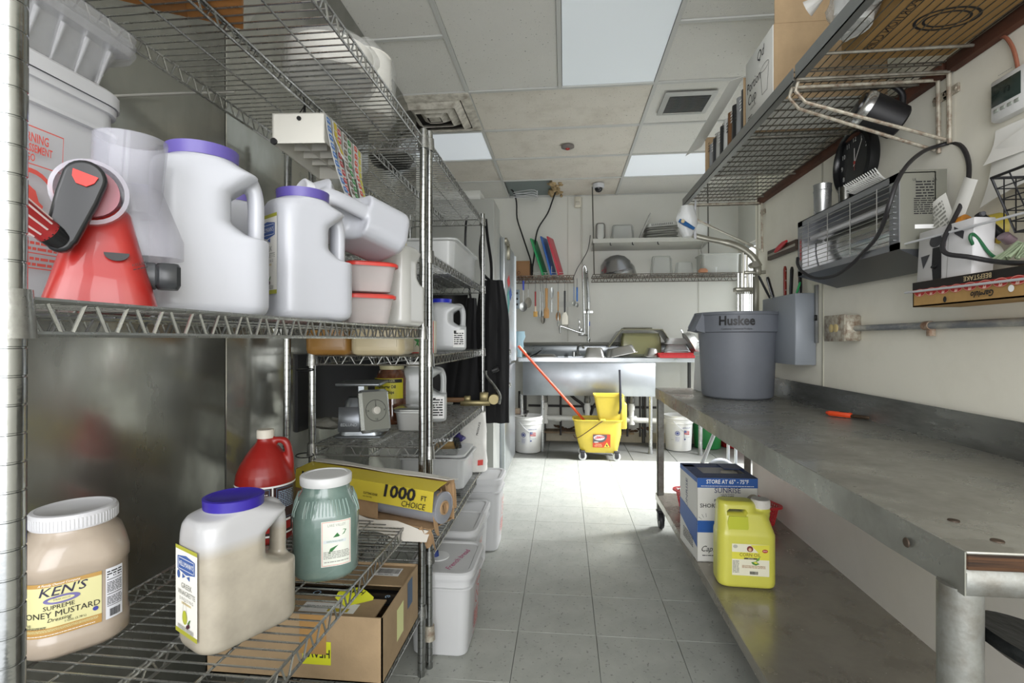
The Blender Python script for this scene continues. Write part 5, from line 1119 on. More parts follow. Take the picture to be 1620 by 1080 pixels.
G = [[(dx/2-.012-.06*sin(pi*i/8)*.3, -dy/2+.01+(dy-.02)*j/2, .02+(dz-.04)*i/8) for j in range(3)] for i in range(9)]; MB().sheet(G, .001).build('reflector', M('#b9b7b0', .15, 1, bump=.1, bs=6), t)
MB().tube([(-.005, -dy/2+.03, dz*.68), (-.005, dy/2-.03, dz*.68)], .011, 12).build('heating_tube', M('#d0d0d2', .2), t)
mb = MB()
for k in range(11): mb.tube([(-dx/2-.002, -dy/2+.02, .03+.0165*k), (-dx/2-.002, dy/2-.02, .03+.0165*k)], .0014, 5)
for k in range(4): mb.tube([(-dx/2-.004, -dy/2+.10+.15*k, .025), (-dx/2-.004, -dy/2+.10+.15*k, dz-.02)], .0017, 5)
mb.build('wire_grille', M('#c3c4c2', .3, .9), t)
MB().bb((-dx/2-.001, dy/2-.03, .06), (-dx/2, dy/2-.02, .15)).build('red_strip', M('#a04848', .4), t)
mb = MB()
for y in (-.22, .22): mb.bb((dx/2, y-.01, .1), (X_-(hx0+hx1)/2, y+.01, .12))
mb.build('wall_bracket', HS, t)
# cup and brush on the heater
q = pt(1305, 310, Y=2.16); t = thing('metal_cup', 'tall stainless cup standing on the heater', 'cup', (1.03, 2.16, hz1+.001)); 
MB().lathe([(.028, 0), (.03, .004), (.032, .125), (.0335, .13), (.031, .13), (.028, .01)], 28).build('cup', STEEL, t); MB().lathe([(.0325, .10), (.0333, .103), (.0325, .106)], 28, cap0=False, cap1=False).build('bead', STEEL, t)
t = thing('metal_cup', 'small dark steel tumbler beside the tall cup on the heater', 'cup', (1.085, 2.10, hz1+.001)); MB().lathe([(.022, 0), (.024, .10), (.022, .10), (.02, .01)], 22).build('cup', M('#6a6a66', .25, 1), t)
t = thing('scrub_brush', 'blue scrub brush with white bristles lying on the heater', 'brush', (1.02, 1.80, hz1+.001), 0)
MB().tube([(.03, -.12, .012), (.03, -.04, .014), (.025, .10, .015)], [.008, .012, .014], 10, flat=.6).build('handle', M('#2f77c4', .4), t)
mb = MB()
for i in range(15):
    for j in range(3):
        b = V(.018-.006*j, .10-.011*i, .014); mb.tube([b, b+V(-.045, .01-.002*i, .012*j-.004+.02)], .0022, 4)
mb.build('bristles', M('#d9d9d4', .6), t, kind='stuff')
# ---------------------------------------------------------------- wall shelves on the right
def wshelf(lb, y0, y1, pit=.065):
    x0, x1, zz = .688, X_-.03, 1.957
    t = thing('wall_shelf', lb, 'shelf', (x0, y0, zz)); w_ = x1-x0; L = y1-y0
    MB().bb((-.003, 0, -.028), (.0, L, .012)).bb((-.003, 0, -.028), (.022, L, -.026)).build('front_angle', M('#8f918f', .4, .7, bump=.05), t)
    mb = MB(); n = int(L/pit)
    for i in range(n+1): mb.tube([(0, L*i/n, -.001), (w_, L*i/n, -.001)], .0026, 5)
    for k in range(17): mb.tube([(w_*(k+.5)/17, 0, -.005), (w_*(k+.5)/17, L, -.005)], .0016, 5)
    mb.build('wire_mesh', M('#6b685e', .45, .6, var=.6, vs=30, dark='#3a3029'), t, kind='stuff')
    for y, z_ in ((.1, -.010), (L*.33, -.01), (L*.66, -.01), (L-.1, -.01), (L-.002, -.03), (.004, -.022)):
      MB().tube([(0, y, z_), (w_+.01, y, z_)], .0045, 6).build('cross_rod', M('#97958b', .45, .6, var=.7, vs=30, dark='#51402f'), t)
    MB().bb((w_+.002, 0, -.03), (w_+.028, L, .01), .002).build('wooden_ledger', M('#5e3520', .8, var=.7, vs=12, dark='#2f1a10', stretch=(1, .3, 1)), t)
    return t
ws1 = wshelf('far metal wire wall shelf on the right, holding the cup cartons', 1.615, 3.06)
ws2 = wshelf('near metal wire wall shelf overhead at the right edge', .42, 1.60, .3)
WB = RUSTY
def bracket(lb, y, x0=.70, zt_=1.918, zb_=1.60):
    t = thing('shelf_bracket', lb, 'bracket', (0, y, 0)); 
    MB().tube([(x0, 0, zt_+.012), (x0-.008, 0, zt_-.02), (x0+.02, 0, zt_-.055), (X_-.022, 0, zb_)], .0052, 8).tube([(x0, 0, zt_+.012), (X_-.012, 0, zt_+.012)], .0052, 8).build('diagonal_rod', WB, t)
    MB().tube([(X_-.012, 0, zt_+.01), (X_-.010, 0, zb_-.01)], .0062, 8).build('wall_rod', WB, t)
    MB().bb((X_-.008, -.03, zt_-.055), (X_-.001, .03, zt_-.03), .002).lathe([(.006, 0), (.005, .004)], 10, (X_-.008, -.02, zt_-.042), R=rot('Y', -90)).lathe([(.006, 0), (.005, .004)], 10, (X_-.008, .02, zt_-.042), R=rot('Y', -90)).build('screw_plate', WB, t)
bracket('rusty white wire shelf bracket, nearer of the pair above the heater', 1.612, zb_=1.735); bracket('rusty white wire shelf bracket, farther of the pair above the heater', 1.655, zb_=1.72); bracket('wire shelf bracket at the far end of the right wall shelf', 3.03, zb_=1.66)
zz = 1.96
# portion cup carton
t = thing('carton', 'white carton printed with a cup outline on the far wall shelf', 'carton', (.70, 1.80, zz))
o = MB().bb((0, 0, 0), (.36, .26, .255), .002).build('carton', M('#d7d6cf', .6), t); MB().bb((0.002, -.0025, 0), (.36, .0, .255)).build('brown_end', BROWN, t); MB().bb((.004, -.0035, .255), (.34, -.0005, .42)).build('raised_flap', BROWN, t)
f = planar((-.0004, .13, .13), (0, -1, 0), (0, 0, 1))
printing(o, f, [('t', .02, .085, 'Qd', .05, {'sh': .2}, INK), ('t', -.045, .015, 'Portion', .055, {'xs': .8}, INK), ('t', -.06, -.035, 'Cup', .055, {'xs': .9}, INK), ('o', .06, .02, .038, .012, .0015, INK), ('p', .06, .0, [(-.038, .018), (-.036, .018), (-.022, -.07), (-.024, -.07)], INK), ('p', .06, .0, [(.036, .018), (.038, .018), (.024, -.07), (.022, -.07)], INK), ('r', .06, -.07, .046, .0015, INK), ('l', -.05, -.07, .06, .01, 2, INKG), ('l', -.08, -.10, .04, .016, 2, INK)], step=1)
t = thing('carton', 'open carton of sleeved cups with raised flap at the far wall shelf end', 'carton', (.70, 2.085, zz))
mb = MB().bb((0, 0, 0), (.36, .003, .22)).bb((0, .545, 0), (.36, .548, .20)).bb((.357, 0, 0), (.36, .548, .2)); mb.build('carton', BROWN, t); MB().bb((0, 0, 0), (.36, .548, .003)).build('carton_base', M('#b9bab3', .5, var=.3, vs=20), t)
G = [[(0+(-.035-.03*i/6)*k/4, -.01+.63*i/6+.015*k, .222-.04*i/6+.012*k/4-.035*(k/4)*(i/6)) for k in range(5)] for i in range(7)]; MB().sheet(G, .0025).build('raised_flap', M('#c9c9c2', .6), t)
cols = [M('#3a3c3e', .3), M('#8a8c8d', .25), M('#222324', .35), M('#6e4c2c', .7), M('#bfc1bf', .35), M('#2b2c2e', .35), M('#a9a9a4', .4)]
for k in range(9):
    y = .04+.056*k; o = MB().tube([(.0+.024+.004, y, .0+.03), (.028, y, .19-.006*k)], [.024, .022], 12).build('cup_sleeve', cols[k % 7], t)
    f = planar((.0025, y, .1), (0, -1, 0), (0, 0, 1)); printing(o, f, [('l', 0, .03-.02*(k % 2), .02, .05, 4, WHITE if k % 7 in (0, 2, 5) else INK)], step=1)
# near shelf load
t = thing('carton', 'large brown carton lying on the near wall shelf, its print seen through the wires', 'carton', (.80, .99, zz))
o = MB().bb((0, 0, 0), (.29, .58, .2), .002).build('carton', M('#a5824e', .8, var=.15), t)
f = planar((.14, .3, -.0006), (-1, 0, 0), (0, 1, 0)); f = lambda u, v, q: Vector((.14+u, .3+v, -.0008-q))
printing(o, f, [('o', .02, .10, .075, .05, .007, INK), ('o', .02, .10, .055, .035, .006, INK), ('o', .04, -.12, .06, .05, .006, INK), ('t', -.10, .12, 'PORTION CUPS', .03, {'rot': 90}, INK), ('t', -.08, -.12, 'NO HOOK', .03, {'rot': 90}, INK)], step=1)
for k, (x, y, zc, r) in enumerate(((.755, 1.42, .10, .055), (.74, 1.27, .08, .05), (.75, 1.12, .09, .055))):
    t = thing('plastic_bag', ['clear knotted plastic bag of cup lids nearest the brackets on the near wall shelf', 'clear plastic bag of white lids in the middle of the near wall shelf', 'clear plastic bag with green print at the near end of the wall shelf'][k], 'bag', (x, y, zz))
    rg = []
    for i in range(10):
        u = i/9; R_ = r*sin(pi*(.12+.83*u))**.6*(1 if u < .9 else .5); rg.append([(R_*(1+.12*sin(5*a+i*2+k)+.06*sin(11*a+i))*cos(a), 1.35*R_*(1+.12*cos(4*a+i+k))*sin(a), .002+u*.17+.006*sin(3*a+i)) for a in [2*pi*j/36 for j in range(36)]])
    MB().loft(rg).build('bag_film', M('#dadcda', .12, alpha=.42, bump=.5, bs=35, coat=.5), t)
    MB().lathe([(r*.7, .004), (r*.75, .02), (r*.75, .13), (r*.5, .14)], 20, sy=1.3).build('lids_inside', M('#d3d4d1', .5), t)
    MB().tube([(-.02, .03, .13), (-.045, .06, .135), (-.075, .09, .12)], [.02, .006, .024], 10).build('knotted_end', M('#dadcda', .15, alpha=.55, bump=.5, bs=40), t)
    if k: MB().tube([(-.03, -.03, .10), (-.045, .0, .11), (-.045, .03, .12)], .003, 5).build('green_stripe', M('#2f9a5a', .4), t)
for k in range(3): 
    t = thing('wrapped_sleeve', ['green-printed white sleeve lying nearest the wall on the near shelf', 'green-printed white sleeve in the middle at the near end of the shelf', 'green-printed white sleeve at the front of the near shelf end'][k], 'sleeve', (1.03-.12*k, .78, zz+.042)); MB().tube([(0, -.18, 0), (0, .18, 0)], .04, 16).build('sleeve', M('#cfd4cf', .4), t); MB().tube([(0, -.03, 0), (0, .05, 0)], .0407, 16).build('green_band', M('#3fae6a', .4), t)
# black pitcher hanging under the shelf
A = pt(1360, 168, D=1.63); B = pt(1424, 195, D=1.61); d = (A-B).normalized(); t = thing('thermal_pitcher', 'black pitcher with silver rim hanging under the near wall shelf', 'pitcher', B, R=d.to_track_quat('Z', 'Y').to_matrix())
MB().lathe([(.046, 0), (.052, .006), (.054, .11)], 30).build('body', BLACK, t); MB().lathe([(.0545, .108), (.055, .118), (.05, .13), (.044, .134)], 30).build('silver_rim', M('#c7c8c6', .25, .9), t); MB().lathe([(.042, .13), (.04, .14), (.002, .145)], 26).build('lid', BLACKG, t)
c = t.matrix_basis.to_3x3().inverted() @ V(0, 0, 1); c.z = 0; c.normalize()
MB().tube(smooth([c*.05+V(0, 0, .02), c*.085+V(0, 0, .04), c*.095+V(0, 0, .08), c*.075+V(0, 0, .115), c*.05+V(0, 0, .12)], 4), .009, 10).build('handle', BLACK, t)
# thermostat, pipe, papers, basket
q = pt(1604, 146, X=X_-.02); t = thing('thermostat', 'white wall thermostat with dark display', 'thermostat', (X_-.001, q.y, q.z))
o = MB().box((-.014, 0, 0), (.028, .12, .105), .004).build('housing', M('#dcdcda', .4), t); f = planar((-.0285, .008, .012), (0, -1, 0), (0, 0, 1))
MB().box((-.0282, .012, .012), (.002, .085, .055), .0005).build('screen', M('#2f3b36', .2), t); f = planar((-.0294, .012, .012), (0, -1, 0), (0, 0, 1)); printing(t, f, [('t', .005, 0, '73', .022, {}, M('#141a18', .4)), ('l', 0, .046, .04, .003, 1, INKG)], step=1, name='display_digits')
mb = MB()
for k in range(4): mb.box((-.029, .04-.02*k, -.028), (.002, .014, .009), .001)
mb.build('buttons', M('#9da39a', .4), t)
P = [pt(1582, 58, X=X_-.01), pt(1592, 60, X=X_-.012), pt(1602, 75, X=X_-.012), pt(1608, 95, X=X_-.012), pt(1611, 112, X=X_-.012)]
tag(MB().tube(smooth(P), .0045, 8).build('copper_wire_sleeve', M('#8f5a45', .5)), 'brown thermostat cable curving down the wall', 'cable')
q = pt(1600, 225, X=X_-.02)
t = thing('papers', 'curled white papers pinned above the wire basket', 'paper', (X_-.004, q.y, q.z))
for k in range(2):
    G = [[(-.004-.012*k-.03*(i/5)**2+.006*sin(j+k), -.17+.045*j, .05-.03*i*(.6+.4*k)-.01*j*k) for j in range(6)] for i in range(6)]; MB().sheet(G, .0008).build('sheet', PAPER, t)
t = thing('wire_basket', 'black wire basket of papers fixed to the right wall', 'basket', (X_-.002, 1.155, 1.405)); 
# basket box: local -x outward; front slopes
bx, by, bz = -.115, .17, .13
mb = MB(); BW = M('#2a2a2c', .4, .4)
for i in range(8): 
    y = -by+2*by*i/7; mb.tube([(bx, y, bz), (bx*.55, y, 0), (0, y, 0)], .0016, 5)
for k in range(6): z = bz*k/5; x = bx*(.55+.45*k/5); mb.tube([(0, by, z), (x, by, z), (x, -by, z), (0, -by, z)], .0016, 5)
for k in range(4): mb.tube([(bx*.9*k/4-.01, by, 0), (bx*.9*k/4-.01, by, bz)], .0014, 4)
mb.build('wires', BW, t); MB().tube([(0, by, bz), (bx, by, bz), (bx, -by, bz), (0, -by, bz)], .0035, 8).tube([(bx, by, bz), (bx*.55, by, 0), (bx*.55, -by, 0)], .003, 6).build('rim', BW, t)
rg = [[((-.045)+(.035)*(1+.15*sin(5*a+k))*cos(a), .13*(1+.08*cos(4*a+k))*sin(a), .006+.03*k) for a in [2*pi*i/20 for i in range(20)]] for k in range(5)]
o = tag(MB().loft(rg).build('plastic_bags', M('#c6c7c8', .3, alpha=.9, bump=.5, bs=25)), 'wad of whitish bags stuffed in the wire basket', 'bags'); o.location = t.location
# produce tray with tools
t = thing('produce_box', 'cut-down red, black and kraft produce box fixed to the wall, holding tools', 'box', (X_-.002, 1.58, 1.243))
bw_ = -.128; Lb = -.62; hb_ = .07
KR = M('#b28d55', .7, var=.2, vs=14, name='kraft'); mb = MB().bb((bw_, Lb, 0), (bw_+.004, 0, hb_)).bb((bw_, -.004, 0), (-.002, 0, hb_)).bb((bw_, Lb, 0), (-.002, 0, .004)); bx_ = mb.build('box', KR, t)
f = planar((bw_-.0004, -.11, hb_/2), (0, -1, 0), (0, 0, 1)); RS = M('#b5322d', .55); BKB = M('#1d1915', .6)
els = [('r', .19, .024, .60, .0215, BKB), ('r', .19, .009, .60, .009, RS)]
for k in range(12): els += [('e', -.08+.045*k, .004, .022, .011, RS), ('o', -.08+.045*k, .004, .021, .010, .001, M('#e2b9a8', .5)), ('p', -.08+.045*k, .0, [(-.006, -.004), (-.002, .004), (0, -.002), (.004, .004), (.005, -.003), (0, -.006)], M('#e0c0b0', .5))]
els += [('t', .125, .0245, 'BEEFSTAKE', .0165, {'rot': 180, 'xs': 1.05, 'b': .01}, M('#c9b68c', .5)), ('t', .14, -.017, 'Gargiulo', .021, {'rot': 180, 'b': .03, 'sh': .2, 'xs': .95}, INK), ('e', .02, -.022, .006, .008, INK), ('e', .22, -.013, .008, .008, WHITE)]
printing(bx_, f, els, step=1)
for (a, b, nm) in (((1443, 464), (1625, 422), 'lower white rod across the front of the produce box'), ((1443, 385), (1590, 340), 'upper white rod above the produce box')):
    P = pt(*a, D=1.47); Q = pt(*b, D=1.17)
    if nm[0] == 'l': P = V(X_-.138, 1.60, 1.287); Q = V(X_-.138, 1.08, 1.280)
    else: P = V(X_-.138, 1.60, 1.43); Q = V(X_-.10, 1.20, 1.435)
    tag(MB().tube([P, Q], .0032, 8).build('thin_rod', WHITEP), nm, 'rod')
t = thing('carton', 'white carton with dark abstract print standing in the produce box', 'carton', (X_-.002, 1.482, 1.25))
o = MB().box((-.09, -.0, .103), (.05, .20, .205), .002, R=R3(0, 3, 0)).build('carton', M('#c9c8c8', .5), t)
f0 = planar((-.1155, -.0, .105), (0, -1, 0), (.05, 0, 1)); f = lambda u, v, o: f0(u*1.5, v*1.2, o); DGm = M('#3b3b3f', .5)
printing(o, f, [('e', -.02, .055, .016, .014, DGm), ('p', -.015, 0, [(-.012, .04), (.010, .04), (.014, -.03), (.008, -.06), (-.022, -.062), (-.024, -.055), (-.006, -.045), (-.012, 0)], M('#161618', .5)), ('p', -.045, .015, [(-.012, .01), (.012, .012), (-.004, -.02)], DGm), ('p', .035, .06, [(-.012, .016), (.012, .0), (.01, -.016), (-.01, 0)], DGm), ('e', .0, .04, .006, .01, M('#7a2a30', .5)), ('e', .045, -.058, .008, .012, M('#4a4f9a', .5)), ('r', .012, .0, .001, .16, INKG)], step=1)
def bar(lb, a, b, D0, D1, r, m, cat='tool', nm='tool_handle', fl=.7):
    A = pt(*a, D=D0); B = pt(*b, D=D1); t = thing(nm, lb, cat, A); d = B-A; MB().tube([V(0, 0, 0), d*.06, d*.5, d*.94, d], [r*.6, r, r*.95, r, r*.6], 12, flat=fl).build('handle', m, t); return t
bar('short black tube leaning on the white carton', (1476, 420), (1494, 434), 1.40, 1.40, .010, BLACKG)
t = bar('long black folding peeler handle at the top of the tools', (1546, 338), (1590, 378), 1.30, 1.27, .016, BLACK); MB().lathe([(.006, -.002), (.006, .004)], 12, (.0, -.016, -.004), R=rot('X', 90)).build('hanging_hole', M('#5b5b5e', .4), t)
t = bar('grey-capped end of the black peeler', (1586, 372), (1600, 382), 1.24, 1.24, .016, M('#77666d', .4))
t = thing('tape_roll', 'orange roll of tape among the tools in the produce box', 'tape', pt(1531, 366, D=1.36), R=R3(70, 0, 30)); MB().lathe([(.032, -.012), (.045, -.012), (.045, .012), (.032, .012), (.032, -.012)], 30, cap0=False, cap1=False).build('tape', M('#c98329', .4), t)
t = thing('tape_roll', 'yellow roll of tape behind the black handle', 'tape', pt(1580, 362, D=1.34), R=R3(80, 0, 60)); MB().lathe([(.026, -.015), (.042, -.015), (.042, .015), (.026, .015), (.026, -.015)], 30, cap0=False, cap1=False).build('tape', M('#c9b545', .4), t)
t = thing('metal_can', 'small metal can in the produce box under the orange tape', 'can', pt(1528, 398, D=1.37), 0); MB().lathe([(.020, -.05), (.022, -.045), (.022, .03), (.019, .034)], 24).build('can', STEEL, t)
A = pt(1556, 405, D=1.30); t = thing('torch', 'red handheld torch lying among the tools', 'torch', A, R=(pt(1582, 392, D=1.26)-A).normalized().to_track_quat('Z', 'Y').to_matrix())
MB().lathe([(.010, -.03), (.012, .0), (.018, .02), (.021, .032)], 22).build('body', RED, t); MB().lathe([(.019, .031), (.0185, .034)], 22).build('lens', M('#c3c3ba', .2), t)
P = [pt(x, y, D=d) for x, y, d in ((1560, 412, 1.3), (1545, 395, 1.28), (1535, 378, 1.27), (1538, 370, 1.27), (1548, 378, 1.27), (1565, 400, 1.26), (1585, 412, 1.25), (1612, 416, 1.22))]
tag(MB().tube(smooth(P), .004, 7).build('garden_wire', M('#1f5a38', .5)), 'dark green coated cord looped over the tools', 'cord')
t = thing('crumpled_wrapper', 'green and red crumpled wrapper at the front of the produce box', 'wrapper', pt(1520, 418, D=1.36))
G = [[(.0+.004*sin(i*2+j), -.016*j, .016*i+.006*cos(j*2)) for j in range(5)] for i in range(3)]; MB().sheet(G, .001).build('green_sheet', M('#2b9a58', .4), t); G = [[(-.012+.004*sin(i+j*2), -.03-.014*j, -.012+.014*i+.004*cos(j)) for j in range(5)] for i in range(3)]; MB().sheet(G, .001).build('red_sheet', M('#c22f38', .4), t)
t = thing('net_bag', 'pale green net wound up at the right end of the produce box', 'net', pt(1606, 398, D=1.2))
mb = MB()
for k in range(14): mb.tube([(-.03+.005*sin(k*1.7), .03-.008*k, -.02+.004*cos(k)), (0, .0-.004*k, .012+.01*sin(k)), (.03, -.03-.003*k, .01*cos(k*2))], .0035, 5)
mb.build('net', M('#8d9a7d', .8), t, kind='stuff')
t = thing('receipts', 'handwritten receipts sticking up behind the white carton of the produce box', 'paper', (1.075, 1.54, 1.50))
for k, (y, z_, a, wd, hh) in enumerate(((0.03, -.0, -22, .075, .11), (-.045, .01, 28, .05, .15))):
    Rr = rot('X', a); c = V(-.004-.004*k, y, z_)
    G = [[c+Rr @ V(-.006*sin(j*.8), -wd/2+wd*j/4, hh/2-hh*i/4) for j in range(5)] for i in range(5)]; o = MB().sheet(G, .0006).build('paper_slip', PAPER, t)
    f = lambda u, v, q, c=c, Rr=Rr: c+Rr @ Vector((-.0075-q, -u, v)); 
    if k == 0: printing(o, f, [('l', .0, .0, .055, .08, 7, INKG)], step=1)
# heater cable
P = [pt(1268, 430, D=2.02), pt(1264, 420, D=2.1)]
pts_ = [((1262, 408), 2.08), ((1262, 418), 2.05), ((1270, 430), 2.0), ((1290, 440), 1.92), ((1320, 436), 1.82), ((1345, 420), 1.72), ((1365, 400), 1.66), ((1385, 378), 1.55), ((1398, 352), 1.46), ((1406, 325), 1.42), ((1420, 285), 1.42), ((1438, 258), 1.46), ((1460, 240), 1.5), ((1480, 232), 1.52), ((1505, 226), 1.50), ((1522, 232), 1.45), ((1532, 255), 1.42), ((1532, 285), 1.40), ((1524, 315), 1.38), ((1510, 345), 1.36), ((1496, 372), 1.34), ((1491, 392), 1.32), ((1500, 402), 1.3), ((1530, 406), 1.26), ((1570, 413), 1.22), ((1605, 416), 1.16), ((1640, 416), 1.12)]
tag(MB().tube(smooth([pt(*p, D=d) for p, d in pts_], 4), .006, 8).build('power_cable', M('#232224', .45)), 'thick black power cable looping across the heater to the tool box', 'cable')
# ================================================================ FRY CUTTER ON THE END OF THE WALL
t = thing('potato_cutter', 'cast metal wall-mounted potato cutter with long curved lever', 'potato cutter', (0, 0, 0)); base = pt(1195, 470, Y=3.02); t.location = base
CM = M('#a9a79b', .38, .75, bump=.05, name='cast_metal'); Q = lambda x, y, Y=3.02: pt(x, y, Y=Y)-base
P = smooth([Q(1096, 372), Q(1120, 378), Q(1150, 384), Q(1172, 392), Q(1190, 405), Q(1201, 422)], 4); MB().tube(P, [.012]*8+[.015]*(len(P)-8), 10, flat=1.3).build('lever', CM, t)
MB().tube([Q(1100, 348, 2.98), Q(1191, 388, 2.98)], .005, 8).build('brace_rod', CM, t)
mb = MB()
for x0, y0, x1, y1 in ((1176, 398, 1176, 458), (1181, 398, 1183, 458)): mb.tube([Q(x0, y0), Q(x1, y1)], .007, 8)
mb.build('link_rods', CM, t)
mb = MB()
for x in (1168, 1174, 1187, 1190): mb.tube([Q(x, 432), Q(x, 496)], .0065, 8)
mb.build('guide_rods', M('#c9cac7', .2, 1), t)
c = (Q(1163, 452)+Q(1188, 464))/2; mb = MB().box(c, (.095, .05, .022), .003)
for k in range(9): mb.box(c+V(-.042+.0105*k, -.02, -.018), (.004, .012, .016), .0005)
mb.build('pusher_block', CM, t)
MB().box((Q(1160, 494)+Q(1200, 498))/2, (.16, .09, .022), .004).build('blade_frame', CM, t)
mb = MB().box((Q(1180, 428)+Q(1222, 434))/2, (.17, .035, .018), .003).box(Q(1196, 470), (.025, .03, .24), .004).box(Q(1198, 428), (.035, .045, .055), .006).box(Q(1220, 428), (.012, .06, .035), .002); mb.lathe([(.018, -.03), (.018, .03)], 16, Q(1192, 419), R=rot('X', 90)); mb.build('wall_frame', CM, t)
# white grocery bag tied at the lever end
q = pt(1090, 350, Y=2.97); t = thing('grocery_bag', 'white plastic bag knotted to the lever end with blue gloves', 'bag', q)
rg = [[(.055*(.3+.7*sin(pi*(.05+.8*k/8)))*(1+.12*sin(5*a+k))*cos(a)-.01, .03*(1+.2*cos(4*a+k))*sin(a), -.09+.022*k) for a in [2*pi*i/24 for i in range(24)]] for k in range(9)]
MB().loft(rg).build('bag_film', M('#d9dbd9', .35, alpha=.9, bump=.4, bs=25), t); MB().tube([(.035, 0, -.10), (.03, 0, 0), (.038, 0, .14)], [.008, .007, .005], 8).build('tied_handle', WHITEP, t)
mb = MB().tube([(-.06, -.03, .0), (-.03, -.035, -.02), (.02, -.035, -.05)], [.014, .018, .012], 10, flat=.7); o = mb.build('blue_glove', M('#1f5a94', .5), t); MB().lathe([(.011, 0), (.008, .005)], 10, (-.045, -.05, -.01), R=rot('X', 90)).build('peeking_content', M('#c9b68c', .6), t)
# ================================================================ BACK WALL: SINK
SZ = .965; YF = 5.20
t = thing('compartment_sink', 'long stainless three-compartment sink along the back wall', 'sink', (0, YF, 0))
xl = pt(820, 570, Y=YF).x; xb0 = pt(827, 570, Y=YF).x; xb1 = pt(1037, 570, Y=YF).x; xr_ = 1.62; dpt = YB-YF-.01
mb = MB()
mb.bb((xl, -.004, SZ-.04), (xr_, .008, SZ)); mb.bb((xl, 0, SZ-.006), (xb0+.03, dpt, SZ)); mb.bb((xb1, 0, SZ-.006), (xr_, dpt, SZ)); mb.bb((xl, 0, SZ-.006), (xr_, .045, SZ)); mb.bb((xl, dpt-.1, SZ-.006), (xr_, dpt, SZ))
wb = (xb1-xb0)/3
for k in range(1, 3): mb.bb((xb0+wb*k-.02, 0, SZ-.006), (xb0+wb*k+.02, dpt, SZ))
mb.build('rim_and_drainboard', STEELB, t)
for k in range(3):
    x0 = xb0+wb*k+.006; x1 = x0+wb-.012; z0 = SZ-.36; mb = MB(); mb.bb((x0, .012, z0), (x1, .016, SZ-.004)).bb((x0, dpt-.11, z0), (x1, dpt-.106, SZ-.004)).bb((x0, .012, z0), (x0+.004, dpt-.106, SZ-.004)).bb((x1-.004, .012, z0), (x1, dpt-.106, SZ-.004)).bb((x0, .012, z0), (x1, dpt-.106, z0+.004)); mb.build('basin', STEELB, t)
MB().bb((xb0, .004, SZ-.385), (xb1, .0115, SZ-.04), .001).build('apron_panel', M('#b3b8bd', .38, .8, bump=.06, bs=5, rv=.1, var=.15, vs=3), t)
MB().bb((xl, dpt-.012, SZ), (xr_, dpt, 1.115), .001).build('backsplash', STEELB, t); MB().bb((xl, dpt-.04, 1.085), (xr_, dpt, 1.118), .001).build('splash_ledge', M('#77776f', .5, .3), t)
for x in (xl+.03, xb0+.20, xb1-.04, 1.35):
    MB().tube([(x, .05, .02), (x, .05, SZ-.38 if x < xb1 else SZ-.04)], .019, 12).lathe([(.024, 0), (.024, .03)], 14, (x, .05, 0)).build('leg', STEEL, t)
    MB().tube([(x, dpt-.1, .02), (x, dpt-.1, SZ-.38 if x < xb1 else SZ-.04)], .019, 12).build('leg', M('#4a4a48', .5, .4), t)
# drains and pipework
pl = thing('drain_pipes', 'white drain pipes and black hoses under the sink', 'pipes', (0, YF, 0)); PV = M('#cfcfca', .4, name='pvc')
for k, px in enumerate((862, 929, 999)):
    x = pt(px, 640, Y=YF+.3).x
    MB().lathe([(.045, SZ-.375), (.05, SZ-.39), (.032, SZ-.41), (.028, SZ-.44)], 20, (x, .3, 0)).lathe([(.03, SZ-.44), (.033, SZ-.45), (.033, SZ-.48), (.024, SZ-.5)], 16, (x, .3, 0)).build('drain_valve', M('#6f6e68', .4, .8), pl)
    MB().tube([(x, .3, SZ-.49), (x, .3, .30)], .027, 14).lathe([(.034, .40), (.034, .45)], 16, (x, .3, 0)).lathe([(.036, .25), (.036, .34)], 16, (x, .3, 0)).build('drain_pipe', PV, pl)
xa = pt(868, 660, Y=YF+.3).x; xb_ = pt(1055, 660, Y=YF+.3).x
mb = MB().tube([(xa-.05, .3, .31), (xb_+.1, .3, .29)], .029, 14)
for x in (xa+.1, xa+.35, xa+.6, xa+.9, xb_): mb.tube([(x-.03, .3, .305), (x+.03, .3, .305)], .036, 14)
mb.build('drain_manifold', PV, pl)
mb = MB()
for px in (812, 822, 887, 992, 1012, 1020): x = pt(px, 650, Y=YF+.45).x; mb.tube([(x, .42, .10), (x, .42, .58)], .012, 8)
mb.tube([(-.40, .44, .42), (1.0, .44, .415)], .013, 8); mb.tube(smooth([(.05, .40, .56), (.12, .38, .50), (.2, .38, .44), (.22, .38, .36), (.28, .38, .34), (.31, .38, .42), (.38, .4, .5), (.45, .4, .52)], 4), .016, 8); mb.tube([(-.2, .42, .60), (.3, .42, .56), (.9, .42, .57)], .012, 8); mb.build('black_pipes', M('#2a2725', .6), pl)
mb = MB()
for k in range(30): a = k*.7; mb.lathe([(.01, -.01), (.03, 0), (.01, .012)], 7, (-.1+.035*k, .5+.02*sin(a), .165+.02*cos(a*1.3)), R=R3(40*sin(a), 30*cos(a), 0))
mb.build('dirt', M('#4e3a29', .95), pl, kind='stuff'); MB().bb((-.25, .42, .12), (.75, .60, .14)).build('ledge', M('#7c6a52', .8, var=.4, vs=9), pl)
# left side clutter
t = thing('storage_crate', 'low shelf stand with red and black odds and ends left of the sink', 'shelf', (-.55, 5.22, 0)); MB().bb((-.09, 0, .36), (.16, .35, .375), .002).bb((-.09, 0, .0), (-.07, .02, .375)).bb((.14, 0, .0), (.16, .02, .375)).build('stand', M('#7c7c77', .5, .4), t)
for k, (m, x, r) in enumerate(((RED, -.02, .05), (M('#c9b9a0', .6), .06, .05), (BLACK, .10, .04))): MB().rl([(.377, .09, .10, .02, x, .06+.04*k), (.377+r, .08, .09, .02, x, .06+.04*k)], 4).build('packet', m, t)
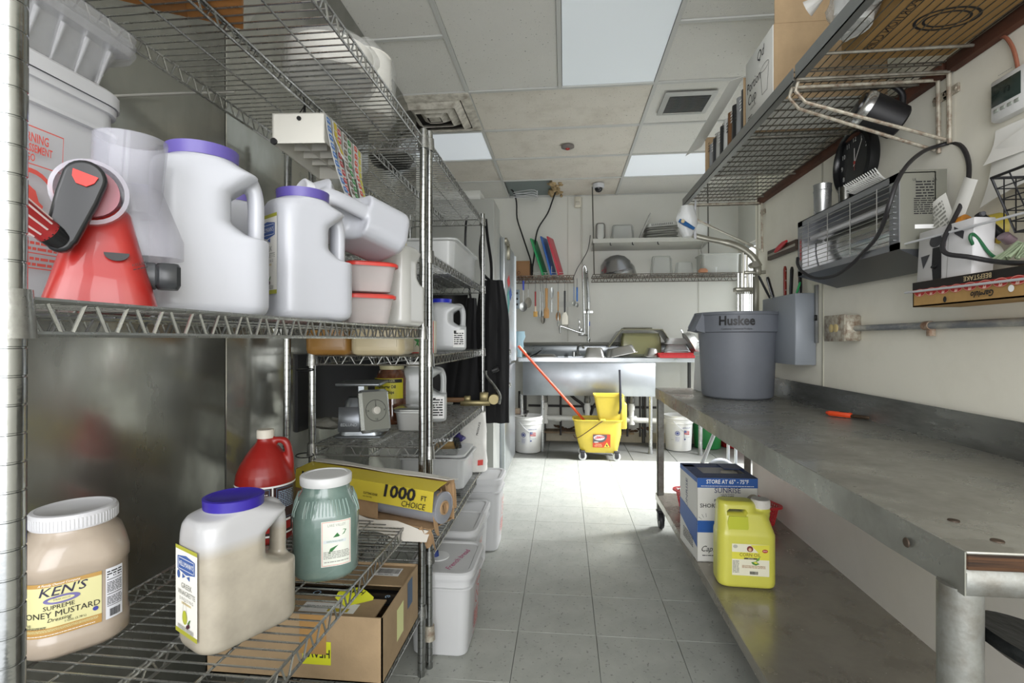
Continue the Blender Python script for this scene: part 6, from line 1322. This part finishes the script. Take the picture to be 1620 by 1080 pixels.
# faucet
q = pt(933, 545, Y=5.74); t = thing('pre_rinse_faucet', 'tall chrome pre-rinse spray faucet with coiled spring above the sink', 'faucet', (q.x, 5.74, 1.13)); Qf = lambda x, y, Y=5.70: pt(x, y, Y=Y)-V(q.x, 5.74, 1.13)
CF = M('#b2b4b2', .2, 1, name='faucet_chrome')
mb = MB().tube([Qf(931, 541), Qf(930, 470)], .012, 10).tube([Qf(925, 530), Qf(922, 425), Qf(922.5, 421)], .010, 10).tube(smooth([Qf(922, 426), Qf(924, 420), Qf(927, 424), Qf(928, 432)], 4), .010, 8); mb.build('riser', CF, t)
P0 = Qf(927, 428); P1 = Qf(931, 478); n = 26; P = []
for i in range(n*8+1): u = i/(n*8); a = 2*pi*i/8; c = P0.lerp(P1, u); P.append(c+V(.019*cos(a), .019*sin(a), 0))
MB().tube(P, .0042, 5).build('spring', CF, t)
MB().tube([Qf(931, 478), Qf(931, 495)], .016, 10).lathe([(.02, 0), (.026, .03), (.016, .06)], 16, Qf(930, 497)).bb(tuple(Qf(928, 495)-V(.03, .01, 0)), tuple(Qf(935, 492)+V(.02, .01, 0))).build('spray_valve', CF, t)
mb = MB().tube(smooth([Qf(886, 527), Qf(886, 518), Qf(889, 516), Qf(915, 525), Qf(924, 527)], 4), .010, 8); mb.build('spout', CF, t)
MB().box(Qf(922, 529), (.10, .03, .022), .004).lathe([(.016, -.02), (.02, 0), (.016, .02)], 14, Qf(919, 522)).lathe([(.016, -.02), (.02, 0), (.016, .02)], 14, Qf(931, 537)).build('valve_body', CF, t)
MB().tube(smooth([Qf(914, 504), Qf(917, 510), Qf(916, 516), Qf(918, 522)], 4), .005, 6).build('hook', CF, t); MB().box(Qf(932, 512), (.02, .01, .05), .003).build('blue_tag', M('#5b6fc0', .5), t)
q = pt(914, 560, Y=5.66); t = thing('faucet', 'small deck faucet behind the upturned steel pans', 'faucet', (q.x, 5.66, SZ+.001)); MB().tube(smooth([(0, 0, 0), (0, 0, .09), (.02, -.03, .12), (.05, -.08, .115), (.06, -.10, .09)], 4), .012, 8).lathe([(.022, 0), (.02, .05)], 14, (-.04, 0, 0)).build('spout', CF, t)
# things on the sink
SP = M('#aaa9a5', .3, .9, bump=.05, name='pan_steel')
def gn(lb, px0, px1, py1, Y, h, d, rz=0, rx=0, ry=0, m=SP, cat='pan', nm='steel_pan', group=None):
    a = pt(px0, 560, Y=Y).x; b = pt(px1, 560, Y=Y).x; w_ = b-a; t = thing(nm, lb, cat, ((a+b)/2, Y+d/2, SZ+.002+.5*abs(sin(radians(ry)))*w_+.5*abs(sin(radians(rx)))*d), R=R3(rx, ry, rz), group=group)
    MB().rl([(.0, w_+.02, d+.02, .03), (.004, w_+.02, d+.02, .03), (.005, w_-.012, d-.012, .03), (h*.9, w_-.05, d-.05, .035), (h, w_-.07, d-.07, .03)], 5).build('pan', m, t, 40)
    return t
gn('upturned rectangular steel pan left of centre on the sink', 925, 958, 566, 5.20, .10, .25, 0, 0, 0)
gn('tilted steel pan leaning over in the middle of the sink', 966, 1010, 566, 5.20, .085, .24, -6, 0, -12)
gn('small upturned steel pan just left of the red tray', 1022, 1044, 566, 5.20, .09, .22, 0, 0, 5)
gn('flat steel tray lying at the left end of the sink', 843, 880, 566, 5.22, .03, .3, 0, 0, 0)
gn('long steel pan behind the tilted pan', 958, 985, 566, 5.48, .085, .16, 0, 0, 0)
t = thing('utensil', 'dark handled utensil sticking out of the left basin', 'utensil', pt(846, 562, Y=5.25)); MB().tube([(-.06, .1, -.02), (.02, 0, .02), (.07, -.05, .055)], [.006, .009, .005], 8).build('handle', BLACK, t)
# olive food bins
OL_ = M('#8c8a58', .2, alpha=.62, coat=.4, name='olive_clear'); q0 = pt(982, 560, Y=5.45); q1 = pt(1048, 560, Y=5.45)
t = thing('food_bin', 'upturned olive-tinted food bin standing on the sink', 'bin', ((q0.x+q1.x)/2, 5.6, SZ+.003)); w_ = q1.x-q0.x
MB().rl([(.03, w_-.0, .28, .03), (.20, w_-.02, .26, .03), (.25, w_-.05, .24, .04), (.252, .05, .05, .02)], 6).build('bin', M('#84835c', .2, alpha=.75, coat=.4), t); MB().rl([(0, w_+.03, .3, .03), (.03, w_+.03, .3, .03)], 5).build('rim', M('#6d705a', .3, alpha=.8), t)
mb = MB()
for k in range(3): mb.box((.02, -.125-.0+.0*k, .20-.03*k), (.24-.03*k, .006, .008), .002)
mb.build('ribs', M('#b5b47c', .25), t)
t = thing('bin_lid', 'big dark olive lid draped over the upturned bin', 'lid', ((q0.x+q1.x)/2, 5.6, SZ+.262)); DO = M('#45432f', .3, coat=.4)
G = [[(-.34+.68*i/12, -.17+.34*j/4, .03-.0-1.9*max(0, abs(-.34+.68*i/12)-.21)**1.0*.75) for j in range(5)] for i in range(13)]; MB().sheet(G, .006).build('lid', DO, t); MB().tube([(-.34, -.17, -.155), (-.21, -.175, .028), (.21, -.175, .028), (.34, -.17, -.155)], .008, 8).build('edge_bead', M('#6b6a57', .4), t)
MB().bb((-.18, -.1, .034), (.12, .12, .05), .004).build('second_lid', DO, t)
# red rack with pans, colander
a = pt(1046, 560, Y=5.17).x; b = pt(1106, 560, Y=5.17).x; t = thing('dish_tray', 'red plastic dish tray at the right of the sink', 'tray', ((a+b)/2, 5.36, SZ+.002)); w_ = b-a+.06
MB().rl([(0, w_-.03, .34, .03), (.004, w_-.02, .35, .03), (.05, w_, .37, .03), (.052, w_+.02, .39, .03), (.046, w_-.01, .36, .03), (.006, w_-.03, .34, .03)], 5, cap1=False).build('tray', M('#c22b30', .4), t)
mb = MB()
for k in range(26): mb.bb((-w_/2+.02+k*(w_-.04)/26, -.187, .01), (-w_/2+.026+k*(w_-.04)/26, -.184, .042))
mb.build('ribs', M('#9a2026', .5), t)
for k, (z_, w2, lb) in enumerate(((.01, .26, 'clear pan lying in the red dish tray'), (.075, .22, 'clear food pan stacked behind in the red dish tray'), (.14, .24, 'uppermost clear food pan at the back of the red dish tray'))):
    t2 = thing('clear_pan', lb, 'pan', ((a+b)/2-.0+.01*k, 5.36+.05*(k > 0), SZ+z_)); MB().rl([(0, w2+.03, .2, .03), (.004, w2+.03, .2, .03), (.006, w2, .17, .03), (.06, w2-.04, .14, .03)], 5).build('pan', M('#b9bab8', .18, alpha=.7, coat=.3), t2)
q = pt(1090, 545, Y=5.30); t = thing('colander', 'perforated steel colander leaning on its side in the dish tray', 'colander', q+V(.0, 0, .0), R=R3(0, 62, 0)); mb = MB().lathe([(.13, .0), (.135, .004), (.128, .006), (.12, .04), (.095, .075), (.05, .095), (.005, .098), (.005, .094), (.05, .09), (.09, .07), (.115, .04), (.125, .004)], 36, cap0=False); mb.build('bowl', M('#b3b4b0', .3, .9), t)
mb = MB()
for rr_, zz_ in ((.118, .045), (.106, .06), (.09, .076), (.07, .088)):
    for i in range(26): a = 2*pi*i/26; mb.lathe([(.0035, -.001), (.0035, .002)], 6, (rr_*cos(a), rr_*sin(a), zz_))
mb.build('holes', M('#5c5d5a', .5), t, kind='stuff'); MB().tube([(-.13, .02, 0), (-.165, .015, .0), (-.165, -.015, 0), (-.13, -.02, 0)], .004, 6).build('loop_handle', STEEL, t)
q = pt(1105, 540, Y=5.20); tag(MB().tube([q+V(-.06, 0, 0), q, q+V(.1, 0, .02)], [.009, .012, .014], 10).build('ladle_handle', WHITEP), 'white handle sticking out of the dish tray toward the grey bin', 'utensil')
# ================================================================ MOP BUCKET
q = pt(948, 718, Z=0); t = thing('mop_bucket', 'yellow mop bucket with side-press wringer on casters', 'mop bucket', (q.x-.02, 5.02, 0), 0)
YP = M('#d6bf43', .42, var=.08, vs=5, coat=.2, name='mop_yellow'); Dm = 5.02
mb = MB().rl([(.07, .30, .20, .04, .01, 0), (.10, .36, .24, .05), (.24, .43, .27, .06, -.005, 0), (.375, .46, .29, .07, -.01, 0)], 6, cap1=False)
mb.rl([(.375, .45, .28, .065, -.01, 0), (.24, .42, .26, .055, -.005, 0), (.10, .35, .23, .05)], 6, cap0=False, cap1=True); mb.build('tub', YP, t, 50)
MB().rl([(.37, .47, .30, .075, -.01, 0), (.385, .485, .315, .08, -.01, 0), (.388, .47, .30, .07, -.01, 0), (.372, .45, .28, .065, -.01, 0)], 6, False, False).build('rim', YP, t)
mb = MB(); mb.rl([(.33, .20, .20, .02, .11, 0), (.60, .27, .23, .02, .095, 0), (.605, .285, .24, .02, .095, 0), (.62, .285, .24, .02, .095, 0), (.618, .26, .215, .02, .095, 0), (.36, .18, .18, .02, .11, 0)], 4); mb.bb((.20, -.11, .30), (.262, .11, .545), .01).bb((.20, -.10, .52), (.24, .10, .60), .008); w = mb.build('wringer', YP, t)
mb = MB()
for k in range(2): pass
MB().tube(smooth([(.19, -.10, .45), (.20, -.13, .50), (.198, -.125, .66), (.192, -.12, .865)], 3), [.011]*3+[.013]*4+[.010]*3, 10).build('wringer_handle', M('#20222b', .35), t)
P = smooth([(.05, -.155, .39), (.02, -.165, .375), (-.06, -.17, .32), (-.12, -.168, .275), (-.19, -.155, .225), (-.225, -.13, .215), (-.24, -.08, .23)], 4); MB().tube(P, .004, 6).build('bail', M('#5d4634', .5, .5), t)
MB().rl([(.385, .06, .02, .008, .03, -.155), (.40, .05, .018, .008, .03, -.155)], 3).build('lug', YP, t)
for (x, y) in ((-.155, -.12), (.165, -.12), (-.155, .12), (.165, .12)):
    MB().lathe([(.024, -.013), (.037, -.012), (.038, .0), (.037, .012), (.024, .013)], 22, (x, y, .038), R=rot('X', 90)).build('wheel', M('#c4c5c3', .5), t); MB().bb((x-.02, y-.018, .035), (x+.02, y-.014, .085), .003).bb((x-.024, y-.02, .075), (x+.024, y+.02, .092), .003).lathe([(.02, -.015), (.02, .015)], 16, (x, y, .038), R=rot('X', 90)).build('caster_fork', M('#2e2d33', .5), t)
f = planar((.022, -.1325, .19), (1, 0, 0), (0, -.12, 1)); o = plate(t, lambda u, v, o_: f(u, v, o_+.004), .165, .128, M('#c9452a', .45), 'front_label')
fo = lambda u, v, o_: f(u, v, o_+.0045)
printing(o, fo, [('p', 0, 0, [(-.08, .061), (.05, .061), (.05, .03), (.035, .005), (.01, -.012), (-.08, -.02)], M('#55575a', .5)), ('e', -.022, .032, .052, .026, M('#d9d9d9', .5)), ('t', -.02, .034, 'LIBMAN', .034, {'b': .04, 'sh': .2, 'xs': .75, 'rot': 6}, M('#c22c3c', .5)), ('e', -.05, -.012, .022, .007, M('#c6c4c0', .5)), ('t', -.03, -.034, 'CAUTION', .013, {'b': .02}, M('#e7d9a0', .5)), ('t', -.03, -.05, 'WET FLOOR', .013, {'b': .02}, M('#e7d9a0', .5)), ('p', .05, -.04, [(-.028, -.02), (.028, -.02), (.0, .028)], M('#e0c94a', .5)), ('p', .05, -.042, [(-.004, -.01), (.010, -.012), (.004, .0), (-.002, .014), (-.008, .002)], INK)], step=1)
A = pt(820, 547, D=4.86); B = pt(913, 664, D=Dm-.0); B = V(q.x-.155, Dm, .36)
t = thing('mop', 'mop with long orange handle standing in the yellow mop bucket', 'mop', B); d = A-B
MB().tube([V(0, 0, 0), d], .0125, 12).build('handle', M('#cf4a24', .35), t); MB().tube([d*.9+V(.01, 0, .005), d*1.0+V(.01, 0, .005)], .006, 8).build('metal_clip', M('#a3a18f', .4, .7), t); MB().rl([(-.16, .10, .12, .03), (-.04, .07, .09, .03), (.0, .04, .04, .015)], 5).build('mop_head', M('#8a8a80', .9, bump=.6, bs=80), t)
# ================================================================ BACK WALL SHELVES
YS_ = 5.50
def wireshelf(lb, x0, x1, z, d=.34, m=CHROMED, y1=YB-.02, drop=-.045, rods=()):
    t = thing('wire_wall_shelf', lb, 'shelf', (x0, y1-d, z)); L = x1-x0; mb = MB(); rail(mb, (0, 0, 0), (L, 0, 0), drop, .005, .07, .004); rail(mb, (0, d, 0), (L, d, 0), drop, .005, .07, .004); mb.tube([(0, 0, 0), (0, d, 0)], .005, 6); mb.tube([(L, 0, 0), (L, d, 0)], .005, 6); mb.tube([(0, 0, drop), (0, d, drop)], .004, 6); mb.tube([(L, 0, drop), (L, d, drop)], .004, 6); mb.build('frame', m, t)
    mb = MB(); n = int(L/.026)
    for i in range(1, n): mb.tube([(L*i/n, 0, 0), (L*i/n, d, 0)], .0022, 4)
    mb.tube([(0, d/2, -.004), (L, d/2, -.004)], .004, 5); mb.build('deck_wires', m, t, kind='stuff'); return t
RW = M('#6b4a3a', .6, .4, var=.8, vs=20, dark='#a19b8e', name='rusty_wire'); GW = M('#77726a', .5, .6, var=.6, vs=20, dark='#4a3d33', name='dull_wire')
xa = pt(811, 440, Y=YS_).x; xb_ = pt(908, 440, Y=YS_).x; zs = pt(860, 436, Y=YS_).z
wireshelf('rusty wire wall shelf with utensils hanging below, left of the faucet', xa-.03, xb_, zs, .3, RW)
xc_ = pt(938, 440, Y=YS_).x; xd = 1.86; zl_ = pt(1000, 434, Y=YS_).z
lowsh = wireshelf('long lower wire wall shelf right of the faucet', xc_, xd, zl_, .34, GW)
zu = pt(1000, 377, Y=YS_).z; xe = pt(1122, 377, Y=YS_).x
t = thing('vent_shelf', 'upper white perforated wall shelf right of the faucet', 'shelf', (xc_, YS_-.02, zu)); Lv = xe-xc_
mb = MB().bb((0, 0, -.006), (Lv, .32, 0), .002).bb((0, -.003, -.045), (Lv, .0, .0)).bb((0, -.004, -.012), (Lv, .006, -.004)); 
for k in range(70): mb.bb((Lv*k/70, -.006, -.04), (Lv*(k+.45)/70, -.0035, -.012))
mb.build('shelf', M('#b2b2aa', .5), t); MB().add([(0, .32, -.07), (Lv, .32, -.07), (Lv, 0, -.045), (0, 0, -.045), (0, .32, -.075), (Lv, .32, -.075)], [(0, 1, 2, 3), (0, 3, 4), (1, 5, 2), (4, 5, 1, 0), (3, 2, 5, 4)]).build('lower_lip', M('#a5a59d', .5), t)
for k, px in enumerate((965, 1000, 1040)): x = pt(px, 383, Y=YS_).x-xc_; MB().tube([(x, 0, -.045), (x, -.006, -.07), (x+.01, -.02, -.075)], .005, 6).build('hook', BLACK, t)
for k, (px, pz0) in enumerate(((937, 300), (1119, 320))):
    a = pt(px, pz0, Y=YS_+.0); b = pt(px+(3 if k == 0 else 2), 434, Y=YS_)
    tag(MB().tube([V(a.x, YS_-.01, ZC if k == 0 else ZC), V(b.x, YS_-.01, zl_)], .0065, 8).build('hanging_rod', M('#57564f', .5, .5)), ['dark hanging rod at the left end of the upper back shelf', 'dark hanging rod at the right end of the upper back shelf'][k], 'rod')
tag(MB().tube(smooth([pt(934, 372, Y=YS_), pt(930, 395, Y=YS_), pt(921, 412, Y=YS_+.1), pt(913, 425, Y=YS_), pt(906, 442, Y=YS_-.01)], 4), .0045, 6).build('wire_tie', M('#3b3937', .5)), 'bent dark wire running from the upper shelf down to the utensil shelf', 'wire')
tag(MB().tube(smooth([pt(1112, 383, Y=YS_), pt(1109, 395, Y=YS_), pt(1111, 405, Y=YS_), pt(1107, 420, Y=YS_), pt(1108, 434, Y=YS_)], 4), .004, 6).build('string', M('#8d8b83', .7)), 'grey knotted string below the right end of the upper back shelf', 'string')
# cutting boards and small box
for k, (c, x0, x1, yt, cl_) in enumerate((('#2f9a5c', 844, 863, 379, 'green'), ('#2f63b0', 860, 876, 376, 'blue'), ('#c23a4a', 870, 888, 376, 'red'))):
    Yk = 5.62; A = pt(x1, 430, Y=Yk); B = pt(x0, yt, Y=Yk); A.z = zs+.012; d = B-A; t = thing('cutting_board', cl_+' cutting board leaning in the rack on the utensil shelf', 'cutting board', A)
    ang_ = math.degrees(atan2(d.x, d.z)); MB().box(d/2, (.014, .26, d.length), .004, R=rot('Y', ang_) @ rot('Z', -13)).build('board', M(c, .45), t)
t = thing('board_rack', 'white wire rack holding the cutting boards', 'rack', (pt(868, 436, Y=5.62).x, 5.62, zs+.004)); mb = MB()
for k in range(6): x = -.16+.065*k; mb.tube([(x, -.1, .006), (x, -.1, .10 if k in (5, 1, 3) else .03), (x, .1, .10 if k in (5, 1, 3) else .03), (x, .1, .006)], .0025, 5)
mb.tube([(-.17, -.1, .03), (.18, -.1, .03)], .0025, 5).tube([(-.17, -.1, .006), (.18, -.1, .006)], .0025, 5).tube([(-.17, .1, .006), (.18, .1, .006)], .0025, 5); mb.build('wires', M('#c9c9c2', .4), t)
a = pt(812, 420, Y=5.58); b = pt(838, 420, Y=5.58); t = thing('cardboard_box', 'small brown box at the left end of the utensil shelf', 'box', ((a.x+b.x)/2, 5.66, zs+.006)); o = MB().box((0, 0, .085), (b.x-a.x, .16, .17), .002).build('carton', M('#9b7552', .8), t)
printing(o, planar((-.03, -.0803, .04), (1, 0, 0), (0, 0, 1)), [('o', 0, 0, .016, .018, .005, M('#5a2f1e', .6))], step=1); MB().bb((b.x-a.x)/2 and ((b.x-a.x)/2, -.07, 0), ((b.x-a.x)/2+.03, .07, .14), .002).build('dark_side', M('#4a3525', .8), t)
# hanging utensils
def hang(px, py0, py1, lb, parts, hook=True, nm='utensil', cat='utensil'):
    A = pt(px, py0, Y=YS_-.035); t = thing(nm, lb, cat, A); hz_ = (py1-py0)/F*(YS_-.035)
    if hook: MB().tube(smooth([(0, .02, zs-.035-A.z), (0, .0, zs-.06-A.z), (0, 0, .01), (0, -.006, -.008)], 3), .0032, 6).build('hook', M('#6a6a66', .4, .6), t)
    for (n_, kind, z0, z1, r0, r1, m) in parts:
        z0, z1 = -hz_*z0, -hz_*z1
        if kind == 'rod': MB().tube([(0, 0, z0), (0, 0, (z0+z1)/2), (0, 0, z1)], [r0, (r0+r1)/2, r1], 10, flat=.6).build(n_, m, t)
        elif kind == 'bowl': MB().lathe([(.002, -.012), (r0*.6, -.010), (r0, 0), (r0*.96, .002), (.002, -.006)], 20, (0, 0, (z0+z1)/2), R=R3(90, 0, 0), sy=abs(z1-z0)/2/r0).build(n_, m, t)
        elif kind == 'blade': MB().box((0, 0, (z0+z1)/2), (r0*2, .006, abs(z1-z0)), .003).build(n_, m, t)
        elif kind == 'paddle': MB().rl([(z1, r1*2, .008, .004), (z1+.01, r0*2, .01, .004), ((z0+z1)/2+.02, r0*2, .01, .004), (z0, .02, .008, .003)], 3).build(n_, m, t)
    return t
WD = M('#b78c57', .6, var=.2, vs=9, name='wood'); ST = M('#9b9d9a', .28, .95)
t = hang(816, 458, 490, 'grey slotted rack plate hanging at the far left of the utensils', [('plate', 'blade', 0, .95, .042, .042, M('#8d9aa3', .4))]); 
mb = MB()
for k in range(3): mb.box((.0, -.005, -.04-.06*k), (.05, .004, .022), .003)
mb.build('slots', BLACK, t)
t = hang(828, 444, 493, 'ladle with blue handle hanging at the left', [('grip', 'rod', 0, .3, .013, .011, M('#2a3fae', .4)), ('stem', 'rod', .3, .7, .008, .007, ST), ('cup', 'bowl', .68, 1, .045, .045, ST)])
hang(836, 456, 487, 'grey wire strainer hanging behind the blue ladle', [('stem', 'rod', 0, .45, .005, .005, ST), ('mesh', 'bowl', .45, 1, .035, .03, M('#8b877c', .6, .4))])
hang(847, 461, 501, 'brush with dark red handle and tan bristles', [('grip', 'rod', 0, .58, .011, .011, M('#8c1f1d', .4)), ('neck', 'rod', .58, .8, .010, .013, M('#cfb9a0', .5)), ('bristles', 'blade', .78, 1, .022, .02, M('#c9a05a', .8))])
hang(855, 459, 503, 'metal ladle hanging right of the red brush', [('stem', 'rod', 0, .75, .007, .006, ST), ('cup', 'bowl', .70, 1, .026, .03, ST)])
hang(859, 461, 512, 'long steel spoon between ladle and wooden spatula', [('stem', 'rod', 0, .76, .006, .006, ST), ('bowl', 'bowl', .74, 1, .024, .02, M('#7a776f', .3, .9))])
hang(864.5, 456, 503, 'wide wooden spatula hanging between steel spoon and whisk', [('handle', 'rod', 0, .65, .02, .016, WD), ('paddle', 'paddle', .6, 1, .028, .024, WD)])
hang(873, 454, 494, 'steel whisk handle, hanging by its wire loop', [('loop', 'bowl', 0, .45, .022, .02, M('#b3b5b3', .3, .6)), ('grip', 'rod', .5, 1, .010, .010, ST)], False)
hang(883, 461, 516, 'wooden spoon together with a narrow steel spatula', [('handle', 'rod', 0, .55, .010, .008, WD), ('bowl', 'bowl', .58, .85, .026, .025, M('#8f6a3f', .6)), ('blade', 'blade', .55, 1, .008, .008, ST)])
hang(893.5, 460, 513, 'rubber spatula with black handle and white blade', [('grip', 'rod', 0, .64, .013, .011, BLACK), ('blade', 'paddle', .62, 1, .034, .03, M('#d6d2c4', .5))])
hang(908, 452, 484, 'left small measuring spoon on a blue cord', [('cord', 'rod', 0, .7, .004, .004, M('#3a6cb0', .6)), ('bowl', 'bowl', .7, 1, .018, .018, ST)])
hang(913, 454, 486, 'right small measuring spoon on a blue tag', [('tag', 'blade', 0, .7, .009, .009, M('#3a6cb0', .6)), ('bowl', 'bowl', .75, 1, .016, .018, ST)])
tag(MB().box(pt(898, 481, Y=YB-.004), (.19, .002, .06), 0).build('notice', M('#c3c4bd', .6)), 'faint printed notice stuck to the wall behind the utensils', 'paper')
# upper shelf items
zu2 = zu+.003
def at(px0, px1, Y): a = pt(px0, 380, Y=Y).x; b = pt(px1, 380, Y=Y).x; return (a+b)/2, b-a
def frame(lb, px0, px1, Y, z, h, m, rim=None, cat='container', nm='clear_container', lean=0, d=.10):
    x, w_ = at(px0, px1, Y); t = thing(nm, lb, cat, (x, Y, z), R=R3(lean, 0, 0)); MB().rl([(0, w_, d, .02), (h*.1, w_-.01, d, .03), (h*.9, w_*.84, d*.9, .03), (h, w_*.78, d*.8, .03)], 5).build('body', m, t)
    if rim: f_ = ring(w_*.8, h*.9, .03, 5); MB().tube([(x_, -d/2-.002, h*.5+z_) for x_, z_ in f_], .005, 6, closed=True).build('rim', rim, t)
    return t
CP = M('#b9bbb6', .2, alpha=.6, name='clear_pan')
frame('narrow upright steel-rimmed pan at the left end of the upper back shelf', 941, 958, 5.62, zu2, .19, M('#c4c5c0', .3, .4), M('#5c5a54', .4, .6), 'pan', 'steel_pan')
frame('clear gabled container second from left on the upper back shelf', 965, 1004, 5.62, zu2, .165, CP, M('#8b8d88', .3))
t = thing('bread_knife_tray', 'long clear tray leaning diagonally on the upper back shelf', 'tray', pt(1011, 372, Y=5.6)); a = V(0, 0, 0); b = pt(1028, 333, Y=5.6)-pt(1011, 372, Y=5.6); MB().box(b/2, (.014, .12, b.length), .003, R=rot('Y', math.degrees(atan2(b.x, b.z)))).build('tray', M('#b1b2ac', .3, alpha=.8), t); t.location.z = zu2+.01
for k in range(6):
    x, w_ = at(1019+.5*k, 1071, 5.60); t = thing('steel_pan', ['lowest pan of the tilted stack on the upper back shelf', 'second pan from the bottom of the tilted stack on the upper shelf', 'third pan from the bottom of the tilted pan stack', 'fourth pan from the bottom of the tilted pan stack', 'second from top pan of the tilted stack on the upper shelf', 'perforated pan on top of the stack on the upper back shelf'][k], 'pan', (x, 5.63, zu2+.004+.024*k), R=R3(0, -4 if k % 2 else -2, 0), group='pans stacked on the upper back shelf')
    MB().rl([(0.003, w_, .20, .03), (.006, w_+.012, .21, .03), (.008, w_-.005, .19, .03), (.045 if k == 5 else .021, w_-.04, .17, .03)], 5).build('pan', M('#bdbdb7', .3, .3) if k % 2 else M('#9d9d96', .35, .3), t)
    if k == 5:
        mb = MB()
        for i in range(12):
            for j in range(2): mb.bb((-.11+.019*i, -.10, .018+.011*j), (-.102+.019*i, -.085, .024+.011*j))
        mb.build('perforations', M('#55554f', .6), t)
x, w_ = at(1096, 1120, 5.55); t = thing('plastic_tub', 'white plastic tub with lid at the right end of the upper back shelf', 'tub', (x, 5.60, zu2)); MB().rl([(0, w_-.03, .16, .02), (.14, w_, .18, .02)], 4).build('tub', M('#cfd0cc', .4), t); MB().rl([(.141, w_+.03, .20, .02), (.16, w_+.03, .20, .02)], 4).build('lid', WHITEP, t)
zl2 = zl_+.004
x, w_ = at(953, 1008, 5.62)
t = thing('mixing_bowl', 'large steel mixing bowl upside down on the lower back shelf', 'bowl', (x, 5.64, zl2), R=R3(0, 0, 0)); rb = w_/2
MB().lathe([(rb*1.0, 0), (rb*1.02, .004), (rb*.97, .02), (rb*.85, .10), (rb*.6, .155), (rb*.3, .18), (.005, .185)], 40).build('bowl', M('#a9a9a6', .25, .85), t)
t = thing('mixing_bowl', 'second steel bowl tilted over the upside-down bowl', 'bowl', (x-.03, 5.62, zl2+.03), R=R3(0, -9, 0)); MB().lathe([(rb*.98, .0), (rb*1.0, .004), (rb*.96, .02), (rb*.86, .105), (rb*.6, .16), (rb*.3, .185), (.005, .19)], 40).build('bowl', M('#929294', .22, .85), t); MB().lathe([(.03, 0), (.028, .002)], 14, (-rb*.8, -rb*.35, .06), R=R3(0, -60, 20)).build('red_sticker', M('#b02f3c', .4), t)
frame('clear gabled container on the lower back shelf right of the bowls', 1028, 1064, 5.62, zl2, .20, CP, M('#9a9c96', .3))
frame('squat clear container beside the gabled one on the lower back shelf', 1067, 1097, 5.62, zl2, .13, M('#c0c2bd', .2, alpha=.5), None)
x, w_ = at(1104, 1166, 5.6); t = thing('food_bin', 'large clear food bin at the right end of the lower back shelf', 'bin', (x, 5.61, zl2)); bin_(t, w_, .30, .20, M('#c0c2bc', .2, alpha=.6))
t = thing('rag', 'small orange-brown rag under the large clear bin', 'cloth', pt(1112, 431, Y=5.45)); t.location.z = zl2+.002; MB().rl([(0, .09, .05, .02), (.02, .10, .05, .02), (.04, .06, .03, .015)], 4).build('cloth', M('#a8775a', .9, bump=.5, bs=60), t)
x = pt(1132, 431, Y=5.5).x; t = thing('small_cup', 'small clear cup by the right hanging rod', 'cup', (x, 5.50, zl2)); MB().lathe([(.02, 0), (.025, .06), (.022, .06), (.018, .006)], 18).build('cup', CLEARW, t)
